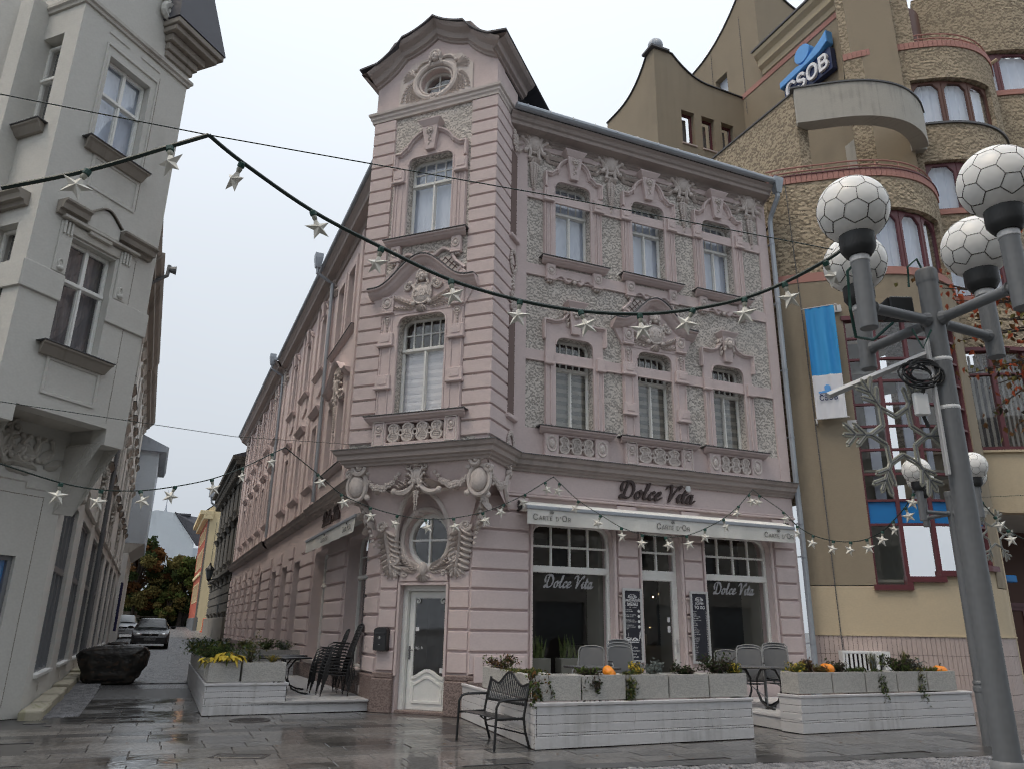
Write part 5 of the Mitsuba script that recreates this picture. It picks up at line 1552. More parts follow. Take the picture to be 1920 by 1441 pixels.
# hood of the oriel's first-floor window with an arched crest
sg_ = obj('hood', MB().sweep([(-2.02, 8.80), (-1.46, 8.80)], hp := [(0.16, 0.0), (0.16, 0.26), (0.12, 0.26), (0.08, 0.20), (-0.02, 0.18), (-0.02, 0.10), (-0.10, 0.08), (-0.10, 0.0)]).sweep([(-0.72, 8.80), (0.12, 8.80)], hp), 'greysill', GH, MO)
obj('entablature', MB().box(-1.9, -0.20, 8.66, 8.72, 0, 0.14, 0.01).box(-1.66, -0.58, 8.44, 8.62, 0, 0.05, 0.01).box(-1.35, -0.85, 8.58, 8.66, 0, 0.12, 0.01), 'greytrim', GH, MO)
crest = [(-1.46, 8.72), (-1.46, 8.98)] + [(-1.46 + 0.74 * x, 8.98 + 0.24 * math.sin(PI * x) ** 1.3) for x in np.linspace(0.08, 0.92, 9)] + [(-0.72, 8.98), (-0.72, 8.72)]
obj('crest', MB().ext(Polygon(crest), 0, 0.12, 0.015), 'greyplaster', sg_, MO)
obj('crest_cap', MB().sweep(crest[1:-1], [(0.0, 0), (0.03, 0.0), (0.03, 0.17), (0.0, 0.17)]), 'greysill', sg_, MO)
obj('flank_hood', MB().sweep([(-1.28, 8.80), (-0.26, 8.80)], hp), 'greysill', GH, MB_)
mb = MB()
for u in (-1.74, -0.42):
    mb.box(u - 0.13, u + 0.13, 7.62, 8.62, 0, 0.035, 0.01)
    for q in (-1, 0, 1): mb.box(u + q * 0.07 - 0.02, u + q * 0.07 + 0.02, 8.38, 8.64, 0.03, 0.075, 0.012)
    mb.ell((u, 7.70, 0.05), (0.07, 0.05, 0.05), 1); mb.ringv(u, 7.80, 0.045, 0.08, 0.04, 0.018, 5, 12)
obj('pilaster', mb, 'greyplaster', GH, MO)
obj('band', MB().box(ol - 0.03, -1.60, 7.10, 7.60, 0, 0.05, 0.01).box(-0.64, orr + 0.03, 7.10, 7.60, 0, 0.05, 0.01), 'greyplaster', GH, MO)
obj('band', MB().box(-1.3, 0.04, 7.10, 7.60, 0, 0.05, 0.01).box(-0.44, 0.04, 7.10, 7.60, 0.051, 0.053), 'greyplaster', GH, MB_)
obj('apron', MB().sweep([(-1.55, 5.45), (-0.55, 5.45), (-0.55, 6.02), (-1.55, 6.02)], [(0, 0), (0, 0.03), (-0.05, 0.03), (-0.05, 0)], closed=True).sweep([(-1.5, 9.60), (-0.5, 9.60), (-0.5, 10.2), (-1.5, 10.2)], [(0, 0), (0, 0.025), (-0.05, 0.025), (-0.05, 0)], closed=True), 'greyplaster', GH, MO)
obj('groove', MB().box(-0.178, -0.166, 5.2, 7.1, 0, 0.004).box(-0.178, -0.166, 7.6, 8.6, 0, 0.004).box(-0.42, -0.408, 9.6, 12.9, 0, 0.004), 'greysill', GH, MO)
obj('ear_moulding', MB().sweep([(-1.75, 10.5), (-1.75, 12.75), (-0.45, 12.75), (-0.45, 10.5)], [(0, 0), (0, 0.03), (-0.03, 0.03), (-0.03, 0)]).box(-1.75, -1.25, 12.98, 13.02, 0, 0.02).box(-0.95, -0.45, 13.0, 13.04, 0, 0.02), 'greyplaster', GH, MO)
pl = [(Bc + np.array([math.sin(aT), math.cos(aT)]) * -1.28), Bc, Rc, Rc + np.array([math.sin(aT + PI), math.cos(aT + PI)]) * 1.3]
obj('oriel_moulding', MB().sweep(pl, [(0.0, 13.20), (-0.04, 13.20), (-0.05, 13.26), (-0.09, 13.29), (-0.09, 13.36), (0.0, 13.38)]), 'greytrim', GH)
mb = MB()
for z0, z1, a, n1 in ((13.50, 13.66, 0.0, 0.06), (13.66, 13.84, 0.06, 0.12), (13.84, 14.02, 0.16, 0.22), (14.02, 14.16, 0.34, 0.38), (14.16, 14.30, 0.44, 0.46)):
    mb.box(-0.42 - a * 0.4, orr + 0.05 + a, z0, z1, -1.3, n1, 0.012)
obj('eave_block', mb, 'greysill', GH, MO)
obj('eave_roof', MB().hull([(u, z, n) for (u, z) in ((-0.62, 14.31), (0.82, 14.31), (0.60, 14.6), (-0.3, 17.0), (0.1, 17.0)) for n in (-1.6, 0.48 if z < 14.5 else 0.05)]), 'slate', GH, MO)
mb = MB(); volute(mb, -0.55, 14.50, 0.24, 1.6, 1, 0, 0.10, 0.09); mb.tube([(-0.62, 14.75, 0.08), (-0.95, 15.0, 0.06), (-1.5, 15.1, 0.05)], 0.07, 6)
obj('volute', mb, 'greyplaster', GH, MO)
obj('roof', MB().grid(np.array([[[u, z, n] for z, n in ((13.7, 0.5), (15.2, -0.6), (16.2, -4.0), (13.7, -8))] for u in (0.8, 34.5)])), 'slate', GH, MS)
# ---------------------------------------------------------------- the grey house beyond with its overhanging upper storey
FH = thing('overhang_house', 'plain light grey building down the street with a jutting upper storey over the pavement', 'building')
MS2 = frame(S0 + STREET * 34.6, aS, 0.6)
obj('wall', MB().ext(sbox(0, -0.3, 9, 5.0), -0.4, 0.1), 'white', FH, MS2)
obj('upper_wall', MB().ext(sbox(0, 5.6, 9, 11.2), -0.4, 0.9), 'palewall', FH, MS2)
obj('soffit', MB().hull([(u, z, n) for u in (0.02, 9) for z, n in ((5.0, 0.1), (5.65, 0.9), (5.65, -0.2), (5.0, -0.2))]), 'greytrim', FH, MS2)
obj('roof', MB().hull([(u, z, n) for u in (-0.3, 9.2) for z, n in ((11.2, 1.3), (11.5, 1.4), (13.4, -3), (11.2, -3))]), 'zinc', FH, MS2)
obj('blue_panel', MB().box(-2.6, -1.4, 0.6, 3.2, 0.05, 0.16), 'darkblue', FH, MS2, label='narrow dark blue panel on the pavement wall')
# ---------------------------------------------------------------- the bank: curved rough-cast bays stepping back along the square
BK = thing('bank_building', 'ochre rough-cast bank building on the right with curved bays and burgundy windows', 'building')
_cp = np.array([(7.28, 19.22), (7.85, 18.97), (8.8, 18.72), (9.6, 18.53), (10.35, 18.46), (11.1, 18.58), (11.7, 18.85), (12.25, 19.30), (12.68, 19.85)])
_t = np.linspace(0, len(_cp) - 1, 97)


def _crom(P, t):
    i = np.clip(t.astype(int), 0, len(P) - 2); f = (t - i)[:, None]
    g = lambda k: P[np.clip(k, 0, len(P) - 1)]
    a, b, c, d = g(i - 1), g(i), g(i + 1), g(i + 2)
    return 0.5 * (2 * b + (c - a) * f + (2 * a - 5 * b + 4 * c - d) * f ** 2 + (3 * b - a - 3 * c + d) * f ** 3)


BAY = _crom(_cp, _t)
_s = np.concatenate([[0], np.cumsum(np.linalg.norm(np.diff(BAY, axis=0), axis=1))])
SHIFT = DR * 3.95


def bay(s, off=0.0, sh=0.0):
    """Point on the bay's plan curve at arc length s, moved off outward; sh: number of bays to the right."""
    s = np.asarray(s, float)
    x, y = np.interp(s, _s, BAY[:, 0]), np.interp(s, _s, BAY[:, 1])
    e = 0.05
    dx = np.interp(s + e, _s, BAY[:, 0]) - np.interp(s - e, _s, BAY[:, 0]); dy = np.interp(s + e, _s, BAY[:, 1]) - np.interp(s - e, _s, BAY[:, 1])
    l = np.hypot(dx, dy)
    return np.stack([x + dy / l * off + SHIFT[0] * sh, y - dx / l * off + SHIFT[1] * sh], -1)


def sx(x):
    return float(np.interp(x, BAY[:, 0], _s))


SMAX = float(_s[-1])


def band(s0, s1, z0, z1, n0=-0.35, n1=0.0, sh=0.0, mb=None, n=None):
    """A curved slab of wall between two heights."""
    mb = mb or MB()
    n = n or max(2, int((s1 - s0) / 0.22) + 1)
    s = np.linspace(s0, s1, n)
    a, b = bay(s, n1, sh), bay(s, n0, sh)
    loop = [np.column_stack([a, np.full(n, z0)]), np.column_stack([a, np.full(n, z1)]), np.column_stack([b, np.full(n, z1)]), np.column_stack([b, np.full(n, z0)]), np.column_stack([a, np.full(n, z0)])]
    mb.grid(np.array(loop))
    for k in (0, -1):
        mb.add(np.array([l[k] for l in loop[:4]]), [[0, 1, 2, 3]])
    return mb


G0, G1 = sx(8.82), sx(11.92)                    # the glazed bay
mb = band(0, G0, 2.76, 10.85)
band(G1, SMAX, 2.76, 10.85, mb=mb); band(G0, G1, 9.64, 10.85, mb=mb)
obj('wall', mb, 'banksmooth', BK, smooth=30)
U0, U1 = sx(9.9), sx(12.2)
mb = band(0, SMAX, 12.95, 13.95); band(0, U0, 11.05, 12.95, mb=mb); band(U1, SMAX, 11.05, 12.95, mb=mb); band(0, SMAX, 10.85, 11.05, mb=mb)
obj('wall', mb, 'bankrough', BK, smooth=30)
steps = [(G0, 2.73), (sx(9.53), 2.92), (sx(10.29), 3.06), (sx(11.05), 3.22), (G1, 3.30)]
mb = band(0, SMAX, 1.62, 2.74)
for i in range(4): band(steps[i][0], steps[i + 1][0], 2.70, steps[i][1], -0.3, -0.02, mb=mb)
obj('yellow_wall', mb, 'bankyellow', BK, smooth=30)
obj('ledge', band(0, SMAX, 1.595, 1.625, -0.2, 0.03), 'bankyellow', BK)
obj('plinth', band(0, SMAX, 0, 1.6, -0.35, -0.02), 'dark_gap', BK, smooth=30)
mb = MB()
nt = int(SMAX / 0.105)
for i in range(nt):
    for j, (z0, z1) in enumerate(((0.0, 0.33), (0.34, 0.76), (0.77, 1.18), (1.19, 1.59))):
        band(i * SMAX / nt + 0.005, (i + 1) * SMAX / nt - 0.005, z0, z1, -0.025, rng.gauss(0.002, 0.0012), mb=mb, n=2)
obj('tile', mb, 'banktile', BK, kind='stuff')
# glazed bay: posts, rails and panes
rows = [9.64, 9.08, 8.48, 7.88, 7.27, 6.68, 6.07, 5.45, 4.79, 4.20]
cols = [s for s, _ in steps]
gl = obj('bay_window', band(G0 - 0.05, G1 + 0.05, 9.58, 9.70, -0.20, 0.05), 'burgundy', BK)
for i, s in enumerate(cols):
    zb = min(steps[max(i - 1, 0)][1], steps[min(i, 4)][1])
    obj('post', band(s - 0.045, s + 0.045, zb, 9.6, -0.16, -0.03, n=2), 'burgundy', gl)
for i in range(4):
    s0, s1, zb = cols[i], cols[i + 1], steps[i][1]
    for z in rows[1:]:
        obj('rail', band(s0 + 0.04, s1 - 0.04, z - 0.028, z + 0.028, -0.145, -0.04, n=4), 'burgundy', gl)
    obj('sill', band(s0 - 0.06, s1 + 0.06, zb - 0.09, zb + 0.04, -0.2, 0.09, n=4), 'burgundy', gl)
    if i < 3: obj('sill_riser', band(s1 - 0.06, s1 + 0.06, zb, steps[i + 1][1], -0.2, 0.085, n=2), 'burgundy', gl)
    for z1, z0 in zip(rows, rows[1:] + [zb + 0.04]):
        a, b = bay(s0 + 0.03, -0.09), bay(s1 - 0.03, -0.09)
        j = rng.uniform(-.006, .006)
        q = np.array([[*a, z0], [*b, z0], [*b, z1], [*a, z1]]); q[2:, :2] += np.array([0.39, -0.92]) * j; q[1:3, :2] += np.array([0.39, -0.92]) * rng.uniform(-.006, .006)
        obj('pane' if z1 != 4.79 else 'blue_pane', MB().add(q, [[0, 1, 2, 3]]), 'pane' if z1 != 4.79 else 'blueband', gl)
mb = MB()
for z in (2.9, 5.6, 8.2): band(G0, G1, z - 0.06, z, -2.2, -0.25, mb=mb)
obj('floor', mb, 'room_light', gl)
obj('back_wall', band(G0, G1, 2.7, 9.7, -2.3, -2.2), 'room_light', gl)
mb = MB()
for s0, w in ((cols[1] - 0.3, 0.3), (cols[2] + 0.1, 0.35), (cols[3] + 0.2, 0.3)): band(s0, s0 + w, 4.8, 8.1, -0.9, -0.85, mb=mb)
obj('curtain', mb, 'curtain', gl)
# brick strings, rim and rail
obj('brick_band', band(0, sx(9.2), 10.80, 11.06, -0.1, 0.02), 'bankbrick', BK, smooth=30)
obj('brick_sill', band(U0 - 0.1, SMAX, 10.86, 11.08, -0.1, 0.045), 'bankbrick', BK, smooth=30)
nb = 42
for i in range(nb):
    w_ = SMAX / nb
    obj('rim_brick', band(i * w_ + 0.006, (i + 1) * w_ - 0.006, 13.92, 14.15, -0.25, 0.035 + rng.gauss(0, .002), n=2), 'bankbrick', BK)
obj('rim_cap', band(0, SMAX, 14.15, 14.18, -0.3, 0.06), 'burgundy', BK)
s = np.linspace(0.05, SMAX, 30)
mb = MB()
for z in (14.33, 14.48): mb.tube(np.column_stack([bay(s, -0.06), np.full(30, z)]), 0.022, 6)
for q in np.linspace(0.2, SMAX - 0.1, 9): mb.tube([[*bay(q, -0.06), 14.15], [*bay(q, -0.06), 14.48]], 0.014, 5)
obj('railing', mb, 'bankbrick', BK)
obj('terrace_floor', band(0, SMAX, 13.95, 14.0, -3.5, -0.3), 'rawconcrete', BK)
# concrete ring hovering over the terrace, springing from the party wall
R1 = sx(8.30)
obj('ring_canopy', band(R1, SMAX + 0.0, 15.92, 17.12, -0.42, 0.03, n=30), 'rawconcrete', BK, smooth=30)
obj('ring_coping', band(R1 - 0.1, SMAX, 17.12, 17.17, -0.46, 0.07, n=30), 'flash', BK)
pe = bay(SMAX, -0.2)
tail = [bay(SMAX, -0.2) + np.array([math.cos(a) - 1, math.sin(a)]) * np.array([1.1, 1.5]) for a in np.linspace(0, 1.9, 9)]
mb = MB().sweep(tail, [(0.21, 15.92), (0.21, 17.12), (-0.21, 17.12), (-0.21, 15.92), (0.21, 15.92)])
obj('ring_canopy', mb, 'rawconcrete', BK, smooth=30)
Lv = np.array([-0.41, 0.912]); J = bay(R1, -0.2)
MP = frame(J, aL)
obj('party_wall', MB().ext(Polygon([(-7, 11.5), (0.0, 13.9), (0.0, 17.12), (-7, 17.12)]), -0.42, 0.02), 'bankrough', BK, MP)
obj('party_wall', MB().ext(sbox(-7, 5, 0.15, 13.95), -0.42, -0.02), 'bankrough', BK, MP)
obj('party_coping', MB().box(-7, 0.0, 17.12, 17.17, -0.46, 0.06), 'flash', BK, MP)
obj('pier', MB().box(-0.48, 0.03, 13.95, 15.95, -0.40, 0.015), 'bankrough', BK, MP)


def arched_pane(s0, s1, z0, z1, sh, off, frm, parent, pane='pane'):
    """One light of a curved window: chord frame with cut upper corners."""
    a, b = bay(s0, off, sh), bay(s1, off, sh)
    d = b - a; L = np.linalg.norm(d); az = math.atan2(d[0], d[1]); M = frame(a, az)
    c = 0.16
    hole = Polygon([(0.09, z0 + 0.07), (L - 0.09, z0 + 0.07), (L - 0.09, z1 - 0.10 - c * 1.4), (L - 0.09 - c, z1 - 0.10), (0.09 + c, z1 - 0.10), (0.09, z1 - 0.10 - c * 1.4)])
    k = obj('window', MB().ext(sbox(0, z0, L, z1).difference(hole), -0.05, 0.03, 0.012), frm, parent, M)
    obj('pane', MB().ext(hole.buffer(0.01), -0.021, -0.02), pane, k, M)
    n = 12
    x = np.linspace(0, L, n)
    obj('curtain', MB().grid(np.array([[[q, z, -0.18 + 0.03 * math.sin(i * 2.1)] for i, q in enumerate(x)] for z in (z0, z1)])), 'curtain', k, M)


def bay_window(s0, s1, z0, z1, sh, n, frm):
    w = (s1 - s0) / n
    for i in range(n): arched_pane(s0 + i * w, s0 + (i + 1) * w, z0, z1, sh, -0.16, frm, BK)


bay_window(U0, U1, 11.10, 12.93, 0, 3, 'burgundy')
# second bay, one step to the right and two storeys higher
b0, b1 = sx(9.05), sx(11.75)
mb = MB()
for z0, z1 in ((5.0, 6.4), (9.4, 11.0), (12.75, 13.9), (15.6, 16.95), (18.65, 19.9)): band(0, SMAX, z0, z1, sh=1, mb=mb)
for z0, z1 in ((6.4, 9.4), (11.0, 12.75), (13.9, 15.6), (16.95, 18.65)):
    band(0, b0, z0, z1, sh=1, mb=mb); band(b1, SMAX, z0, z1, sh=1, mb=mb)
obj('wall', mb, 'bankrough', BK, smooth=30)
bay_window(b0, b1, 16.98, 18.63, 1, 3, 'brownwood')
bay_window(b0, b1, 13.93, 15.58, 1, 3, 'burgundy')
bay_window(b0, b1, 11.03, 12.73, 1, 3, 'burgundy')
obj('sill', band(b0 - 0.1, SMAX, 16.90, 16.97, -0.2, 0.06, sh=1), 'flash', BK)
for z in (13.82, 10.92): obj('brick_sill', band(0.6, SMAX, z - 0.12, z + 0.06, -0.2, 0.05, sh=1), 'bankbrick', BK)
for i in range(nb):
    w_ = SMAX / nb
    obj('rim_brick', band(i * w_ + 0.006, (i + 1) * w_ - 0.006, 19.86, 20.10, -0.25, 0.035, n=2, sh=1), 'bankbrick', BK)
mb = MB()
for z in (20.25, 20.42): mb.tube(np.column_stack([bay(s, -0.06, 1), np.full(30, z)]), 0.022, 6)
for q in np.linspace(0.2, SMAX - 0.1, 9): mb.tube([[*bay(q, -0.06, 1), 20.1], [*bay(q, -0.06, 1), 20.42]], 0.014, 5)
obj('railing', mb, 'bankbrick', BK)
obj('terrace_wall', band(2.2, SMAX, 20.0, 23.2, -2.0, -1.8, sh=1), 'brownwood', BK)
obj('terrace_floor', band(0, SMAX, 19.95, 20.0, -2.6, -0.3, sh=1), 'rawconcrete', BK)
obj('upper_wall', band(0.0, 2.2, 20.0, 26, -0.35, -0.02, sh=1), 'bankrough', BK, smooth=30)
# third bay, mostly beyond the frame
mb = MB()
for z0, z1 in ((5.0, 16.0), (17.0, 19.5), (21.2, 24.0)): band(0, SMAX, z0, z1, sh=2, mb=mb)
for z0, z1 in ((16, 17), (19.5, 21.2)): band(0, 1.1, z0, z1, sh=2, mb=mb)
obj('wall', mb, 'bankrough', BK, smooth=30)
bay_window(1.1, 3.6, 19.55, 21.15, 2, 2, 'burgundy')
obj('loggia', band(1.1, SMAX, 15.9, 17.1, -1.2, -1.1, sh=2), 'room', BK)
obj('brick_sill', band(0.9, SMAX, 19.3, 19.5, -0.1, 0.05, sh=2), 'bankbrick', BK)
obj('awning_bar', MB().tube([[*bay(1.0, 0.3, 2), 19.75], [*bay(1.9, 1.0, 2), 20.05]], 0.06, 6), 'bankyellow', BK)
# street-level right part: big barred window, yellow parapet, recessed entrance
big = obj('big_window', band(b0 - 0.3, b0 - 0.15, 6.45, 9.4, -0.2, 0.0, sh=1, n=2), 'burgundy', BK)
mb = MB()
for q in np.linspace(b0 - 0.15, b1, 4)[1:]: band(q - 0.06, q + 0.06, 6.45, 9.4, -0.18, -0.02, sh=1, mb=mb, n=2)
band(b0 - 0.2, b1, 6.42, 6.54, -0.2, 0.05, sh=1, mb=mb); band(b0 - 0.2, b1, 9.3, 9.42, -0.2, 0.05, sh=1, mb=mb); band(b0 - 0.2, b1, 8.6, 8.66, -0.16, -0.03, sh=1, mb=mb)
obj('frame', mb, 'burgundy', big)
for q0, q1 in zip(np.linspace(b0 - 0.15, b1, 4)[:-1], np.linspace(b0 - 0.15, b1, 4)[1:]):
    a, b = bay(q0, -0.1, 1), bay(q1, -0.1, 1)
    obj('pane', MB().add(np.array([[*a, 6.5], [*b, 6.5], [*b, 9.35], [*a, 9.35]]), [[0, 1, 2, 3]]), 'pane', big)
mb = MB()
for q in np.linspace(b0, b1, 17): band(q, q + 0.075, 6.6, 9.3, -0.42, -0.40, sh=1, mb=mb, n=2)
obj('blind_slat', mb, 'zebra', big, kind='stuff')
obj('back_wall', band(b0 - 0.3, b1, 6.4, 9.4, -1.6, -1.5, sh=1), 'room', big)
obj('yellow_wall', band(0, SMAX, 4.75, 6.42, -0.35, 0.02, sh=1), 'bankyellow', BK, smooth=30)
obj('ledge', band(0, SMAX, 6.38, 6.44, -0.2, 0.10, sh=1), 'bankyellow', BK)
q = [bay(SMAX, 0.0), bay(SMAX, 0.0) + np.array([0.75, 1.0]), bay(0.6, 0.0, 1)]
mb = MB()
for z0, z1, m_ in ((0, 26, 'x'),):
    pa, pb = bay(SMAX, -0.36), bay(0.25, -0.02, 1)
    mb.add(np.array([[*pa, 4.75], [*pb, 4.75], [*pb, 24], [*pa, 24]]), [[0, 1, 2, 3]])
obj('return_wall', mb, 'banksmooth', BK)
pa = bay(SMAX, -0.02)
end = MB()
pts_ = [pa, pa + np.array([-0.25, 0.2]), pa + np.array([0.15, 3.2]), pa + np.array([0.3, 3.2])]
obj('end_pier', band(SMAX - 0.3, SMAX, 0, 4.8, -0.36, 0.01), 'bankyellow', BK)
obj('entrance_wall', MB().add(np.array([[*(pa + np.array([0.0, 0.1])), 0], [*(pa + np.array([0.0, 0.1])), 4.8], [*(pa + np.array([0.9, 3.6])), 4.8], [*(pa + np.array([0.9, 3.6])), 0]]), [[0, 1, 2, 3]]).add(np.array([[*(pa + np.array([0.9, 3.6])), 0], [*(pa + np.array([0.9, 3.6])), 4.8], [*(pa + np.array([9, 5.6])), 4.8], [*(pa + np.array([9, 5.6])), 0]]), [[0, 1, 2, 3]]), 'brownwood', BK)
obj('entrance_soffit', MB().add(np.array([[*pa, 4.76], [*(pa + np.array([0.9, 3.7])), 4.76], [*(pa + np.array([9, 5.7])), 4.76], [*(bay(SMAX, 0, 2)), 4.76], [*bay(2, -.1, 1), 4.76]]), [[0, 1, 2], [0, 2, 3], [0, 3, 4]]), 'greytrim', BK)
dm = frame(pa + np.array([1.2, 3.4]), aR)
obj('entrance_door', MB().ext(sbox(0, 0, 2.0, 2.5).difference(unary_union([sbox(0.1, 0.1, 0.95, 2.4), sbox(1.05, 0.1, 1.9, 2.4)])), 0, 0.06).box(-0.1, 2.1, 2.5, 2.62, 0, 0.1), 'burgundy', BK, dm)
bl = thing('blue_light_strip', 'short bright blue sign strip beside the dark bank entrance at the right edge', 'sign')
obj('strip', MB().box(-0.05, 0.50, 2.98, 3.16, -0.1, 0.1, 0.02), 'blueband', bl, frame(pa + np.array([0.12, 0.35]), aR))
# set-back block: sign wall, wing with three windows and the swept pylons
B2, K_ = np.array([12.0, 20.9]), np.array([9.48, 26.48])
MW2 = frame(K_, aL)
MW1 = frame(K_, aR)
obj('sign_wall', MB().ext(sbox(-6.0, 10, 6.2, 23.1), -0.4, 0), 'banksmooth', BK, MW2)
obj('brick_band', MB().box(0.0, 6.1, 22.83, 23.06, 0, 0.03), 'bankbrick', BK, MW2)
obj('brick_band', MB().box(2.0, 6.1, 19.86, 20.10, 0, 0.03), 'bankbrick', BK, MW2)
mb = MB().grid(np.array([[[u, z, n] for n, z in ((0, 23.1), (0.06, 23.12), (0.10, 23.3), (0.25, 23.42), (0.28, 23.7), (0.45, 23.85), (0.5, 24.0), (0, 24.05))] for u in (1.28, 7.5)]))
mb.add(np.array([[1.28, z, n] for n, z in ((0, 23.1), (0.06, 23.12), (0.10, 23.3), (0.25, 23.42), (0.28, 23.7), (0.45, 23.85), (0.5, 24.0), (0, 24.05))]), [[0, i, i + 1] for i in range(1, 7)])
obj('cream_cornice', mb, 'bankyellow', BK, MW2)
obj('coping', MB().box(1.25, 7.5, 24.02, 24.10, -0.4, 0.55), 'flash', BK, MW2)
wu = [(-3.19, -2.57), (-2.22, -1.59), (-1.25, -0.63)]
curve = [(-4.22, 23.95), (-3.75, 24.0)] + [(-3.75 + 0.25 + 1.9 * x, 22.95 + 0.95 * (1 - x) ** 2.2) for x in np.linspace(0.0, 1, 9)] + [(0, 22.90)]
top = Polygon([(-4.35, 10)] + [(-4.35, 23.9)] + [(-3.80, 23.95)] + curve[2:] + [(0, 10)])
obj('wing_wall', MB().ext(top.difference(unary_union([sbox(a, 19.82, b, 21.35) for a, b in wu])), -0.4, 0), 'banksmooth', BK, MW1)
obj('coping', MB().sweep([(-3.80, 23.95)] + curve[2:], [(0, -0.42), (0.05, -0.42), (0.05, 0.06), (0, 0.06)]), 'flash', BK, MW1)
for a, b in wu:
    k = obj('window', MB().ext(sbox(a, 19.82, b, 21.35).difference(sbox(a + 0.07, 19.9, b - 0.07, 21.27)), -0.3, -0.22), 'burgundy', BK, MW1)
    obj('pane', MB().box(a, b, 19.84, 21.33, -0.261, -0.26), 'pane', k, MW1)
    obj('dark_room', MB().box(a, b, 19.8, 21.4, -0.6, -0.59), 'darkcurtain', k, MW1)
    obj('sill', MB().box(a - 0.03, b + 0.03, 19.76, 19.82, -0.2, 0.05), 'banktile', k, MW1)
Cn = K_ + DR * -4.35
MLF = frame(Cn, aL)
lc = [(-3.6, 22.75)] + [(-2.8 + 2.35 * x, 22.72 + 1.2 * x ** 2.6) for x in np.linspace(0, 1, 9)] + [(-0.45, 23.95), (0, 23.9)]
obj('wing_wall', MB().ext(Polygon([(-3.6, 10), *lc, (0, 10)]), -0.4, 0.002), 'banksmooth', BK, MLF)
obj('coping', MB().sweep(lc[:-1], [(0, -0.42), (0.05, -0.42), (0.05, 0.06), (0, 0.06)]), 'flash', BK, MLF)
pt = loc(MW1, -4.08, 0, -0.25)
obj('pylon_cap', MB().box(-4.52, -3.66, 23.92, 24.02, -0.62, 0.12, 0.01), 'flash', BK, MW1)
bm = MB(); nl = 24
prof_ = [(0.30 * math.sin(a), -0.30 * math.cos(a)) for a in np.linspace(0.15, PI, 13)]
aa = np.arange(96) * 2 * PI / 96
bm.grid(np.array([[[r * (1 + 0.03 * math.cos(nl * a)) * math.cos(a), r * (1 + 0.03 * math.cos(nl * a)) * math.sin(a), z] for a in aa] for r, z in prof_]), True)
v, f = bm.vf()
obj('ball_finial', MB().add(v + [pt[0], pt[1], 24.32], f), 'zinc', BK)
Pc_ = np.array([9.98, 25.39])
rc = [(-4.8, 26.35)] + [(-4.6 + 4.2 * x, 26.40 + 2.2 * x ** 2.3) for x in np.linspace(0, 1, 9)] + [(0, 28.7)]
MW2p = frame(Pc_, aL)
obj('pylon_wall', MB().ext(Polygon([(-4.8, 21), *rc, (0, 21)]).difference(sbox(-2.75, 23.4, -2.0, 24.9)), -0.4, 0.01), 'banksmooth', BK, MW2p)
obj('pylon_window', MB().box(-2.75, -2.0, 23.4, 24.9, -0.3, -0.25), 'curtain', BK, MW2p)
obj('coping', MB().sweep(rc, [(0, -0.42), (0.06, -0.42), (0.06, 0.06), (0, 0.06)]), 'flash', BK, MW2p)
MPR = frame(Pc_, aR)
rr = [(0, 28.7)] + [(0.5 + 2.8 * x, 27.2 + 1.4 * (1 - x) ** 2.2) for x in np.linspace(0, 1, 9)] + [(6, 27.0)]
obj('pylon_wall', MB().ext(Polygon([(0, 21), *rr, (6, 21)]), -0.4, 0), 'banksmooth', BK, MPR)
obj('coping', MB().sweep(rr, [(0, -0.42), (0.06, -0.42), (0.06, 0.06), (0, 0.06)]), 'flash', BK, MPR)
mb = MB()
for u, z0, z1 in ((-2.9, 24.3, 26.6), (-1.0, 22, 27)): mb.tube([(u, z0, 0.03), (u, z1, 0.03)], 0.012, 4)
obj('lightning_wire', mb, 'flash', BK, MW2p)
obj('lightning_wire', MB().tube([[*bay(0.55, 0.05), 13.9], [*bay(0.62, 0.05), 10], [*bay(0.70, 0.05), 1.6], [*bay(0.72, 0.05), 0.2]], 0.012, 4), 'flash', BK)
# roof sign of the bank
bs = thing('bank_roof_sign', 'three-dimensional blue figure logo above the white letters ČSOB on the high bank wall', 'sign')
obj('backing', MB().ext(unary_union([sbox(2.55, 20.75, 4.72, 21.58)]).buffer(0.05), 0.05, 0.28), 'navy', bs, MW2)
lt = meshkit.text_mesh('CSOB', 0.62, 0.10, True)
bx = lt.bounds; sc_ = 2.02 / (bx[1][0] - bx[0][0])
lt.apply_scale([sc_, 1, 1]); lt.apply_translation([2.60, 20.84, 0.28])
obj('letters', MB().mesh(lt).ext(Polygon([(2.70, 21.66), (2.84, 21.50), (2.98, 21.66), (2.91, 21.66), (2.84, 21.58), (2.77, 21.66)]), 0.26, 0.38), 'signwhite', bs, MW2)
fig = Polygon([(2.42, 21.45), (2.42, 21.72), (3.30, 21.82), (3.62, 21.72), (3.95, 21.86), (4.52, 22.12), (4.78, 22.30), (4.78, 21.80), (4.4, 21.62), (3.7, 21.55), (3.0, 21.48)])
obj('figure_bar', MB().ext(fig, 0.10, 0.42, 0.02), 'bluelight', bs, MW2)
obj('figure_head', MB().ext(ellipse(3.62, 22.16, 0.37, 0.37, 36), 0.10, 0.42, 0.02), 'bluelight', bs, MW2)
# vertical banner with its brackets
bn = thing('bank_banner', 'vertical blue and white bank banner hanging on the ochre wall beside the downpipe', 'banner')
pa_, pb_ = np.array([7.84, 18.74]), np.array([8.50, 18.44])
az = math.atan2(*(pb_ - pa_)); MBn = frame(pa_, az); wb = float(np.linalg.norm(pb_ - pa_))
x = np.linspace(0, wb, 25)


def cloth(z0, z1, n):
    zs = np.linspace(z0, z1, n)
    return np.array([[[a, z, 0.020 * math.sin(a * 17 + 1.2 * (z - 8)) * min(1, (9.9 - z) / 1.0) * min(1, (z - 6.85) / 0.9) + 0.012 * math.sin(a * 31)] for a in x] for z in zs])


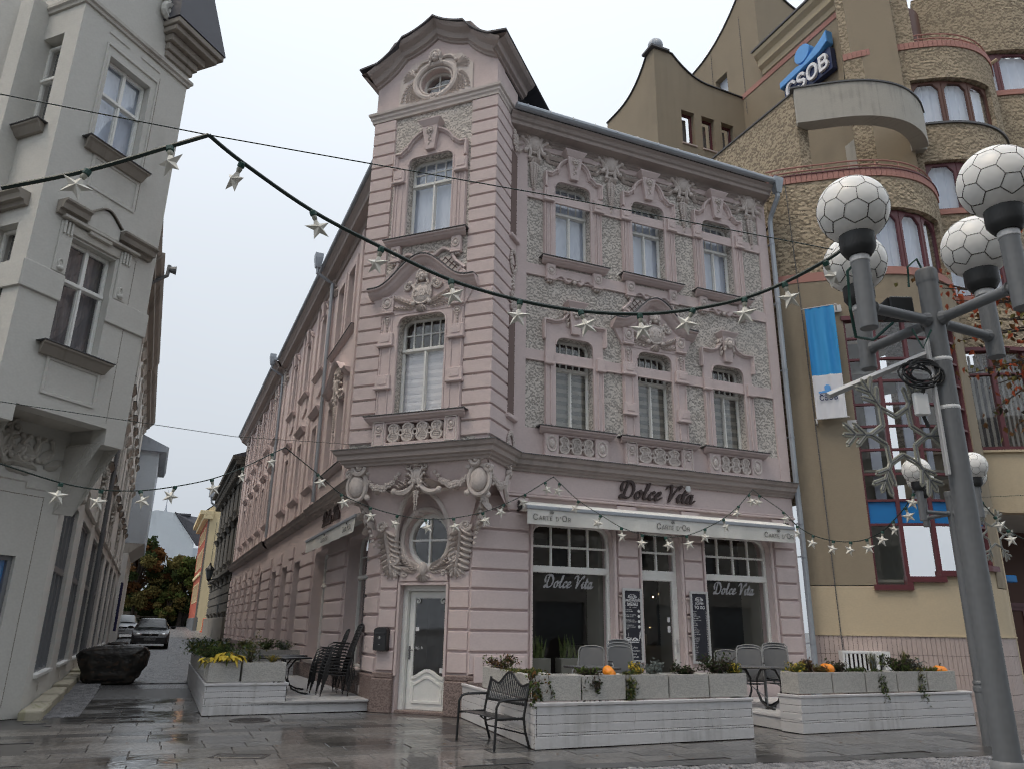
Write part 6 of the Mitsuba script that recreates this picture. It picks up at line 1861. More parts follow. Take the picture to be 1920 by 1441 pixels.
obj('blue_cloth', MB().grid(cloth(8.02, 9.92, 16)), 'bannerblue', bn, MBn, smooth=True)
obj('white_cloth', MB().grid(cloth(6.86, 8.02, 12)), 'bannerwhite', bn, MBn, smooth=True)
mt = MB()
lt = meshkit.text_mesh('CSOB', 0.15, 0.004, True); lt.apply_scale([0.44 / lt.bounds[1][0], 1, 1]); lt.apply_translation([0.12, 7.34, 0.03]); mt.mesh(lt)
mt.ext(Polygon([(0.14, 7.53), (0.17, 7.50), (0.20, 7.53), (0.185, 7.53), (0.17, 7.515), (0.155, 7.53)]), 0.03, 0.034)
obj('letters', mt, 'navy', bn, MBn)
obj('emblem', MB().ext(ellipse(0.34, 7.66, 0.075, 0.085), 0.028, 0.034).ext(Polygon([(0.12, 7.54), (0.12, 7.575), (0.3, 7.60), (0.56, 7.60), (0.56, 7.54)]), 0.028, 0.033), 'bluelight', bn, MBn)
obj('rod', MB().tube([(-0.08, 9.92, 0), (wb + 0.08, 9.94, 0)], 0.015, 6).tube([(-0.04, 6.86, 0), (wb + 0.05, 6.86, 0)], 0.015, 6), 'alu', bn, MBn)
obj('bracket', MB().box(wb - 0.05, wb + 0.18, 9.82, 10.02, -0.3, -0.28).box(wb + 0.04, wb + 0.07, 9.9, 9.93, -0.3, 0.05).box(wb - 0.02, wb + 0.20, 6.62, 6.84, -0.32, -0.29).box(-0.1, 0.1, 6.62, 6.8, -0.3, -0.27).box(-0.02, 0.01, 6.75, 6.86, -0.3, 0.02), 'alu', bn, MBn)
vb = thing('white_louvre_unit', 'white slatted ventilation unit against the tiled bank plinth behind the right planter', 'ventilation unit')
MV = frame(np.array([7.75, 18.55]), math.radians(97))
obj('case', MB().ext(sbox(0, 0.55, 1.05, 1.26).difference(sbox(0.05, 0.6, 0.72, 1.2)).difference(sbox(0.80, 0.62, 0.92, 1.18)), -0.35, 0, 0.01), 'vent', vb, MV)
for i in range(7): obj('slat', MB().box(0.07 + i * 0.095, 0.12 + i * 0.095, 0.6, 1.2, -0.05, -0.005, 0.008), 'vent', vb, MV)
obj('inside', MB().box(0.04, 0.95, 0.58, 1.22, -0.30, -0.29), 'room', vb, MV)
# ---------------------------------------------------------------- buildings, trees and cars further down the side street
def gz(x, y): return float(rise(x, y))


DH = thing('soot_dark_house', 'soot-blackened ornate stone house next to the pink house down the side street', 'building')
MD = frame(T0, aL, 0.6)
dops = [sbox(u, z0, u + 1.05, z1) for u in (-39.6, -43.2, -46.8, -50.4, -54.0) for z0, z1 in ((1.8, 3.6), (5.1, 7.2), (8.4, 10.2))]
obj('wall', MB().ext(sbox(-56, -0.3, -36.55, 11.3).difference(unary_union(dops)), -0.4, 0), 'sootwall', DH, MD)
for d_ in dops:
    u0, z0, u1, z1 = d_.bounds
    k = obj('window', MB().ext(sbox(u0, z0, u1, z1).difference(sbox(u0 + .1, z0 + .1, u1 - .1, z1 - .1)), -0.3, -0.2), 'stonegrey', DH, MD)
    obj('pane', MB().box(u0, u1, z0, z1, -0.251, -0.25), 'pane', k, MD)
    obj('dark_room', MB().box(u0, u1, z0, z1, -0.6, -0.59), 'room', k, MD)
    sill(DH, MD, (u0 + u1) / 2, 0.8, z0, 0.25, 'stonegrey', False, 0.25); sill(DH, MD, (u0 + u1) / 2, 0.85, z1 + 0.5, 0.35, 'sootwall', False, 0.35)
courses(MD, -56, -36.6, (4.2, 3.6, 3.0, 2.4, 1.8), 'sootwall', 0.08, 0.08, parent=DH)
obj('plinth', MB().box(-56, -36.6, -0.3, 1.5, 0, 0.25, 0.03), 'stonegrey', DH, MD)
mb = MB()
for z0, z1, n in ((10.9, 11.2, 0.3), (11.2, 11.5, 0.6), (11.5, 11.8, 0.85), (4.3, 4.6, 0.3), (7.7, 7.9, 0.2)): mb.box(-56, -36.6, z0, z1, -0.3, n, 0.03)
for u in np.arange(-55.5, -36.8, 0.9): mb.box(u, u + 0.3, 10.5, 11.2, 0, 0.5, 0.03)
obj('cornice', mb, 'sootwall', DH, MD)
obj('roof', MB().hull([(u, z, n) for u in (-56, -36.6) for z, n in ((11.8, 0.85), (13.6, -4), (11.0, -8))]), 'slate', DH, MD)
obj('gutter_head', MB().hull([(-55.3 + x, z, 1.0 + y) for x in (-.2, .2) for y in (-.2, .2) for z in (11.7, 12.3)]).tube([(-55.3, 11.8, 1.0), (-55.3, 11.2, 0.9), (-55.3, 10.7, 0.2)], 0.09, 6), 'zinc', DH, MD)
ln = thing('wall_lantern', 'old black street lantern on a bracket of the soot-dark house', 'street lamp')
p0 = loc(MD, -43.0, 4.0, 0.0); p1 = loc(MD, -43.0, 4.0, 1.0)
obj('bracket', MB().tube([p0, (p0 + p1) / 2 + [0, 0, 0.15], p1], 0.05, 6).tube([p0 - [0, 0, .6], p1 - [0, 0, .05]], 0.03, 5), 'iron', ln)
obj('lamp', MB().lathe([(0.0, 0.0), (0.16, 0.02), (0.30, 0.62), (0.0, 0.62)], p1 + [0, 0, 0.08], 6), 'carglass', ln)
obj('cap', MB().lathe([(0.36, 0.0), (0.30, 0.12), (0.10, 0.34), (0.05, 0.5), (0.0, 0.55)], p1 + [0, 0, 0.70], 6).lathe([(0.0, -0.12), (0.06, -0.1), (0.17, 0.04), (0.0, 0.04)], p1 + [0, 0, 0.06], 6), 'iron', ln)

YH = thing('yellow_gable_house', 'yellow house with a blank gable wall and a red street front down the street', 'building')
Yp = np.array([-28.88, 73.15]); azY = math.atan2(2.6, 0.95); MY = frame(Yp, azY, 1.05)
obj('gable_wall', MB().ext(Polygon([(0, -0.5), (0, 10.3), (-0.5, 10.4), (0.0, 11.2), (4.6, 15.2), (9, 15.2), (9, -0.5)]), -0.3, 0), 'yellowwall', YH, MY)
obj('crack', MB().tube([(0.8, 10, 0.01), (0.75, 6, 0.01), (1.2, 4, 0.01), (1.1, 2.5, 0.01), (3.0, 2.4, 0.01)], 0.02, 4), 'stonegrey', YH, MY)
MYs = frame(Yp, aL, 1.05)
yo = [sbox(-u - 1.1, z0, -u, z1) for u in (1.2, 3.4, 5.6, 7.8, 10.0) for z0, z1 in ((2.6, 4.4), (5.8, 7.6), (8.4, 9.6))]
obj('wall', MB().ext(sbox(-14, 1.2, 0, 10.2).difference(unary_union(yo)), -0.3, 0.0), 'redwall', YH, MYs)
for d_ in yo:
    u0, z0, u1, z1 = d_.bounds
    k = obj('window', MB().ext(sbox(u0, z0, u1, z1).difference(sbox(u0 + .12, z0 + .12, u1 - .12, z1 - .12)), -0.25, 0.05), 'yellowwall', YH, MYs)
    obj('pane', MB().box(u0, u1, z0, z1, -0.201, -0.2), 'carglass', k, MYs)
obj('plinth', MB().box(-14, 0.02, -0.6, 1.2, -0.3, 0.12, 0.02), 'lampgrey', YH, MYs)
obj('eaves', MB().box(-14, 0.3, 10.2, 10.6, -0.4, 0.45, 0.03).box(-14, 0.3, 10.6, 11.0, -0.4, 0.8, 0.03), 'yellowwall', YH, MYs)
obj('belt', MB().box(-14, 0.0, 5.0, 5.3, 0, 0.15, 0.02), 'yellowwall', YH, MYs)
obj('corner_strip', MB().box(-0.02, 0.14, 0, 10.2, 0.0, 0.03), 'stonegrey', YH, MY)
obj('roof', MB().hull([loc(MY, u, z, n) for u, z, n in ((-0.5, 10.9, 0.02), (4.6, 15.3, 0.02), (-0.5, 10.9, -14), (4.6, 15.3, -14), (9, 11, -14), (9, 15.2, -2))]), 'slate', YH)

PH = thing('pale_blue_gable_house', 'tall house with a blank pale blue gable and slate roof behind the trees', 'building')
Pp = np.array([-49.6, 103.8]); azP = math.atan2(2.6, 1.15); MPh = frame(Pp, azP, 1.9)
obj('gable_wall', MB().ext(Polygon([(0, -1), (0, 11.2), (0.6, 14.3), (1.2, 14.6), (3.6, 14.4), (6.6, 10.4), (6.6, -1)]), -0.4, 0), 'palewall', PH, MPh)
obj('verge', MB().sweep([(3.6, 14.45), (6.8, 10.3)], [(0, -0.4), (0.16, -0.4), (0.16, 0.15), (0, 0.15)]), 'slate', PH, MPh)
obj('side_wall', MB().ext(sbox(6.6, -1, 12, 9.8).difference(sbox(7.0, 6.6, 8.4, 8.9)), -0.4, -0.3), 'palewall', PH, MPh)
k = obj('window', MB().ext(sbox(7.0, 6.6, 8.4, 8.9).difference(unary_union([sbox(7.12, 6.72, 8.28, 7.3), sbox(7.12, 7.45, 8.28, 8.8)])), -0.4, -0.25), 'white', PH, MPh)
obj('pane', MB().box(7.0, 8.4, 6.6, 8.9, -0.41, -0.40), 'carglass', k, MPh)
obj('roof', MB().add(np.array([loc(MPh, *q) for q in ((3.6, 14.4, -0.3), (6.9, 10.1, -0.1), (13, 10.0, -0.1), (13, 13.6, -3.0), (5, 14.0, -3))]), [[0, 1, 2], [0, 2, 3], [0, 3, 4]]), 'slate', PH)
obj('lantern_roof', MB().box(2.6, 5.4, 13.2, 14.2, -3.4, -0.6).box(2.3, 5.7, 14.2, 14.45, -3.6, -0.4), 'slate', PH, MPh)
obj('spire', MB().lathe([(0.3, 0), (0.12, 0.6), (0.05, 1.2), (0.02, 3.2), (0, 3.3)], loc(MPh, 2.4, 14.4, -1.2), 8), 'zinc', PH)
obj('back_wall', MB().box(-1.6, 0.02, -1, 11.5, -5, -0.5).hull([(u, z, n) for u, z in ((-1.6, 11.5), (-0.7, 14.0), (0.6, 14.3), (0, 11.3)) for n in (-5, -0.6)]), 'greyplaster', PH, MPh)


def tree(label, x, y, h, r, zc0, seed, mats, group, nclump=34, nleaf=150, ls=0.26, trunk_r=0.22):
    """Trunk with limbs; leaf-sized faces gathered in clumps on an uneven crown."""
    R = np.random.default_rng(seed)
    z = gz(x, y)
    t = thing('tree', label, 'tree', group)
    mb = MB().tube([(x, y, z - 0.2), (x + 0.1, y, z + zc0 * 0.5), (x + 0.05, y, z + zc0 + 0.2 * h), (x, y, z + h * 0.75)], [trunk_r, trunk_r * 0.8, trunk_r * 0.6, 0.05], 8)
    C = []
    for i in range(nclump):
        a = R.uniform(0, 2 * PI); v = R.uniform(0, 1); rr = r * (0.35 + 0.65 * R.random() ** 0.5) * math.sin(PI * (0.12 + 0.80 * v)) ** 0.7
        c = np.array([x + rr * math.cos(a), y + rr * math.sin(a), z + zc0 + (h - zc0) * v])
        C.append((c, r * R.uniform(0.20, 0.36)))
        if i % 2 == 0: mb.tube([(x, y, z + zc0 * 0.8 + (h - zc0) * v * 0.5), (np.array([x, y, c[2]]) + c) / 2 - [0, 0, 0.15], c], [0.09, 0.06, 0.02], 5)
    obj('trunk', mb, 'bark', t)
    V = {m: [] for m in mats}
    for c, cr in C:
        m = mats[int(R.integers(len(mats)))]
        d = R.normal(size=(nleaf, 3)); d /= np.linalg.norm(d, axis=1, keepdims=True)
        P = c + d * cr * (R.random((nleaf, 1)) ** 0.45) * [1, 1, 0.8]
        a, b = R.normal(size=(nleaf, 3)), R.normal(size=(nleaf, 3))
        a /= np.linalg.norm(a, axis=1, keepdims=True); b -= a * (a * b).sum(1, keepdims=True); b /= np.linalg.norm(b, axis=1, keepdims=True)
        s = ls * R.uniform(0.6, 1.2, (nleaf, 1))
        V[m].append(np.stack([P - a * s, P + b * s * 0.45, P + a * s, P - b * s * 0.45], 1))
    for m in mats:
        if V[m]:
            q = np.concatenate(V[m]); n = len(q)
            obj('crown', MB().add(q.reshape(-1, 3), np.arange(4 * n).reshape(-1, 4)), m, t)
    return t


tree('rust-brown autumn tree at the left side of the street end', -40.4, 85.0, 8.6, 3.0, 2.2, 11, ['leaf_brown', 'leaf_olive', 'leaf_brown', 'leaf_dark'], 'trees at the street end', 60, 200)
tree('green and yellowing tree in the middle of the street end', -36.4, 87.6, 6.9, 2.9, 2.0, 12, ['leaf_green', 'leaf_olive', 'leaf_dark', 'leaf_green'], 'trees at the street end', 56, 200)
tree('dark green bushy tree between the brown tree and the red wall', -38.2, 90.5, 6.0, 3.2, 1.2, 13, ['leaf_dark', 'leaf_green'], 'trees at the street end', 46, 180)
tree('small drooping olive tree low beside the dark garage door', -36.9, 85.6, 3.3, 1.3, 0.9, 14, ['leaf_olive', 'leaf_green'], 'trees at the street end', 18, 120, 0.2, 0.08)
tree('thin sparse tree reaching up beside the overhanging house', -44.2, 92.0, 12.0, 1.6, 8.0, 15, ['leaf_brown', 'leaf_dark'], 'trees at the street end', 22, 60, 0.2, 0.12)
gw = thing('garden_wall', 'low grey stone garden wall below the brown tree', 'wall')
MG = frame(np.array([-43.5, 84.2]), math.radians(72), 1.1)
for j in range(5):
    for i in range(6): obj('stone', MB().box(i * 0.62 + (j % 2) * 0.3, i * 0.62 + 0.6 + (j % 2) * 0.3, j * 0.36, j * 0.36 + 0.34, -0.3, 0.0 + rng.uniform(-.02, .02), 0.03), 'stonegrey', gw, MG)
st = thing('garden_steps', 'weathered timber garden steps climbing behind the parked cars', 'steps')
MG2 = frame(np.array([-39.6, 84.6]), math.radians(72), 1.1)
for i in range(5): obj('step', MB().box(0, 2.2, i * 0.3, i * 0.3 + 0.12, -0.4 * i - 0.4, -0.4 * i, 0.02), 'stonegrey', st, MG2)
gd = thing('garage_shed', 'low dark shed with a brown door beside the red house front', 'shed')
MGd = frame(np.array([-36.4, 88.0]), math.radians(72), 1.2)
obj('door', MB().box(0.2, 3.2, 0, 2.6, 0, 0.06, 0.01), 'room', gd, MGd)
obj('wall', MB().ext(sbox(0, -0.3, 3.4, 3.0).difference(sbox(0.2, 0, 3.2, 2.6)), -1.6, 0.1), 'sootwall', gd, MGd)
obj('roof', MB().box(-0.1, 3.6, 3.0, 3.12, -1.7, 0.3), 'slate', gd, MGd)
bk = MB(); R = np.random.default_rng(40)
P = np.column_stack([R.uniform(-46, -33, 3500), R.uniform(88, 93, 3500), np.zeros(3500)]); P[:, 2] = 1.3 + R.uniform(0, 1, 3500) ** 1.6 * 2.6
a, b = R.normal(size=(3500, 3)) * 0.22, R.normal(size=(3500, 3)) * 0.14
bk.add(np.stack([P - a, P + b, P + a, P - b], 1).reshape(-1, 3), np.arange(14000).reshape(-1, 4))
tag(obj('undergrowth', bk, 'leaf_dark'), 'dark tangled undergrowth along the end of the street', 'undergrowth', kind='stuff')


def car(label, M, paint, plate, group):
    """A hatchback, front towards -y, built about the middle of its wheelbase."""
    c = thing('parked_car', label, 'car', group)
    ys = np.array([-2.05, -1.98, -1.80, -1.2, -0.85, -0.30, 0.2, 1.0, 1.45, 1.9, 2.02])
    top = np.array([0.52, 0.70, 0.78, 0.90, 0.97, 1.36, 1.42, 1.40, 1.32, 0.95, 0.55])
    belt = np.array([0.50, 0.66, 0.74, 0.84, 0.90, 0.93, 0.94, 0.95, 0.95, 0.92, 0.52])
    wb = np.array([0.72, 0.80, 0.84, 0.86, 0.865, 0.865, 0.865, 0.86, 0.85, 0.82, 0.74])
    wt = np.array([0.60, 0.68, 0.72, 0.74, 0.70, 0.60, 0.585, 0.58, 0.57, 0.60, 0.6])
    body, roof = [], []
    for y, zt, zb, b_, t_ in zip(ys, top, belt, wb, wt):
        zm = min(zb, zt)
        body.append([[-b_ * 0.93, y, 0.22], [-b_, y, 0.38], [-b_, y, zm * 0.8], [-b_ * 0.965, y, zm], [0, y, zm + (0.02 if y < -0.8 or y > 1.6 else 0.0)], [b_ * 0.965, y, zm], [b_, y, zm * 0.8], [b_, y, 0.38], [b_ * 0.93, y, 0.22]])
    g = np.array(body)
    mb = MB().grid(g)
    for k in (0, -1): mb.add(np.vstack([g[k], g[k].mean(0)]), [[i, (i + 1) % 9, 9] for i in range(9)])
    obj('body', mb, paint, c, M, smooth=35)
    i0, i1 = 4, 9
    cab = np.array([[[-wb[i] * 0.95, ys[i], belt[i]], [-wt[i], ys[i], top[i] - 0.03], [-wt[i] * 0.86, ys[i], top[i]], [0, ys[i], top[i] + 0.025], [wt[i] * 0.86, ys[i], top[i]], [wt[i], ys[i], top[i] - 0.03], [wb[i] * 0.95, ys[i], belt[i]]] for i in range(i0, i1 + 1)])
    obj('cabin', MB().grid(cab), paint, c, M, smooth=30)
    def quad(p): return np.array(p)
    a, b_ = cab[0], cab[1]
    off = np.array([0, -0.012, 0.012])
    ws = quad([a[0] * [0.90, 1, 1], a[-1] * [0.90, 1, 1], b_[5] * [0.92, 1, 1] - [0, 0, 0.02], b_[1] * [0.92, 1, 1] - [0, 0, 0.02]]) + off
    obj('windscreen', MB().add(ws, [[0, 1, 2, 3]]), 'carglass', c, M)
    for sd in (0, 1):
        sidx = [0, 1] if sd == 0 else [-1, 5]
        q = []
        for i in range(1, 5): q.append([cab[i][sidx[0]] * [1.006, 1, 1] + [0, 0, 0.04], cab[i][sidx[1]] * [1.006, 1, 1] - [0, 0, 0.04]])
        obj('side_window', MB().grid(np.array(q)), 'carglass', c, M)
    for k in (-1, 1):
        obj('headlight', MB().ell((k * 0.58, -1.97, 0.64), (0.20, 0.07, 0.085), 2), 'chrome', c, M)
        obj('mirror', MB().ell((k * 0.98, -0.62, 0.98), (0.13, 0.06, 0.075), 1).box(min(k * 0.83, k * 0.95), max(k * 0.83, k * 0.95), -0.63, -0.58, 0.93, 0.97), 'tyre', c, M)
        for yy in (-1.28, 1.25):
            w = obj('wheel', MB().lathe([(0.12, -0.10), (0.28, -0.10), (0.31, -0.06), (0.31, 0.06), (0.28, 0.10), (0.12, 0.10)], (0, 0, 0), 20, 'x').join(MB(), None) if False else MB().lathe([(0.12, -0.10), (0.28, -0.10), (0.31, -0.06), (0.31, 0.06), (0.28, 0.10), (0.12, 0.10)], (k * 0.76, yy, 0.31), 20, 'x'), 'tyre', c, M)
            obj('rim', MB().lathe([(0.0, 0.085 * k), (0.19, 0.09 * k), (0.21, 0.06 * k)], (k * 0.76, yy, 0.31), 16, 'x'), 'chrome', w, M)
    obj('grille', MB().box(-0.36, 0.36, -2.03, -1.99, 0.58, 0.68, 0.01), 'tyre', c, M)
    obj('bumper', MB().hull([(x, y, z) for x, y in ((-0.80, -1.95), (-0.7, -2.10), (0.7, -2.10), (0.80, -1.95)) for z in (0.26, 0.52)]), paint, c, M)
    obj('trim_strip', MB().box(-0.62, 0.62, -2.112, -2.10, 0.50, 0.515).box(-0.5, -0.3, -2.112, -2.09, 0.245, 0.27).box(-0.22, 0.28, -2.112, -2.09, 0.25, 0.268).box(0.34, 0.52, -2.112, -2.09, 0.245, 0.27), 'lampgrey', c, M)
    em = MB().lathe([(0.052, 0), (0.065, 0.01), (0.052, 0.02)], (0, -2.05, 0.64), 18, 'y')
    em.tube([(-0.035, -2.05, 0.675), (-0.012, -2.05, 0.635), (0, -2.05, 0.655), (0.012, -2.05, 0.635), (0.035, -2.05, 0.675)], 0.006, 4).tube([(-0.045, -2.05, 0.65), (-0.02, -2.05, 0.60), (0, -2.05, 0.63), (0.02, -2.05, 0.60), (0.045, -2.05, 0.65)], 0.006, 4)
    obj('emblem', em, 'chrome', c, M)
    pl_ = obj('number_plate', MB().box(-0.26, 0.26, -2.125, -2.112, 0.38, 0.49), 'rim', c, M)
    if plate:
        m = meshkit.text_mesh(plate, 0.075, 0.003, True)
        v = np.array(m.vertices); v = np.column_stack([v[:, 0] - m.bounds[1][0] / 2, -2.127 - v[:, 2], 0.398 + v[:, 1]])
        obj('lettering', MB().add(v, m.faces), 'ink', pl_, M)
    return c


azc = math.radians(-23)
car('black hatchback parked facing the square on the cobbled street', place(-18.25, 40.9, gz(-18.25, 40.9), azc), 'carblack', '5T5 7697', 'cars parked along the side street')
car('silver car parked behind the black hatchback, mostly hidden', place(-25.6, 53.0, gz(-25.6, 53.0), azc), 'carsilver', None, 'cars parked along the side street')


def boulder(label, M, sx_, sy_, sz_, seed, pts=None):
    R = np.random.default_rng(seed)
    m = trimesh.creation.icosphere(subdivisions=4)
    v = m.vertices.copy()
    q = np.sign(v) * np.abs(v) ** 0.42
    n = meshkit.fbm(v * 1.7 + seed, 4) - 0.5
    v = q * (1 + 0.30 * n)[:, None]
    v *= [sx_, sy_, sz_]
    v[:, 0] *= 1 - 0.10 * (v[:, 2] / sz_ < -0.2)
    v[:, 0] *= 0.92 + 0.08 * (v[:, 2] / sz_)
    v[:, 2] += sz_ * (0.92) + 0.10 * sz_ * (v[:, 0] / sx_) * (v[:, 2] > 0)
    return tag(obj('boulder', (v, m.faces), 'rock', None, M, smooth=35), label, 'boulder', 'boulders closing the side street')


boulder('large dark wet boulder lying across the mouth of the side street', place(-10.75, 22.0, 0.06, math.radians(-22)), 0.92, 0.45, 0.50, 4)
boulder('small dark rock in the street behind the large boulder', place(-17.2, 35.4, 0.35, math.radians(-22)), 0.42, 0.3, 0.26, 9)
bo = thing('barrier_post', 'taller orange-red barrier post at the foot of the yellow gable', 'bollard', 'orange barrier posts')
obj('post', MB().box(-0.22, 0.22, -0.1, 0.1, 0, 1.15, 0.03), 'orange', bo, place(-26.3, 69.0, 1.0, 0.3)); obj('foot', MB().box(-0.3, 0.3, -0.2, 0.2, -0.05, 0.12, 0.03), 'orange', bo, place(-26.3, 69.0, 1.0, 0.3))
bo = thing('barrier_post', 'shorter orange-red barrier post nearest the soot-dark house', 'bollard', 'orange barrier posts')
obj('post', MB().box(-0.15, 0.15, -0.1, 0.1, 0, 0.95, 0.03), 'orange', bo, place(-25.7, 69.3, 1.0, 0.3)); obj('foot', MB().box(-0.24, 0.24, -0.2, 0.2, -0.05, 0.1, 0.03), 'orange', bo, place(-25.7, 69.3, 1.0, 0.3))
sp = thing('sign_post', 'grey sign plate seen edge-on on a bent post by the soot-dark house', 'traffic sign')
xs, ys_ = -20.3, 55.8
obj('post', MB().tube([(xs, ys_, 0.6), (xs, ys_, 3.4), (xs + 0.1, ys_, 3.6), (xs + 0.7, ys_ - 0.1, 3.62)], 0.05, 6), 'lampgrey', sp)
obj('plate', MB().box(xs - 0.25, xs + 0.2, ys_ - 0.06, ys_ - 0.02, 1.5, 3.0, 0.01), 'lampgrey', sp)
# ---------------------------------------------------------------- cafe front: awnings, boards, letter box
def awning(name_label, M, u0, u1, zt, n1, words, signs):
    a = thing('awning', name_label, 'awning', 'half-rolled cafe awnings')
    obj('hood', MB().hull([(u, z, n) for u in (u0, u1) for z, n in ((zt + 0.10, 0.05), (zt + 0.02, 0.05), (zt - 0.03, n1), (zt - 0.10, n1), (zt - 0.12, 0.10))]), 'canvas', a, M)
    obj('front_bar', MB().box(u0 - 0.01, u1 + 0.01, zt - 0.115, zt - 0.035, n1 - 0.005, n1 + 0.05, 0.015), 'zinc', a, M)
    nx = int((u1 - u0) / 0.06)
    x = np.linspace(u0 + 0.01, u1 - 0.01, nx)
    g = np.array([[[q, z, n1 + 0.02 + 0.014 * math.sin(q * 5.3) * k + 0.008 * math.sin(q * 13.7 + 1) * k] for q in x] for z, k in zip(np.linspace(zt - 0.10, zt - 0.42, 5), np.linspace(0, 1, 5))])
    obj('valance', MB().grid(g), 'canvas', a, M, smooth=True)
    mt = MB()
    for uc in words:
        w1 = meshkit.text_mesh('C', 0.135, 0.002).bounds[1][0]
        ws = [('C', 0.125), ('ARTE', 0.092), (' ', 0), ('D', 0.092), ("'", 0.1), ('O', 0.125), ('R', 0.092)]
        tot = 0; ms = []
        for s_, h_ in ws:
            if s_ == ' ': tot += 0.05; continue
            m = meshkit.text_mesh(s_, h_, 0.002); m.apply_translation([tot, 0, 0]); tot += m.bounds[1][0] - tot + 0.018; ms.append(m)
        for m in ms:
            m.apply_translation([uc - tot / 2, zt - 0.335, n1 + 0.045]); mt.mesh(m)
        mt.ringv(uc - 0.01, zt - 0.165, 0.045, 0.022, n1 + 0.046, 0.006, 4, 14)
        mt.box(uc - 0.03, uc + 0.012, zt - 0.172, zt - 0.158, n1 + 0.044, n1 + 0.048)
    if words: obj('lettering', mt, 'ink', a, M, label="thin dark lettering reading CARTE D'OR")
    for u in (u0 - 0.05, u1 + 0.02):
        obj('end_bracket', MB().hull([(u + x_, z, n) for x_ in (0, 0.05) for z, n in ((zt + 0.12, 0.0), (zt - 0.12, 0.0), (zt - 0.08, 0.2), (zt + 0.08, 0.2))]), 'iron', a, M)
    return a


awning("long pale awning with three CARTE D'OR prints over the shop windows facing the square", MR, 1.05, 8.10, 4.10, 0.42, (1.62, 4.62, 7.60), 0)
awning('foreshortened pale awning on the street side, left of the round window', ML, -7.0, -0.85, 4.05, 0.45, (-1.6, -4.2), 0)


def board(label, M, u0, u1, z0, z1):
    b = thing('menu_board', label, 'menu board', None)
    obj('frame', MB().ext(sbox(u0, z0, u1, z1).difference(sbox(u0 + .055, z0 + .055, u1 - .055, z1 - .055)), 0.10, 0.135, 0.006), 'alu', b, M)
    obj('panel', MB().box(u0 + .05, u1 - .05, z0 + .05, z1 - .05, 0.105, 0.115), 'boardblack', b, M)
    for k in range(4):
        z = z0 + 0.18 + k * (z1 - z0 - 0.36) / 3
        obj('stand_off', MB().box(u0 - 0.05, u0, z - 0.02, z + 0.02, 0.0, 0.12, 0.006), 'cornice', b, M)
    uc = (u0 + u1) / 2
    mt = MB()
    mt.ringv(uc, z1 - 0.175, 0.095, 0.045, 0.117, 0.004, 4, 24)
    wds, wd = dolce_vita(0.05)
    for g_ in wds: mt.ext(affinity.translate(g_, uc - wd / 2, z1 - 0.195), 0.1155, 0.118)
    return b, uc, mt


b, uc, mt = board('narrow black chalk-style breakfast board headed SNÍDAŇOVÉ MENU left of the shop door', MR, 3.46, 3.95, 0.98, 2.50)
text(mt, 'SNIDANOVE', uc, 2.225, 0.047, 0.1155, True, 0.002, True)
mt.box(uc - 0.062, uc - 0.052, 2.277, 2.297, .1155, .118).ext(Polygon([(uc + 0.02, 2.30), (uc + 0.032, 2.28), (uc + 0.044, 2.30)]), .1155, .118).box(uc + 0.145, uc + 0.155, 2.277, 2.297, .1155, .118)
text(mt, 'MENU', uc, 2.135, 0.068, 0.1155, True, 0.002, True)
text(mt, '8:30 - 11 hodin', uc, 2.095, 0.018, 0.1155, False, 0.002, True)
z = 2.045
for lines in (('CROISSANT', 'CAPPUCCINO'), ('TOAST SE ŠUNKOU', 'A SÝREM, ČAJ'), ('MÍCHANÁ VEJCE', 'ČAJ / CAPPUCCINO'), ('OVESNÁ KAŠE', 'OVOCE NEBO MED', 'KÁVA')):
    for j, s_ in enumerate(lines): text(mt, s_, 3.525, z - 0.036 * j, 0.020, 0.1155, False, 0.002)
    mt.ext(ellipse(3.855, z - 0.018, 0.032, 0.032, 20), 0.1155, 0.118)
    z -= 0.036 * len(lines) + 0.034
zc = 1.46
mt.ext(unary_union([ellipse(3.58, zc, 0.05, 0.035), sbox(3.53, zc - 0.03, 3.63, zc)]).difference(ellipse(3.58, zc + 0.012, 0.035, 0.014)), .1155, .118)
mt.ringv(3.64, zc, 0.02, 0.02, 0.117, 0.005, 4, 10)
mt.ext(Polygon([(3.66, zc - 0.035), (3.70, zc + 0.02), (3.75, zc + 0.03), (3.81, zc + 0.0), (3.83, zc - 0.035)]).difference(ellipse(3.74, zc - 0.005, 0.03, 0.012)), .1155, .118)
mt.ext(LineString([(3.84, zc - 0.03), (3.875, zc + 0.15), (3.88, zc + 0.02), (3.93, zc + 0.0)]).buffer(0.007), .1155, .118)
mt.ext(sbox(3.53, zc - 0.075, 3.84, zc - 0.055), .1155, .118); mt.ext(LineString([(3.58, zc + .05), (3.59, zc + .09), (3.58, zc + .12)]).buffer(0.004), .1155, .118)
for j, s_ in enumerate(('Coffee', 'Prosecco', 'Pasta', 'Dessert')): text(mt, s_, 3.65, 1.27 - 0.062 * j, 0.034, 0.1155, False, 0.002)
obj('lettering', mt, 'chalk', b, MR, label='white lettering SNÍDAŇOVÉ MENU with a cup drawing')
b, uc, mt = board('narrow black board headed COFFEE TO GO right of the shop door', MR, 5.20, 5.69, 0.96, 2.49)
text(mt, 'COFFEE', uc, 2.205, 0.045, 0.1155, True, 0.002, True)
text(mt, 'TO GO', uc, 2.110, 0.066, 0.1155, True, 0.002, True)
items = ['Espresso', 'Lungo', 'Ristretto', 'Espresso doppio', 'Cappuccino', 'Cappuccino grande', 'Latte', 'Flat white', 'Macchiato', 'Mocha', 'Americano', 'Ledová káva', 'Ledové latte', 'Horká čokoláda', 'Čaj', 'Svařené víno', 'Matcha latte', 'Chai latte', 'Rooibos', 'Džus', 'Limonáda', 'Voda', 'Mléko', 'Šlehačka', 'Sirup', 'Med', 'Zákusek']
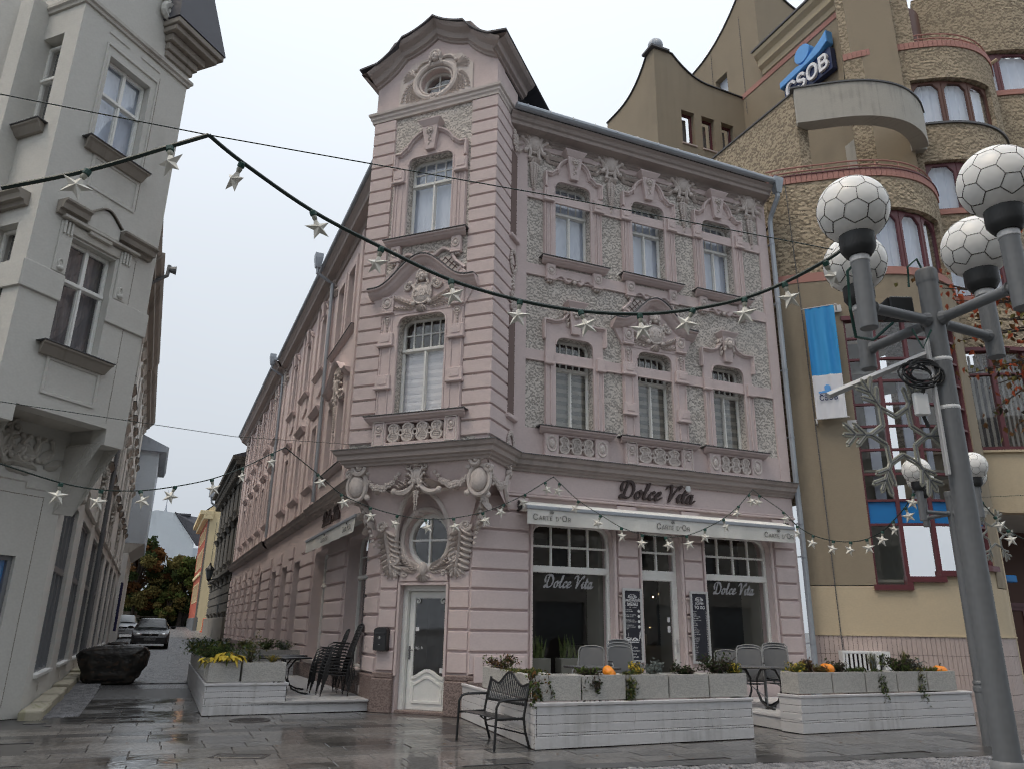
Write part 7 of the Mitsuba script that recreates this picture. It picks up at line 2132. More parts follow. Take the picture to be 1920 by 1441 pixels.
for j, s_ in enumerate(items):
    zz2 = 2.05 - j * 0.0375
    text(mt, s_, 5.265, zz2, 0.017, 0.1155, False, 0.002)
    text(mt, str(35 + (j * 17) % 50), 5.60, zz2, 0.017, 0.1155, True, 0.002)
obj('lettering', mt, 'chalk', b, MR, label='white lettering COFFEE TO GO and price list')

mbx = thing('letter_box', 'black metal letter box on the pink wall left of the corner door', 'letter box')
lid = [(0.0, 1.17), (0.30, 1.17), (0.30, 1.56)] + [(0.15 + 0.15 * math.cos(a), 1.56 + 0.055 * math.sin(a)) for a in np.linspace(0.2, PI - 0.2, 7)] + [(0.0, 1.56)]
obj('body', MB().ext(Polygon(lid), 0.055, 0.20, 0.012), 'ironwet', mbx, MT)
obj('flap', MB().box(0.03, 0.27, 1.47, 1.52, 0.20, 0.215, 0.005).box(0.02, 0.28, 1.30, 1.31, 0.2, 0.207).hull([(u, z, n) for u in (0.03, 0.27) for z, n in ((1.15, 0.06), (1.17, 0.06), (1.17, 0.19))]), 'ironwet', mbx, MT)
mb = MB(); mb.ell((0.15, 1.41, 0.205), (0.02, 0.03, 0.012), 1)
for k in (-1, 1): leaf(mb, 0.15, 1.38, PI / 2 + k * 0.9, 0.06, 0.012, 0.203, 0.01)
mb.ell((0.15, 1.28, 0.205), (0.009, 0.009, 0.008), 1)
obj('emblem', mb, 'alu', mbx, MT)

# ---------------------------------------------------------------- white timber terraces with concrete planters
def cladding(parent, p0, p1, z1, seed, z0=0.0, cap=True):
    """White boards nailed along one side of a terrace."""
    r = random.Random(seed)
    p0, p1 = np.array(p0), np.array(p1); d = p1 - p0; L = float(np.linalg.norm(d)); M = frame(p0, math.atan2(*d))
    z = z0 + 0.012
    hs = [0.165, 0.036]
    rest = z1 - 0.045 - z - 0.20 if z1 > 0.4 else 0
    nb = max(0, int(rest / 0.098))
    hs = ([0.165, 0.036] if z1 > 0.4 else [z1 - 0.045 - z]) + [rest / nb] * nb if nb else [max(0.05, z1 - 0.045 - z)]
    for i, h in enumerate(hs):
        u = 0.0
        while u < L - 0.02:
            w = (r.uniform(0.25, 0.5) if (i == 1 and h < 0.05) else r.uniform(1.4, 2.6) if i else r.uniform(2.0, 3.0))
            e = min(L, u + w)
            if L - e < 0.3: e = L
            obj('plank', MB().box(u + 0.002, e - 0.002, z + 0.003, z + h - 0.003, -0.02, 0.002 + r.uniform(-.003, .003), 0.004), 'whiteboard', parent, M)
            u = e
        z += h
    if cap: obj('cap_rail', MB().box(-0.015, L + 0.015, z1 - 0.042, z1, -0.06, 0.02, 0.006), 'whiteboard', parent, M)
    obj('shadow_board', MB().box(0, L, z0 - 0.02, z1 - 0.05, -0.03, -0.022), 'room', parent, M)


ft = thing('front_terrace', 'long white timber cafe terrace in front of the square windows', 'terrace')
pA, pB, pC = np.array([0.40, 11.62]), np.array([3.97, 13.23]), np.array([-0.86, 15.55])
pD, pE = np.array([4.99, 13.87]), np.array([8.95, 15.68])
ZB = 0.615
e1 = (pB - pA) / np.linalg.norm(pB - pA); n1 = np.array([-e1[1], e1[0]])
cladding(ft, pA, pB, ZB, 1); cladding(ft, pC, pA, ZB, 2); cladding(ft, pD, pE, ZB, 3)
pB2, pD2 = pB + n1 * 0.46, pD + n1 * 0.46 - e1 * 0.05
cladding(ft, pB, pB2, ZB, 4); cladding(ft, pD2, pD, ZB, 5); cladding(ft, pE, pE + n1 * 1.2, ZB, 6)
pS = np.array([4.45, 15.35])
cladding(ft, pS, pD + n1 * 0.02, 0.25, 7); cladding(ft, pB2, pS, 0.25, 8)
dk_ = Polygon([pC, pA + n1 * 0.03, pB + n1 * 0.03, pB2, pS, pD + n1 * 0.05, pE + n1 * 0.03, pE + n1 * 1.9, R0 + DR * 8.45 + NR * 0.12, R0 + DR * 0.05 + NR * 0.12]).buffer(0)


def decking(parent, poly, z, az, seed):
    r = random.Random(seed)
    c, s_ = math.cos(az), math.sin(az)
    d = np.array([s_, c]); n = np.array([c, -s_])
    xs = [np.array(q) @ n for q in poly.exterior.coords]; ys = [np.array(q) @ d for q in poly.exterior.coords]
    x = min(xs); mb = MB()
    while x < max(xs):
        strip = Polygon([d * a + n * b for a, b in ((min(ys) - 1, x + 0.003), (max(ys) + 1, x + 0.003), (max(ys) + 1, x + 0.137), (min(ys) - 1, x + 0.137))]).intersection(poly)
        for g_ in getattr(strip, 'geoms', [strip]):
            if g_.area > 0.01:
                obj('deck_board', MB().ext(g_, z - 0.03, z + r.uniform(-.002, .002)), 'deckwhite', parent)
        x += 0.14


decking(ft, dk_, 0.26, aR, 1)
lt_ = thing('left_terrace', 'white timber terrace along the side street left of the corner door', 'terrace')
qA, qB, qC = np.array([-5.59, 15.09]), np.array([-2.76, 16.48]), np.array([-9.20, 23.35])
f1 = (qB - qA) / np.linalg.norm(qB - qA); g1 = np.array([-f1[1], f1[0]]); h1 = (qC - qA) / np.linalg.norm(qC - qA)
qM = qA + f1 * 1.46
cladding(lt_, qA, qM, 0.565, 11); cladding(lt_, qC, qA, 0.565, 12); cladding(lt_, qM, qB, 0.215, 13); cladding(lt_, qM + g1 * 0.45, qM, 0.565, 14)
qE = qC + f1 * 2.9
cladding(lt_, qC + f1 * 0.1 - h1 * 0.5, qE - h1 * 0.5, 0.565, 15)
decking(lt_, Polygon([qA + (f1 + h1) * 0.02, qB + h1 * 0.02, T0 + NL2 * 0.12, T0 + NL2 * 0.12 + DL2 * -8.2, qC]).convex_hull, 0.235, aL, 2)


def block(label, p0, d, L, z, group):
    d = np.asarray(d); n = np.array([-d[1], d[0]])
    k = thing('concrete_planter', label, 'planter', group)
    az = math.atan2(d[0], d[1]); M = frame(np.asarray(p0), az, z)
    obj('trough', MB().ext(sbox(0.006, 0, L - 0.006, 0.345), -0.05, 0.0, 0.008).box(0.006, L - 0.006, 0, 0.345, -0.42, -0.37, 0.006).box(0.006, 0.06, 0, 0.344, -0.37, -0.05).box(L - 0.06, L - 0.006, 0, 0.344, -0.37, -0.05), 'concrete', k, M)
    obj('soil', MB().box(0.06, L - 0.06, 0.27, 0.30, -0.37, -0.05), 'soil', k, M)


ords = ('first', 'second', 'third', 'fourth', 'fifth', 'sixth')
for i in range(5): block(f'grey concrete trough planter, {ords[i]} from the left along the front terrace edge behind the bench', pA + e1 * (0.775 * i + 0.01) + n1 * 0.03, e1, 0.765, ZB + 0.02, 'concrete planters on the front terrace')
eL = (pC - pA) / np.linalg.norm(pC - pA)
for i in range(2): block(('grey concrete trough on the terrace side right behind the bench', 'grey concrete trough on the terrace side nearest the pink wall')[i], pA + eL * (0.45 + 1.2 * (i + 1)) + np.array([0.03, 0]), -eL, 1.18, ZB + 0.02, 'concrete planters on the front terrace')
for i in range(5): block(f'grey concrete trough planter, {ords[i]} from the gap on the right terrace section', pD + e1 * (0.80 * i + 0.01) + n1 * 0.03, e1, 0.79, ZB + 0.02, 'concrete planters on the front terrace')
block('short grey concrete trough at the corner of the left terrace with yellow leaves', qA + f1 * 0.02 + g1 * 0.03, f1, 0.58, 0.585, 'concrete planters on the left terrace')
block('longer grey concrete trough beside the terrace step, left of the folded table', qA + f1 * 0.63 + g1 * 0.03, f1, 0.82, 0.585, 'concrete planters on the left terrace')
for i in range(8): block(f'grey concrete trough, {(*ords, "seventh", "eighth")[i]} along the street edge of the left terrace', qA + h1 * (0.5 + 0.98 * (i + 1)), -h1, 0.96, 0.585, 'concrete planters on the left terrace')
for i in range(2): block(('grey concrete trough at the far end of the left terrace', 'grey concrete trough against the pink wall at the far terrace end')[i], qC + f1 * (0.7 + 1.2 * i) - h1 * 0.48, f1, 1.18, 0.585, 'concrete planters on the left terrace')


def plant(label, P, size, mats, n, kind='shrub', seed=0, group='plants in the concrete planters', ls=0.035, flow=None):
    R = np.random.default_rng(seed + 100)
    k = thing(kind, label, 'plant', group)
    P = np.array(P, float); sx_, sy_, sz_ = size
    st = MB()
    per = {m: [] for m in mats}
    if kind in ('shrub', 'low_shrub'):
        tips = []
        for i in range(16):
            a, e = R.uniform(0, 2 * PI), R.uniform(0.1, 1)
            tip = P + np.array([sx_ * math.cos(a) * (1 - e * 0.35), sy_ * math.sin(a) * (1 - e * 0.35), sz_ * (0.35 + 0.65 * e)]) * R.uniform(0.75, 1.08)
            st.tube([P + [R.normal(0, sx_ * .2), R.normal(0, sy_ * .2), -0.02], (P + tip) / 2 + R.normal(0, 0.015, 3), tip], [0.006, 0.005, 0.002], 4); tips.append(tip)
        C = np.array(tips)[R.integers(0, len(tips), n)]
        t = R.random((n, 1)) ** 0.6
        Q = P + (C - P) * t + R.normal(0, 0.22, (n, 3)) * [sx_, sy_, sz_ * 0.5]
        Q[:, 2] = np.maximum(Q[:, 2], P[2] + 0.0)
    elif kind == 'ivy':
        Q = []
        for i in range(9):
            x = R.uniform(-sx_, sx_); L = sz_ * R.uniform(0.35, 1.0)
            top = P + np.array([flow[0], flow[1], 0]) * x + np.array([flow[2], flow[3], 0]) * R.uniform(-0.06, 0.0)
            pts_ = [top + np.array([-flow[2], -flow[3], 0]) * 0.10, top + [0, 0, 0.03], top + np.array([flow[2], flow[3], 0]) * 0.03 + [0, 0, -0.08]]
            m_ = max(3, int(L / 0.05))
            for j in range(m_): pts_.append(pts_[-1] + np.array([R.normal(0, .012), R.normal(0, .004), -L / m_]))
            st.tube(pts_, 0.004, 4)
            pts_ = np.array(pts_); q = pts_[R.integers(0, len(pts_), n // 9)] + R.normal(0, 1, (n // 9, 3)) * [0.03, 0.02, 0.025]
            Q.append(q)
        Q = np.vstack(Q); n = len(Q)
    elif kind == 'grass_tuft':
        for i in range(n):
            a = R.uniform(0, 2 * PI); l = R.uniform(0.5, 1.0); lean = R.uniform(0.1, 1.0)
            tip = P + np.array([sx_ * lean * math.cos(a), sy_ * lean * math.sin(a), sz_ * l])
            b_ = P + R.normal(0, 0.02, 3) * [1, 1, 0]
            w = np.array([-math.sin(a), math.cos(a), 0]) * 0.004
            mid = (b_ + tip) / 2 + [0, 0, 0.10 * sz_]
            per[mats[i % len(mats)]].append(np.array([b_ - w, b_ + w, mid + w, mid - w])); per[mats[i % len(mats)]].append(np.array([mid - w, mid + w, tip + w * .2, tip - w * .2]))
        Q = None
    elif kind == 'hosta':
        for i in range(n):
            a = R.uniform(0, 2 * PI); L = R.uniform(0.6, 1.05)
            c = np.array([math.cos(a), math.sin(a), 0])
            b_ = P + [0, 0, 0.02]; h_ = sz_ * R.uniform(0.5, 1.1); w = np.array([-math.sin(a), math.cos(a), 0]) * 0.065 * L
            p1 = b_ + c * sx_ * 0.45 * L + [0, 0, h_]; p2 = b_ + c * sx_ * 0.80 * L + [0, 0, h_ * 0.8]; p3 = b_ + c * sx_ * 1.15 * L + [0, 0, h_ * 0.1 - (0.12 if i % 4 == 0 else 0)]
            st.tube([b_, p1], 0.006, 4)
            m = mats[0] if R.random() < 0.78 else mats[-1]
            per[m].append(np.array([p1 - w * .1, p1 + w * .1, p2 + w, p2 + [0, 0, -0.02]])); per[m].append(np.array([p1 - w * .1, p2 + [0, 0, -0.02], p2 - w, p1 - w * .2]))
            per[m].append(np.array([p2 + w, p3, p3, p2 + [0, 0, -0.02]])); per[m].append(np.array([p2 + [0, 0, -0.02], p3, p3, p2 - w]))
        Q = None
    if Q is not None:
        a, b = R.normal(size=(n, 3)), R.normal(size=(n, 3))
        a /= np.linalg.norm(a, axis=1, keepdims=True); b -= a * (a * b).sum(1, keepdims=True); b /= np.linalg.norm(b, axis=1, keepdims=True)
        s_ = ls * R.uniform(0.55, 1.15, (n, 1))
        q = np.stack([Q - a * s_, Q + b * s_ * 0.42, Q + a * s_, Q - b * s_ * 0.42], 1)
        which = R.integers(0, len(mats), n)
        for i, m in enumerate(mats): per[m] += list(q[which == i])
    if st.v: obj('stem', st, 'bark', k, kind='stuff')
    for m in mats:
        if per[m]:
            q = np.array(per[m]); obj('foliage', MB().add(q.reshape(-1, 3), np.arange(4 * len(q)).reshape(-1, 4)), m, k)
    return k


zt_ = ZB + 0.35
fl = lambda t: pA + e1 * t + n1 * 0.20
fx = (e1[0], e1[1], -n1[0], -n1[1])
p3 = lambda q, z=zt_: (float(q[0]), float(q[1]), z)
plant('reddish dark shrub on the terrace side trough nearest the pink wall', p3(pA + eL * 2.35 + [0.2, 0.05]), (0.28, 0.25, 0.26), ['leaf_purple', 'leaf_brown', 'leaf_green'], 420, 'shrub', 1)
plant('low creeping green cover on the side trough behind the bench', p3(pA + eL * 1.2 + [0.2, 0.05]), (0.35, 0.3, 0.06), ['leaf_green', 'leaf_olive'], 380, 'low_shrub', 2)
plant('trailing ivy hanging over the terrace corner behind the bench', p3(pA + e1 * 0.10 + n1 * 0.03), (0.16, 0, 0.34), ['leaf_green', 'leaf_dark', 'leaf_brown'], 380, 'ivy', 3, flow=fx)
plant('dark leafy heuchera left of the front pumpkin', p3(fl(1.0)), (0.20, 0.16, 0.13), ['leaf_purple', 'leaf_green'], 330, 'shrub', 4)
plant('short dark trailing plant below the front pumpkin', p3(pA + e1 * 0.98 + n1 * 0.03), (0.14, 0, 0.14), ['leaf_dark', 'leaf_purple'], 240, 'ivy', 5, flow=fx)
plant('longest trailing ivy hanging down between second and third front troughs', p3(pA + e1 * 1.62 + n1 * 0.03), (0.09, 0, 0.48), ['leaf_green', 'leaf_olive', 'leaf_dark'], 460, 'ivy', 6, flow=fx)
plant('yellow-green variegated shrub on the third front trough', p3(fl(1.86)), (0.13, 0.12, 0.19), ['leaf_olive', 'leaf_yellow', 'leaf_green'], 300, 'shrub', 7)
plant('silver-grey lavender on the third front trough', p3(fl(2.16)), (0.18, 0.15, 0.24), ['leaf_grey'], 330, 'shrub', 8, ls=0.03)
plant('small dark round shrub on the fourth front trough', p3(fl(2.72)), (0.20, 0.18, 0.17), ['leaf_dark', 'leaf_purple'], 420, 'shrub', 9)
plant('large dark purple shrub in front of the price list board', p3(fl(3.40)), (0.30, 0.22, 0.30), ['leaf_purple', 'leaf_dark'], 620, 'shrub', 10)
plant('light yellow-green plant at the right end of the front troughs', p3(fl(3.72)), (0.16, 0.13, 0.20), ['leaf_yellow', 'leaf_green'], 300, 'shrub', 11)
gl2 = lambda t: pD + e1 * t + n1 * 0.20
plant('yellowish shrub at the left end of the right terrace section', p3(gl2(0.18)), (0.20, 0.15, 0.17), ['leaf_olive', 'leaf_green', 'leaf_yellow'], 330, 'shrub', 12)
plant('dark upright heather left of the half-hidden pumpkin', p3(gl2(0.42)), (0.12, 0.12, 0.26), ['leaf_purple', 'leaf_brown'], 320, 'shrub', 13)
plant('mixed yellow and brown plant in front of the half-hidden pumpkin', p3(gl2(0.66)), (0.18, 0.14, 0.15), ['leaf_olive', 'leaf_brown'], 300, 'shrub', 14)
plant('dark bushy heather right of the half-hidden pumpkin', p3(gl2(1.15)), (0.20, 0.16, 0.18), ['leaf_purple', 'leaf_dark'], 360, 'shrub', 15)
plant('low green plant on the second right trough', p3(gl2(1.55)), (0.22, 0.15, 0.09), ['leaf_green', 'leaf_dark'], 260, 'low_shrub', 16)
plant('wispy grey lavender with seed heads on the right terrace', p3(gl2(2.02)), (0.20, 0.16, 0.38), ['leaf_grey', 'leaf_olive'], 150, 'grass_tuft', 17)
plant('large dark rounded bush on the right terrace section', p3(gl2(2.70)), (0.30, 0.22, 0.30), ['leaf_purple', 'leaf_dark', 'leaf_green'], 640, 'shrub', 18)
plant('tall green rosemary rising behind the large dark bush', p3(gl2(2.95) + n1 * 0.06), (0.16, 0.14, 0.40), ['leaf_green', 'leaf_olive'], 150, 'grass_tuft', 19)
plant('second dark bush right of the rosemary', p3(gl2(3.12)), (0.22, 0.18, 0.28), ['leaf_purple', 'leaf_grey'], 480, 'shrub', 20)
plant('low bright green mound beside the rightmost pumpkin', p3(gl2(3.45)), (0.22, 0.16, 0.09), ['leaf_green', 'leaf_olive'], 300, 'low_shrub', 21)
plant('thin trailing ivy hanging left on the right terrace section', p3(pD + e1 * 2.0 + n1 * 0.03), (0.07, 0, 0.55), ['leaf_dark', 'leaf_green'], 260, 'ivy', 22, flow=fx)
plant('thicker trailing ivy hanging right on the right terrace section', p3(pD + e1 * 3.05 + n1 * 0.03), (0.10, 0, 0.60), ['leaf_green', 'leaf_dark', 'leaf_olive'], 360, 'ivy', 23, flow=fx)
zl = 0.585 + 0.34
ql = lambda t: qA + f1 * t + g1 * 0.22
plant('bright yellow autumn hosta at the corner of the left terrace', p3(ql(0.38), zl), (0.34, 0.34, 0.16), ['leaf_yellow', 'leaf_yellow', 'leaf_green'], 56, 'hosta', 30)
plant('yellowing hosta leaves hanging at the very corner of the left terrace', p3(ql(0.05), zl - 0.02), (0.22, 0.20, 0.10), ['leaf_yellow', 'leaf_olive'], 20, 'hosta', 31)
plant('airy green and white shrub on the longer left trough', p3(ql(0.80), zl), (0.22, 0.20, 0.46), ['leaf_olive', 'leaf_grey', 'leaf_green'], 300, 'shrub', 32)
plant('pale straw-coloured grass tuft at the right of the left trough', p3(ql(1.20), zl), (0.26, 0.20, 0.16), ['leaf_olive', 'leaf_yellow', 'leaf_grey'], 170, 'grass_tuft', 33)
for i, (t, lab) in enumerate(((1.0, 'green lavender clump'), (2.0, 'dense green shrub'), (3.0, 'grey-green bushy shrub'), (4.2, 'dark green grassy shrub'), (5.4, 'dark feathery shrub'), (6.6, 'small dark shrub'), (7.8, 'far leafy shrub'))):
    plant(f'{lab}, {("first", "second", "third", "fourth", "fifth", "sixth", "seventh")[i]} along the street edge of the left terrace', p3(qA + h1 * t + f1 * 0.22, zl), (0.42, 0.42, 0.30 + 0.06 * (i % 2)), [['leaf_green', 'leaf_dark'], ['leaf_dark', 'leaf_green', 'leaf_olive'], ['leaf_grey', 'leaf_green']][i % 3], 520, 'shrub', 40 + i, ls=0.045)
for i, (t, lab) in enumerate(((0.9, 'dark rounded bush at the far end of the left terrace'), (1.5, 'leafy variegated plant at the far terrace end'), (2.1, 'low dark bush by the pink wall at the far terrace end'), (2.6, 'upright green plant by the far pink pier'))):
    plant(lab, p3(qC + f1 * t - h1 * 0.3, zl), (0.26, 0.22, 0.30), [['leaf_dark'], ['leaf_olive', 'leaf_green'], ['leaf_dark', 'leaf_green'], ['leaf_green', 'leaf_grey']][i], 380, 'shrub', 60 + i, ls=0.045)


def pumpkin(label, P, r, tilt=0.0):
    k = thing('pumpkin', label, 'pumpkin', 'pumpkins among the terrace plants')
    a = np.arange(48) * 2 * PI / 48; pr = np.linspace(0.02, PI - 0.02, 14)
    rb = 1 + 0.06 * np.abs(np.cos(a * 5)) ** 0.7
    v = np.array([[[r * math.sin(t) * rb[i] * math.cos(x), r * math.sin(t) * rb[i] * math.sin(x), 0.80 * r * math.cos(t) * (1 - 0.15 * (math.sin(t) < 0.35))] for i, x in enumerate(a)] for t in pr])
    M = place(*P); c, s_ = math.cos(tilt), math.sin(tilt); M[:3, :3] = np.array([[c, 0, s_], [0, 1, 0], [-s_, 0, c]])
    obj('rind', MB().grid(v, True), 'pumpkin_rind', k, M, smooth=True)
    obj('stalk', MB().tube([(0, 0, 0.7 * r), (0.005, 0, 0.95 * r), (0.03, 0, 1.08 * r)], [0.016, 0.012, 0.014], 6), 'leaf_olive' if False else 'bark', k, M)


pumpkin('orange pumpkin lying tilted on the second front trough', p3(fl(1.36), zt_ + 0.03), 0.115, 0.9)
pumpkin('orange pumpkin half hidden by heather on the first right trough', p3(gl2(0.88), zt_ + 0.06), 0.125, 0.1)
pumpkin('flat orange pumpkin at the right end, rightmost of the three', p3(gl2(3.80), zt_ + 0.01), 0.13, 0.1)

# ---------------------------------------------------------------- furniture
def chair_parts(prefix):
    """Stackable garden armchair, front towards +y."""
    fr = MB()
    for k in (-1, 1):
        x = 0.27 * k
        fr.tube([(x, 0.27, 0.0), (x, 0.24, 0.42), (x, 0.20, 0.62), (x, 0.10, 0.67), (x, -0.14, 0.66), (x * 0.95, -0.24, 0.64)], 0.012, 6)
        fr.tube([(x, -0.30, 0.0), (x * 0.98, -0.24, 0.40), (x * 0.93, -0.27, 0.62), (x * 0.90, -0.40, 1.00), (x * 0.78, -0.425, 1.045), (x * 0.4, -0.435, 1.07), (0, -0.437, 1.075)], 0.012, 6)
        fr.tube([(x, 0.24, 0.43), (x, -0.22, 0.40)], 0.011, 6)
    fr.tube([(-0.27, 0.24, 0.43), (0.27, 0.24, 0.43)], 0.011, 6); fr.tube([(-0.26, -0.23, 0.40), (0.26, -0.23, 0.40)], 0.011, 6)
    seat = MB().grid(np.array([[[x, y, 0.435 - 0.02 * math.cos(x / 0.27 * 1.4) - 0.012] for x in np.linspace(-.255, .255, 7)] for y in np.linspace(0.24, -0.22, 5)]))
    bk_ = MB().grid(np.array([[[x * w, y - 0.02 * math.cos(x * 1.4), z] for x in np.linspace(-1, 1, 7)] for y, z, w in ((-0.235, 0.43, 0.245), (-0.262, 0.58, 0.238), (-0.32, 0.76, 0.232), (-0.385, 0.96, 0.225), (-0.42, 1.04, 0.19), (-0.433, 1.07, 0.09))]))
    arm = MB()
    for k in (-1, 1): arm.box(0.27 * k - 0.022, 0.27 * k + 0.022, -0.14, 0.11, 0.672, 0.69, 0.006)
    return fr, seat, bk_, arm


CH = chair_parts('chair')


def chair(label, M, group, rim='rim'):
    k = thing('garden_chair', label, 'chair', group)
    if 'fr' not in CHD:
        for n_, mb, m_ in (('fr', CH[0], 'iron'), ('seat', CH[1], 'meshgrey'), ('back', CH[2], 'meshgrey'), ('arm', CH[3], 'iron'), ('fr2', CH[0], 'rim'), ('arm2', CH[3], 'rim'), ('seat2', CH[1], 'iron'), ('back2', CH[2], 'iron')):
            v, f = mb.vf(); CHD[n_] = mikit.ply(trimesh.Trimesh(v, f, process=False), m_, smooth=40)
    d = rim == 'rim'
    for n_, s_ in (('frame', 'fr2' if d else 'fr'), ('seat', 'seat' if d else 'seat2'), ('backrest', 'back' if d else 'back2'), ('armrest', 'arm')):
        scene[f'{k}__{n_}'] = {**CHD[s_], 'to_world': T(np.asarray(M).tolist())}
    return k


CHD = {}
azF = aR + PI            # chairs in the side stacks look left along the square front
numw = ('bottom', 'second', 'third', 'fourth', 'fifth', 'sixth', 'top')


def stack(x, y, z, az, n, where, group, rim='iron', dz=0.062, dy=-0.02, tw=0.0):
    for i in range(n):
        c = np.array([math.sin(az), math.cos(az)])
        chair(f'{("lowest" if i == 0 else "uppermost" if i == n - 1 else numw[min(i, 5)] + " from the bottom")} chair of {where}', place(x + c[0] * dy * i, y + c[1] * dy * i, z + dz * i, az + tw * i), group, rim)


stack(-3.70, 17.15, 0.235, azF, 7, 'the near dark chair stack on the left terrace', 'chairs stacked on the left terrace', 'iron')
stack(-4.10, 17.95, 0.235, azF + 0.05, 5, 'the rear dark chair stack on the left terrace', 'chairs stacked on the left terrace', 'iron')
azC = math.radians(180 + 8)
chair('grey mesh garden chair behind the table at the left shop window', place(1.52, 15.15, 0.26, azC + 0.12), 'grey mesh chairs on the front terrace')
stack(2.22, 15.2, 0.26, azC - 0.25, 3, 'the short grey stack before the breakfast board', 'grey mesh chairs on the front terrace', 'rim', 0.06)
chair('grey mesh garden chair, leftmost of the three by the right shop window', place(4.40, 16.25, 0.20, azC + 0.2), 'grey mesh chairs on the front terrace')
stack(4.80, 15.95, 0.26, azC + 0.15, 2, 'the middle grey pair by the right shop window', 'grey mesh chairs on the front terrace', 'rim', 0.05)
stack(5.42, 16.15, 0.26, azC + 0.1, 3, 'the right grey stack beside the pink pier', 'grey mesh chairs on the front terrace', 'rim', 0.05)


def table(label, M, w=0.80, d=0.80):
    k = thing('garden_table', label, 'table', 'dark metal garden tables')
    top = sbox(-w / 2, -d / 2, w / 2, d / 2).buffer(-0.08).buffer(0.08)
    m = trimesh.creation.extrude_polygon(top, 0.028, engine='earcut'); m.apply_translation([0, 0, 0.715])
    obj('table_top', MB().mesh(m), 'meshgrey', k, M)
    obj('rim', MB().tube([(*q, 0.725) for q in top.exterior.coords], 0.018, 6), 'iron', k, M)
    for kx in (-1, 1):
        for ky in (-1, 1):
            obj('leg', MB().tube([(0.34 * kx, 0.34 * ky, 0.02), (0.25 * kx, 0.25 * ky, 0.035), (0.12 * kx, 0.12 * ky, 0.12), (0.055 * kx, 0.055 * ky, 0.30), (0.06 * kx, 0.06 * ky, 0.52), (0.14 * kx, 0.14 * ky, 0.68), (0.22 * kx, 0.22 * ky, 0.715)], 0.018, 7), 'iron', k, M)
            obj('foot', MB().box(0.34 * kx - 0.03, 0.34 * kx + 0.03, 0.34 * ky - 0.03, 0.34 * ky + 0.03, 0, 0.035, 0.008), 'iron', k, M)
    obj('brace', MB().tube([(-0.3, 0.3, 0.55), (0.25, -0.25, 0.18)], 0.010, 5), 'rim', k, M)


table('dark metal table beside the chair stacks on the left terrace', place(-4.72, 17.15, 0.235, 0.5))
table('second dark metal table just behind, its top edge showing on the left terrace', place(-5.1, 18.3, 0.235, 0.4))
table('dark metal table before the left shop window, behind the planters', place(1.50, 14.35, 0.26, aR), 0.9, 0.7)
table('dark metal table in the gap between the two planter rows', place(4.75, 15.62, 0.26, 0.35), 0.8, 0.7)
table('dark metal table tucked behind the right planter row', place(5.30, 15.55, 0.26, 0.3), 0.7, 0.6)

bnM = place(-0.225, 12.16, 0.0, math.atan2(-0.87, -0.49))
bn_ = thing('bench', 'black metal bench with a camel-back slatted backrest beside the front terrace', 'bench')
hw = 0.60
hump = lambda x: 0.86 + 0.13 * math.exp(-(x / 0.20) ** 2) - 0.05 * math.exp(-((abs(x) - 0.36) / 0.13) ** 2)
for k in (-1, 1):
    obj('end_frame', MB().tube([(k * hw, 0.27, 0.0), (k * hw, 0.25, 0.40), (k * hw, 0.245, 0.56), (k * hw, 0.20, 0.635), (k * hw, 0.10, 0.655), (k * hw, -0.25, 0.655)], 0.019, 8), 'ironwet', bn_, bnM)
    obj('rear_post', MB().tube([(k * hw, -0.30, 0.0), (k * hw, -0.22, 0.25), (k * hw, -0.20, 0.42), (k * hw, -0.24, 0.62), (k * hw, -0.31, 0.90)], 0.019, 8), 'ironwet', bn_, bnM)
    obj('seat_rail', MB().box(k * hw - 0.015, k * hw + 0.015, -0.21, 0.25, 0.385, 0.42, 0.005), 'ironwet', bn_, bnM)
for i in range(8):
    y = 0.235 - i * 0.058
    obj('seat_slat', MB().box(-hw, hw, y - 0.022, y + 0.022, 0.415 - 0.004 * i, 0.427 - 0.004 * i, 0.004), 'ironwet', bn_, bnM)
for i in range(21):
    x = -hw + 0.05 + i * (2 * hw - 0.10) / 20
    obj('back_slat', MB().tube([(x, -0.235, 0.585), (x, -0.27, 0.72), (x, -0.30, hump(x) - 0.01)], 0.0105, 5), 'ironwet', bn_, bnM)
xs_ = np.linspace(-hw, hw, 25)
obj('top_rail', MB().tube([(x, -0.305, hump(x)) for x in xs_], 0.018, 8), 'ironwet', bn_, bnM)
obj('lower_rail', MB().box(-hw, hw, -0.25, -0.225, 0.56, 0.60, 0.006), 'ironwet', bn_, bnM)
obj('stretcher', MB().tube([(-hw, -0.22, 0.20), (hw, -0.22, 0.20)], 0.011, 6).tube([(-0.1, -0.18, 0.40), (-0.05, 0.12, 0.34), (-0.02, 0.2, 0.40)], 0.012, 6), 'ironwet', bn_, bnM)

# ---------------------------------------------------------------- lamp posts with football globes
ico = trimesh.creation.icosphere(subdivisions=1)
_cent = ico.triangles_center / np.linalg.norm(ico.triangles_center, axis=1, keepdims=True)
_edges = [(_cent[a], _cent[b]) for a, b in ico.face_adjacency]


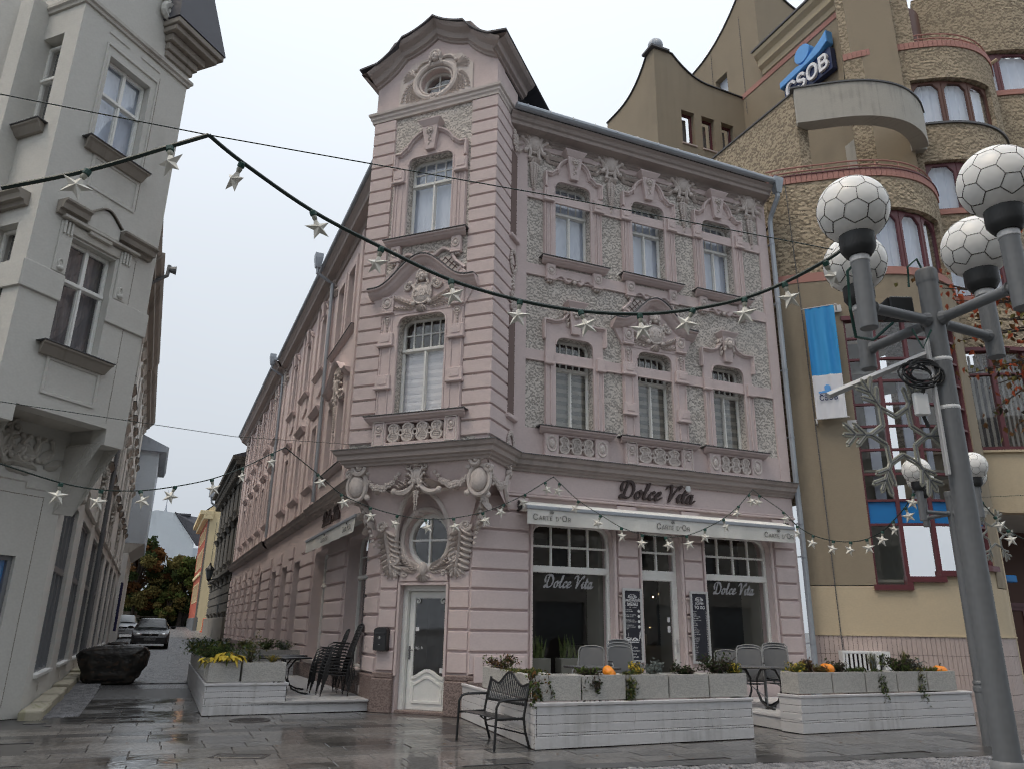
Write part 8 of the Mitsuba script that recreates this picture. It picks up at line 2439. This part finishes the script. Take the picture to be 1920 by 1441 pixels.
def snowflake(parent_label, P, yaw, R_, tilt=0.0):
    k = thing('snowflake_light', parent_label, 'christmas light', 'rope-light snowflakes hung on the lamp posts')
    arms = []
    for j in range(6):
        a = j * PI / 3 + tilt
        rot = lambda x, y: np.array([x * math.cos(a) - y * math.sin(a), x * math.sin(a) + y * math.cos(a)])
        star = [rot(0.36, 0.0), rot(0.50, 0.155) * 1.02] if False else [rot(0.50 * math.cos(PI / 6) * 0.62, 0.50 * math.sin(-PI / 6) * 0.62 - 0.0), rot(0.52, 0.0), rot(0.50 * math.cos(PI / 6) * 0.62, 0.50 * math.sin(PI / 6) * 0.62)]
        arms.append([star])
        sp = [[rot(0.50, 0), rot(1.0, 0)]]
        for r0_ in (0.62, 0.80):
            for sgn in (-1, 1): sp.append([rot(r0_, 0), rot(r0_ + 0.17, sgn * 0.16)])
        arms[-1] += sp
    X = np.array([math.cos(yaw), math.sin(yaw), 0]); Z = np.array([0, 0, 1.0])
    for st in arms:
        mb, mc = MB(), MB()
        for line in st:
            pts_ = [np.array(P) + (X * q[0] + Z * q[1]) * R_ for q in line]
            for i in range(len(pts_) - 1):
                d = pts_[i + 1] - pts_[i]; d /= np.linalg.norm(d); off = np.cross(d, np.cross(X, Z)) * 0.011
                mb.tube([pts_[i] + off, pts_[i + 1] + off], 0.0075, 5); mb.tube([pts_[i] - off, pts_[i + 1] - off], 0.0075, 5)
                mb.tube([pts_[i + 1] + off, pts_[i + 1] + d * 0.014, pts_[i + 1] - off], 0.0075, 5)
                mc.tube([pts_[i] - [0, 0.008, 0], pts_[i + 1] - [0, 0.008, 0]], 0.005, 4)
        a_ = obj('arm', mb, 'ropelight', k)
        obj('wire_frame', mc, 'lampgrey', a_)
    return k


def lamp_post(label, x, y, rot, near):
    k = thing('lamp_post', label, 'street lamp', 'lamp posts with four football globes')
    M = place(x, y, 0, rot)
    obj('pole', MB().lathe([(0.088, 0.0), (0.088, 0.86), (0.070, 0.98), (0.066, 2.6), (0.063, 3.86), (0.069, 3.87), (0.069, 3.95), (0.06, 3.965), (0, 3.965)], (0, 0, 0), 28), 'lampgrey', k, M, smooth=35)
    obj('sleeve', MB().lathe([(0.090, 0.78), (0.099, 0.79), (0.099, 0.855), (0.090, 0.865)], (0, 0, 0), 28).lathe([(0.090, 0.90), (0.094, 0.905), (0.092, 0.93), (0.08, 0.95)], (0, 0, 0), 28), 'lampgrey' if not near else 'rim', k, M, smooth=35)
    # (dx, dy) of the four arms
    for i, (dx, dy) in enumerate(((-0.55, -0.22), (-0.20, 0.55), (0.20, -0.57), (0.55, 0.26))):
        L = math.hypot(dx, dy); ux, uy = dx / L, dy / L
        a = obj('arm', MB().tube([(ux * 0.055, uy * 0.055, 3.59), (dx * 0.95, dy * 0.95, 3.59)], 0.034, 12), 'lampgrey', k, M, smooth=40)
        obj('weld', MB().tube([(ux * 0.07, uy * 0.07, 3.59), (ux * 0.105, uy * 0.105, 3.59)], [0.05, 0.036], 12).tube([(dx * 0.86, dy * 0.86, 3.59), (dx * 0.90, dy * 0.90, 3.59)], [0.036, 0.046], 12), 'lampgrey', a, M)
        t = obj('tube', MB().lathe([(0.0, 3.44), (0.052, 3.44), (0.056, 3.445), (0.056, 3.97), (0.0, 3.97)], (dx, dy, 0), 20), 'lampgrey', k, M, smooth=35)
        if near: obj('clamp', MB().lathe([(0.057, 3.90), (0.061, 3.905), (0.061, 3.94), (0.057, 3.945)], (dx, dy, 0), 20), 'alu', t, M)
        c = obj('collar', MB().lathe([(0.0, 3.945), (0.075, 3.945), (0.09, 3.965), (0.110, 4.00), (0.110, 4.10), (0.104, 4.11), (0, 4.11)], (dx, dy, 0), 24), 'lampcollar', k, M, smooth=30)
        mbs = MB().ell((dx, dy, 4.29), (0.226, 0.226, 0.226), 3)
        gk = obj('globe', mbs, 'globe', k, M, smooth=True)
        seams = MB()
        Rz = place(0, 0, 0, i * 0.9)[:3, :3]
        for p, q in _edges:
            p, q = Rz @ p, Rz @ q
            if p[2] < -0.86 or q[2] < -0.86: continue
            m_ = (p + q) / 2; m_ /= np.linalg.norm(m_)
            w_ = 0.0022 + 0.0024 * max(0, -(p[2] + q[2]) / 2 + 0.1)
            seams.tube([np.array([dx, dy, 4.29]) + v * 0.2262 for v in (p, m_, q)], w_, 4)
        obj('seam', seams, 'globeline', gk, M, kind='stuff')
    return k


lamp_post('grey lamp post with four football globes, nearest at the right edge', 2.80, 4.65, 0.0, True)
lamp_post('farther grey lamp post with football globes in front of the tiled plinth', 7.49, 12.86, 0.12, False)
lp = 'lamp_post'
Mn = place(2.80, 4.65, 0, 0)
obj('junction_box', MB().box(-0.24, -0.08, 0.06, 0.2, 3.66, 3.80, 0.01).hull([(x, y, z) for x, z in ((-0.36, 3.67), (-0.24, 3.80), (-0.24, 3.67)) for y in (0.08, 0.18)]), 'lampcollar', lp, Mn)
obj('strut', MB().tube([(-0.80, -0.08, 3.04), (-0.08, -0.01, 3.36)], 0.022, 4), 'alu', lp, Mn)
obj('cable_tie', MB().lathe([(0.066, 3.30), (0.069, 3.31), (0.066, 3.325)], (0, 0, 0), 20).lathe([(0.066, 2.98), (0.069, 2.99), (0.066, 3.005)], (0, 0, 0), 20), 'vent', lp, Mn)
R = np.random.default_rng(8); mb = MB()
for i in range(7):
    t = np.linspace(0, 2 * PI, 16); r_ = 0.10 + 0.02 * R.random()
    mb.tube(np.column_stack([-0.17 + r_ * np.cos(t) + 0.02 * R.normal(), -0.06 + 0.02 * np.sin(t + i), 3.20 + r_ * 0.7 * np.sin(t) + 0.02 * R.normal()]), 0.007, 5)
mb.tube([(-0.17, -0.06, 3.12), (-0.20, -0.03, 2.98), (-0.16, -0.02, 2.86)], 0.012, 5)
obj('cable_coil', mb, 'lampcollar', lp, Mn)
obj('driver_box', MB().box(-0.24, -0.15, -0.06, -0.02, 2.93, 3.08, 0.008), 'vent', lp, Mn)
obj('feed_cable', MB().tube([(-0.56, -0.20, 3.92), (-0.62, -0.18, 3.86), (-0.62, -0.15, 3.60), (-0.56, -0.05, 3.45), (-0.36, 0.12, 3.50), (-0.22, 0.1, 3.62)], 0.010, 6).tube([(-0.02, 0, 3.96), (-0.06, -0.02, 4.04), (-0.13, -0.02, 3.98), (-0.13, 0.0, 3.84)], 0.008, 5).tube([(-0.10, -0.12, 3.48), (-0.16, -0.1, 3.36), (-0.20, -0.08, 3.50)], 0.007, 5), 'socket', lp, Mn)
obj('conduit', MB().box(-0.105, -0.085, -0.06, -0.02, 2.55, 3.45, 0.004), 'alu', lp, Mn)
snowflake('unlit rope-light snowflake hanging left of the nearest lamp post', (2.44, 4.62, 2.80), 0.25, 0.40, 0.06)
snowflake('smaller-looking rope-light snowflake on the farther lamp post', (8.12, 12.83, 3.24), 0.3, 0.46, 0.06)

# ---------------------------------------------------------------- light strings with star lamps
def star_mesh():
    v, f = [[0, -0.030, 0], [0, 0.030, 0]], []
    for i in range(10):
        a = PI / 2 + i * PI / 5; r = 1.0 if i % 2 == 0 else 0.40
        v.append([r * 0.085 * math.cos(a), 0, r * 0.085 * math.sin(a)])
    for i in range(10):
        a, b = 2 + i, 2 + (i + 1) % 10
        f += [[0, a, b], [1, b, a]]
    return np.array(v, float), np.array(f)


SV, SF = star_mesh()
_sd = {}


def light_string(label, pts, group, r=0.009, seed=0, s=1.0, skip=()):
    R = random.Random(seed)
    k = thing('light_string', label, 'string of lights', group)
    p = np.array(pts, float)
    t = np.linspace(0, len(p) - 1, 6 * (len(p) - 1) + 1); i = np.clip(t.astype(int), 0, len(p) - 2); f = (t - i)[:, None]
    P = lambda j: p[np.clip(j, 0, len(p) - 1)]
    a, b, c, d = P(i - 1), P(i), P(i + 1), P(i + 2)
    q = 0.5 * (2 * b + (c - a) * f + (2 * a - 5 * b + 4 * c - d) * f ** 2 + (3 * b - a - 3 * c + d) * f ** 3)
    obj('cable', MB().tube(q, r, 6), 'cable', k)
    if not _sd:
        _sd['star'] = mikit.ply(trimesh.Trimesh(SV + [0, 0, -0.115], SF, process=False), 'star')
        v, f_ = MB().lathe([(0, 0.0), (0.017, 0.0), (0.021, -0.005), (0.021, -0.030), (0.015, -0.034), (0, -0.034)], (0, 0, 0), 10).vf()
        _sd['socket'] = mikit.ply(trimesh.Trimesh(v, f_, process=False), 'socket', smooth=35)
        v, f_ = MB().lathe([(0.014, -0.03), (0.017, -0.045), (0.012, -0.065), (0.0, -0.068)], (0, 0, 0), 8).vf()
        _sd['bulb'] = mikit.ply(trimesh.Trimesh(v, f_, process=False), 'ropelight', smooth=True)
    for j in range(1, len(p) - 1):
        if j in skip: continue
        M = place(*p[j], R.uniform(-0.6, 0.6), s)
        tl = R.uniform(-0.5, 0.5); c_, s_ = math.cos(tl), math.sin(tl)
        M[:3, :3] = M[:3, :3] @ np.array([[c_, 0, s_], [0, 1, 0], [-s_, 0, c_]])
        tw = T(M.tolist())
        key = numbered(f'{k}__star')
        scene[key] = {**_sd['star'], 'to_world': tw}
        scene[f'{key}__socket'] = {**_sd['socket'], 'to_world': tw}
        scene[f'{key}__bulb'] = {**_sd['bulb'], 'to_world': tw}


G = 'star light strings over the square'
light_string('thick star light string rising from the left edge to the span wire', [[-2.97, 3.83, 3.98], [-2.58, 3.97, 4.2], [-2.18, 4.09, 4.46], [-1.98, 4.16, 4.6]], G, 0.0135, 1, 1.15)
light_string('longest star light string sagging across the pink house to the nearest lamp post', [[-1.98, 4.16, 4.6], [-1.8, 4.31, 4.5], [-1.4, 4.62, 4.33], [-0.95, 4.87, 4.19], [-0.46, 5.03, 4.02], [0.05, 5.15, 3.92], [0.5, 5.21, 3.87], [0.95, 5.25, 3.87], [1.35, 5.21, 3.9], [1.71, 5.13, 3.96], [2.0, 5.09, 4.07], [2.25, 4.93, 4.17], [2.36, 4.9, 4.24]], G, 0.0135, 2, 1.12)
light_string('lower star light string crossing the side street in front of the grey house', [[-5.57, 8.14, 3.24], [-5.37, 9.0, 3.19], [-5.18, 9.57, 3.21], [-5.05, 10.3, 3.33], [-4.89, 11.01, 3.52], [-4.66, 11.72, 3.77], [-4.44, 12.39, 4.09], [-4.16, 12.95, 4.46], [-4.01, 13.17, 4.62]], G, 0.009, 3, 1.4)
light_string('star light string sagging before the round window of the corner door', [[-4.01, 13.17, 4.62], [-3.53, 13.7, 4.26], [-3.15, 14.06, 3.96], [-2.63, 14.3, 3.76], [-2.14, 14.5, 3.65], [-1.61, 14.58, 3.59], [-1.09, 14.72, 3.64], [-0.54, 14.93, 3.79], [-0.12, 15.11, 3.98], [0.31, 15.37, 4.24], [0.73, 15.9, 4.59], [0.93, 16.17, 4.76]], G, 0.009, 4, 1.5)
light_string('star light string dipping across the long cafe awning', [[0.93, 16.17, 4.76], [1.06, 16.09, 4.61], [1.43, 15.73, 4.18], [1.86, 15.53, 3.86], [2.24, 15.31, 3.59], [2.65, 15.26, 3.45], [3.1, 15.28, 3.41], [3.57, 15.48, 3.47], [4.03, 15.76, 3.65], [4.52, 16.12, 3.91], [5.03, 16.65, 4.27], [5.41, 17.11, 4.61], [5.6, 17.35, 4.77]], G, 0.009, 5, 1.55)
light_string('star light string from the pink cornice past the downpipe to the farther lamp post', [[5.6, 17.35, 4.77], [5.68, 17.14, 4.6], [5.97, 16.57, 4.15], [6.09, 16.15, 3.79], [6.23, 15.7, 3.54], [6.42, 15.2, 3.38], [6.59, 14.81, 3.32], [6.72, 14.42, 3.33], [6.84, 14.01, 3.43], [6.92, 13.73, 3.58], [7.01, 13.42, 3.78], [7.09, 13.23, 3.99], [7.12, 13.09, 4.05]], G, 0.009, 6, 1.45)
light_string('short star light string leaving the farther lamp post at the right edge', [[7.68, 12.5, 3.9], [7.76, 12.42, 3.73], [7.9, 12.37, 3.48], [8.04, 12.31, 3.26], [8.24, 12.2, 3.09], [8.6, 12.0, 2.95]], G, 0.009, 7, 1.4)
w1 = np.array([[-3.01, 3.69, 4.55], [2.33, 4.96, 4.28]]); wd_ = (w1[0] - w1[1])
tag(obj('span_wire', MB().tube([w1[0] + wd_ * 0.9, [-1.98, 4.16, 4.6], [0.35, 4.60, 4.45], w1[1]], 0.0042, 5), 'cable'), 'thin upper span wire running from the left edge to the nearest lamp post', 'wire', 'thin span wires')
e_ = loc(MF, -0.60, 5.36, 0.02)
tag(obj('span_wire', MB().tube([[-6.6, 2.5, 2.9], [-5.6, 7.97, 3.89], [-4.79, 12.78, 4.71], e_], 0.005, 5), 'cable'), 'thin lower span wire from the left edge to the foot of the pink tower', 'wire', 'thin span wires')
tag(obj('span_wire', MB().tube([[7.9, 12.8, 3.86], [14.0, 13.8, 4.4]], 0.004, 5), 'cable'), 'short thin wire leaving the farther lamp post at the right edge', 'wire', 'thin span wires')

# ---------------------------------------------------------------- red-leaved tree reaching in from the right
rt = thing('tree', 'tree with red and rust autumn leaves reaching in from the right edge', 'tree')
hub = np.array([6.4, 6.6, 4.2])
obj('trunk', MB().tube([(6.6, 7.0, -0.1), (6.55, 6.9, 2.0), (6.4, 6.6, 4.2), (6.5, 6.4, 6.5)], [0.15, 0.12, 0.09, 0.03], 10), 'bark', rt)
tips = [[3.34, 5.71, 4.44], [3.52, 5.66, 4.32], [3.61, 5.66, 4.21], [3.73, 5.58, 4.2], [3.81, 5.65, 3.92], [3.93, 5.54, 4.0], [3.66, 5.76, 3.9], [3.71, 5.82, 3.64], [3.82, 5.74, 3.66], [3.96, 5.65, 3.67], [3.86, 5.83, 3.33], [3.99, 5.78, 3.19], [3.89, 5.49, 4.16], [3.93, 5.3, 4.48], [3.97, 5.39, 4.25], [3.74, 5.65, 4.04], [3.88, 5.75, 3.53], [4.02, 5.68, 3.46], [4.2, 5.6, 4.4], [4.3, 5.7, 3.9], [4.35, 5.8, 3.4], [4.6, 5.7, 4.6], [4.7, 5.9, 3.7]]
R = np.random.default_rng(21)
br = MB(); per = {m: [] for m in ('leaf_red', 'leaf_brown', 'leaf_olive', 'leaf_purple')}
for ti, tip in enumerate(tips):
    tip = np.array(tip); mid = (hub + tip) / 2 + [0, 0, 0.25] + R.normal(0, .08, 3)
    l = np.array([hub * (1 - t) ** 2 + mid * 2 * t * (1 - t) + tip * t * t for t in np.linspace(0, 1, 9)])
    br.tube(l, np.linspace(0.028, 0.004, 9), 5)
    for j in range(34):
        t = 1 - 0.45 * R.random() ** 1.7
        c = hub * (1 - t) ** 2 + mid * 2 * t * (1 - t) + tip * t * t + R.normal(0, 1, 3) * [0.07, 0.07, 0.055]
        dn = np.array([R.normal(0, .5), R.normal(0, .5), -1.0]); dn /= np.linalg.norm(dn)
        sd = np.cross(dn, R.normal(size=3)); sd /= np.linalg.norm(sd)
        L, W = 0.055 * R.uniform(0.6, 1.25), 0.020 * R.uniform(0.7, 1.2)
        m = ('leaf_red' if R.random() < (0.75 if ti < 4 else 0.28) else ('leaf_brown', 'leaf_olive', 'leaf_purple', 'leaf_brown')[int(R.integers(4))])
        fold = np.cross(dn, sd) * W * 0.5
        per[m].append([c, c + dn * L * .4 + sd * W + fold, c + dn * L, c + dn * L * .45])
        per[m].append([c, c + dn * L * .45, c + dn * L, c + dn * L * .4 - sd * W + fold])
obj('branch', br, 'bark', rt)
for m, q in per.items():
    q = np.array(q); obj('leaves', MB().add(q.reshape(-1, 3), np.arange(4 * len(q)).reshape(-1, 4)), m, rt, kind='stuff')
# a few fallen leaves
R = np.random.default_rng(5)
lv = MB()
for (x, y) in [(5.9, 14.15), (6.02, 14.1), (-1.3, 12.9), (2.2, 11.2), (-3.2, 11.6), (5.2, 12.9), (6.6, 13.2), (-4.0, 13.4), (1.0, 10.9)] + [(R.uniform(-6, 7), R.uniform(10.2, 14)) for _ in range(14)]:
    a = R.uniform(0, 2 * PI); d = np.array([math.cos(a), math.sin(a), 0]) * 0.035; n = np.array([-math.sin(a), math.cos(a), 0]) * 0.018
    c = np.array([x, y, 0.012]); lv.add(np.array([c - d, c + n + [0, 0, .006], c + d, c - n + [0, 0, .006]]), [[0, 1, 2, 3]])
tag(obj('fallen_leaves', lv, 'leaf_brown'), 'scattered small fallen brown leaves on the wet paving', 'leaves', kind='stuff')

# ---------------------------------------------------------------- the far side of the square, behind the viewer (seen only in reflections)
OP = thing('opposite_row', 'long plain terrace of houses closing the square behind the viewer', 'building')
MOp = frame(R0 + DR * 62 + NR * 31, aR + PI)
ow = [sbox(u, z, u + 1.2, z + 2.0) for u in np.arange(1.5, 98, 3.0) for z in (5.0, 8.6)] + [sbox(u, 0.6, u + 3.6, 3.4) for u in np.arange(1.0, 96, 4.6)]
obj('wall', MB().ext(sbox(0, 0, 100, 12.5).difference(unary_union(ow)), -0.4, 0), 'rawconcrete', OP, MOp, kind='stuff')
mb = MB()
for w_ in ow: mb.box(w_.bounds[0], w_.bounds[2], w_.bounds[1], w_.bounds[3], -0.25, -0.22)
obj('window', mb, 'carglass', OP, MOp, kind='stuff')
obj('roof', MB().hull([(u, z, n) for u in (0, 100) for z, n in ((12.5, 0.5), (16, -5), (12.5, -10))]), 'slate', OP, MOp)
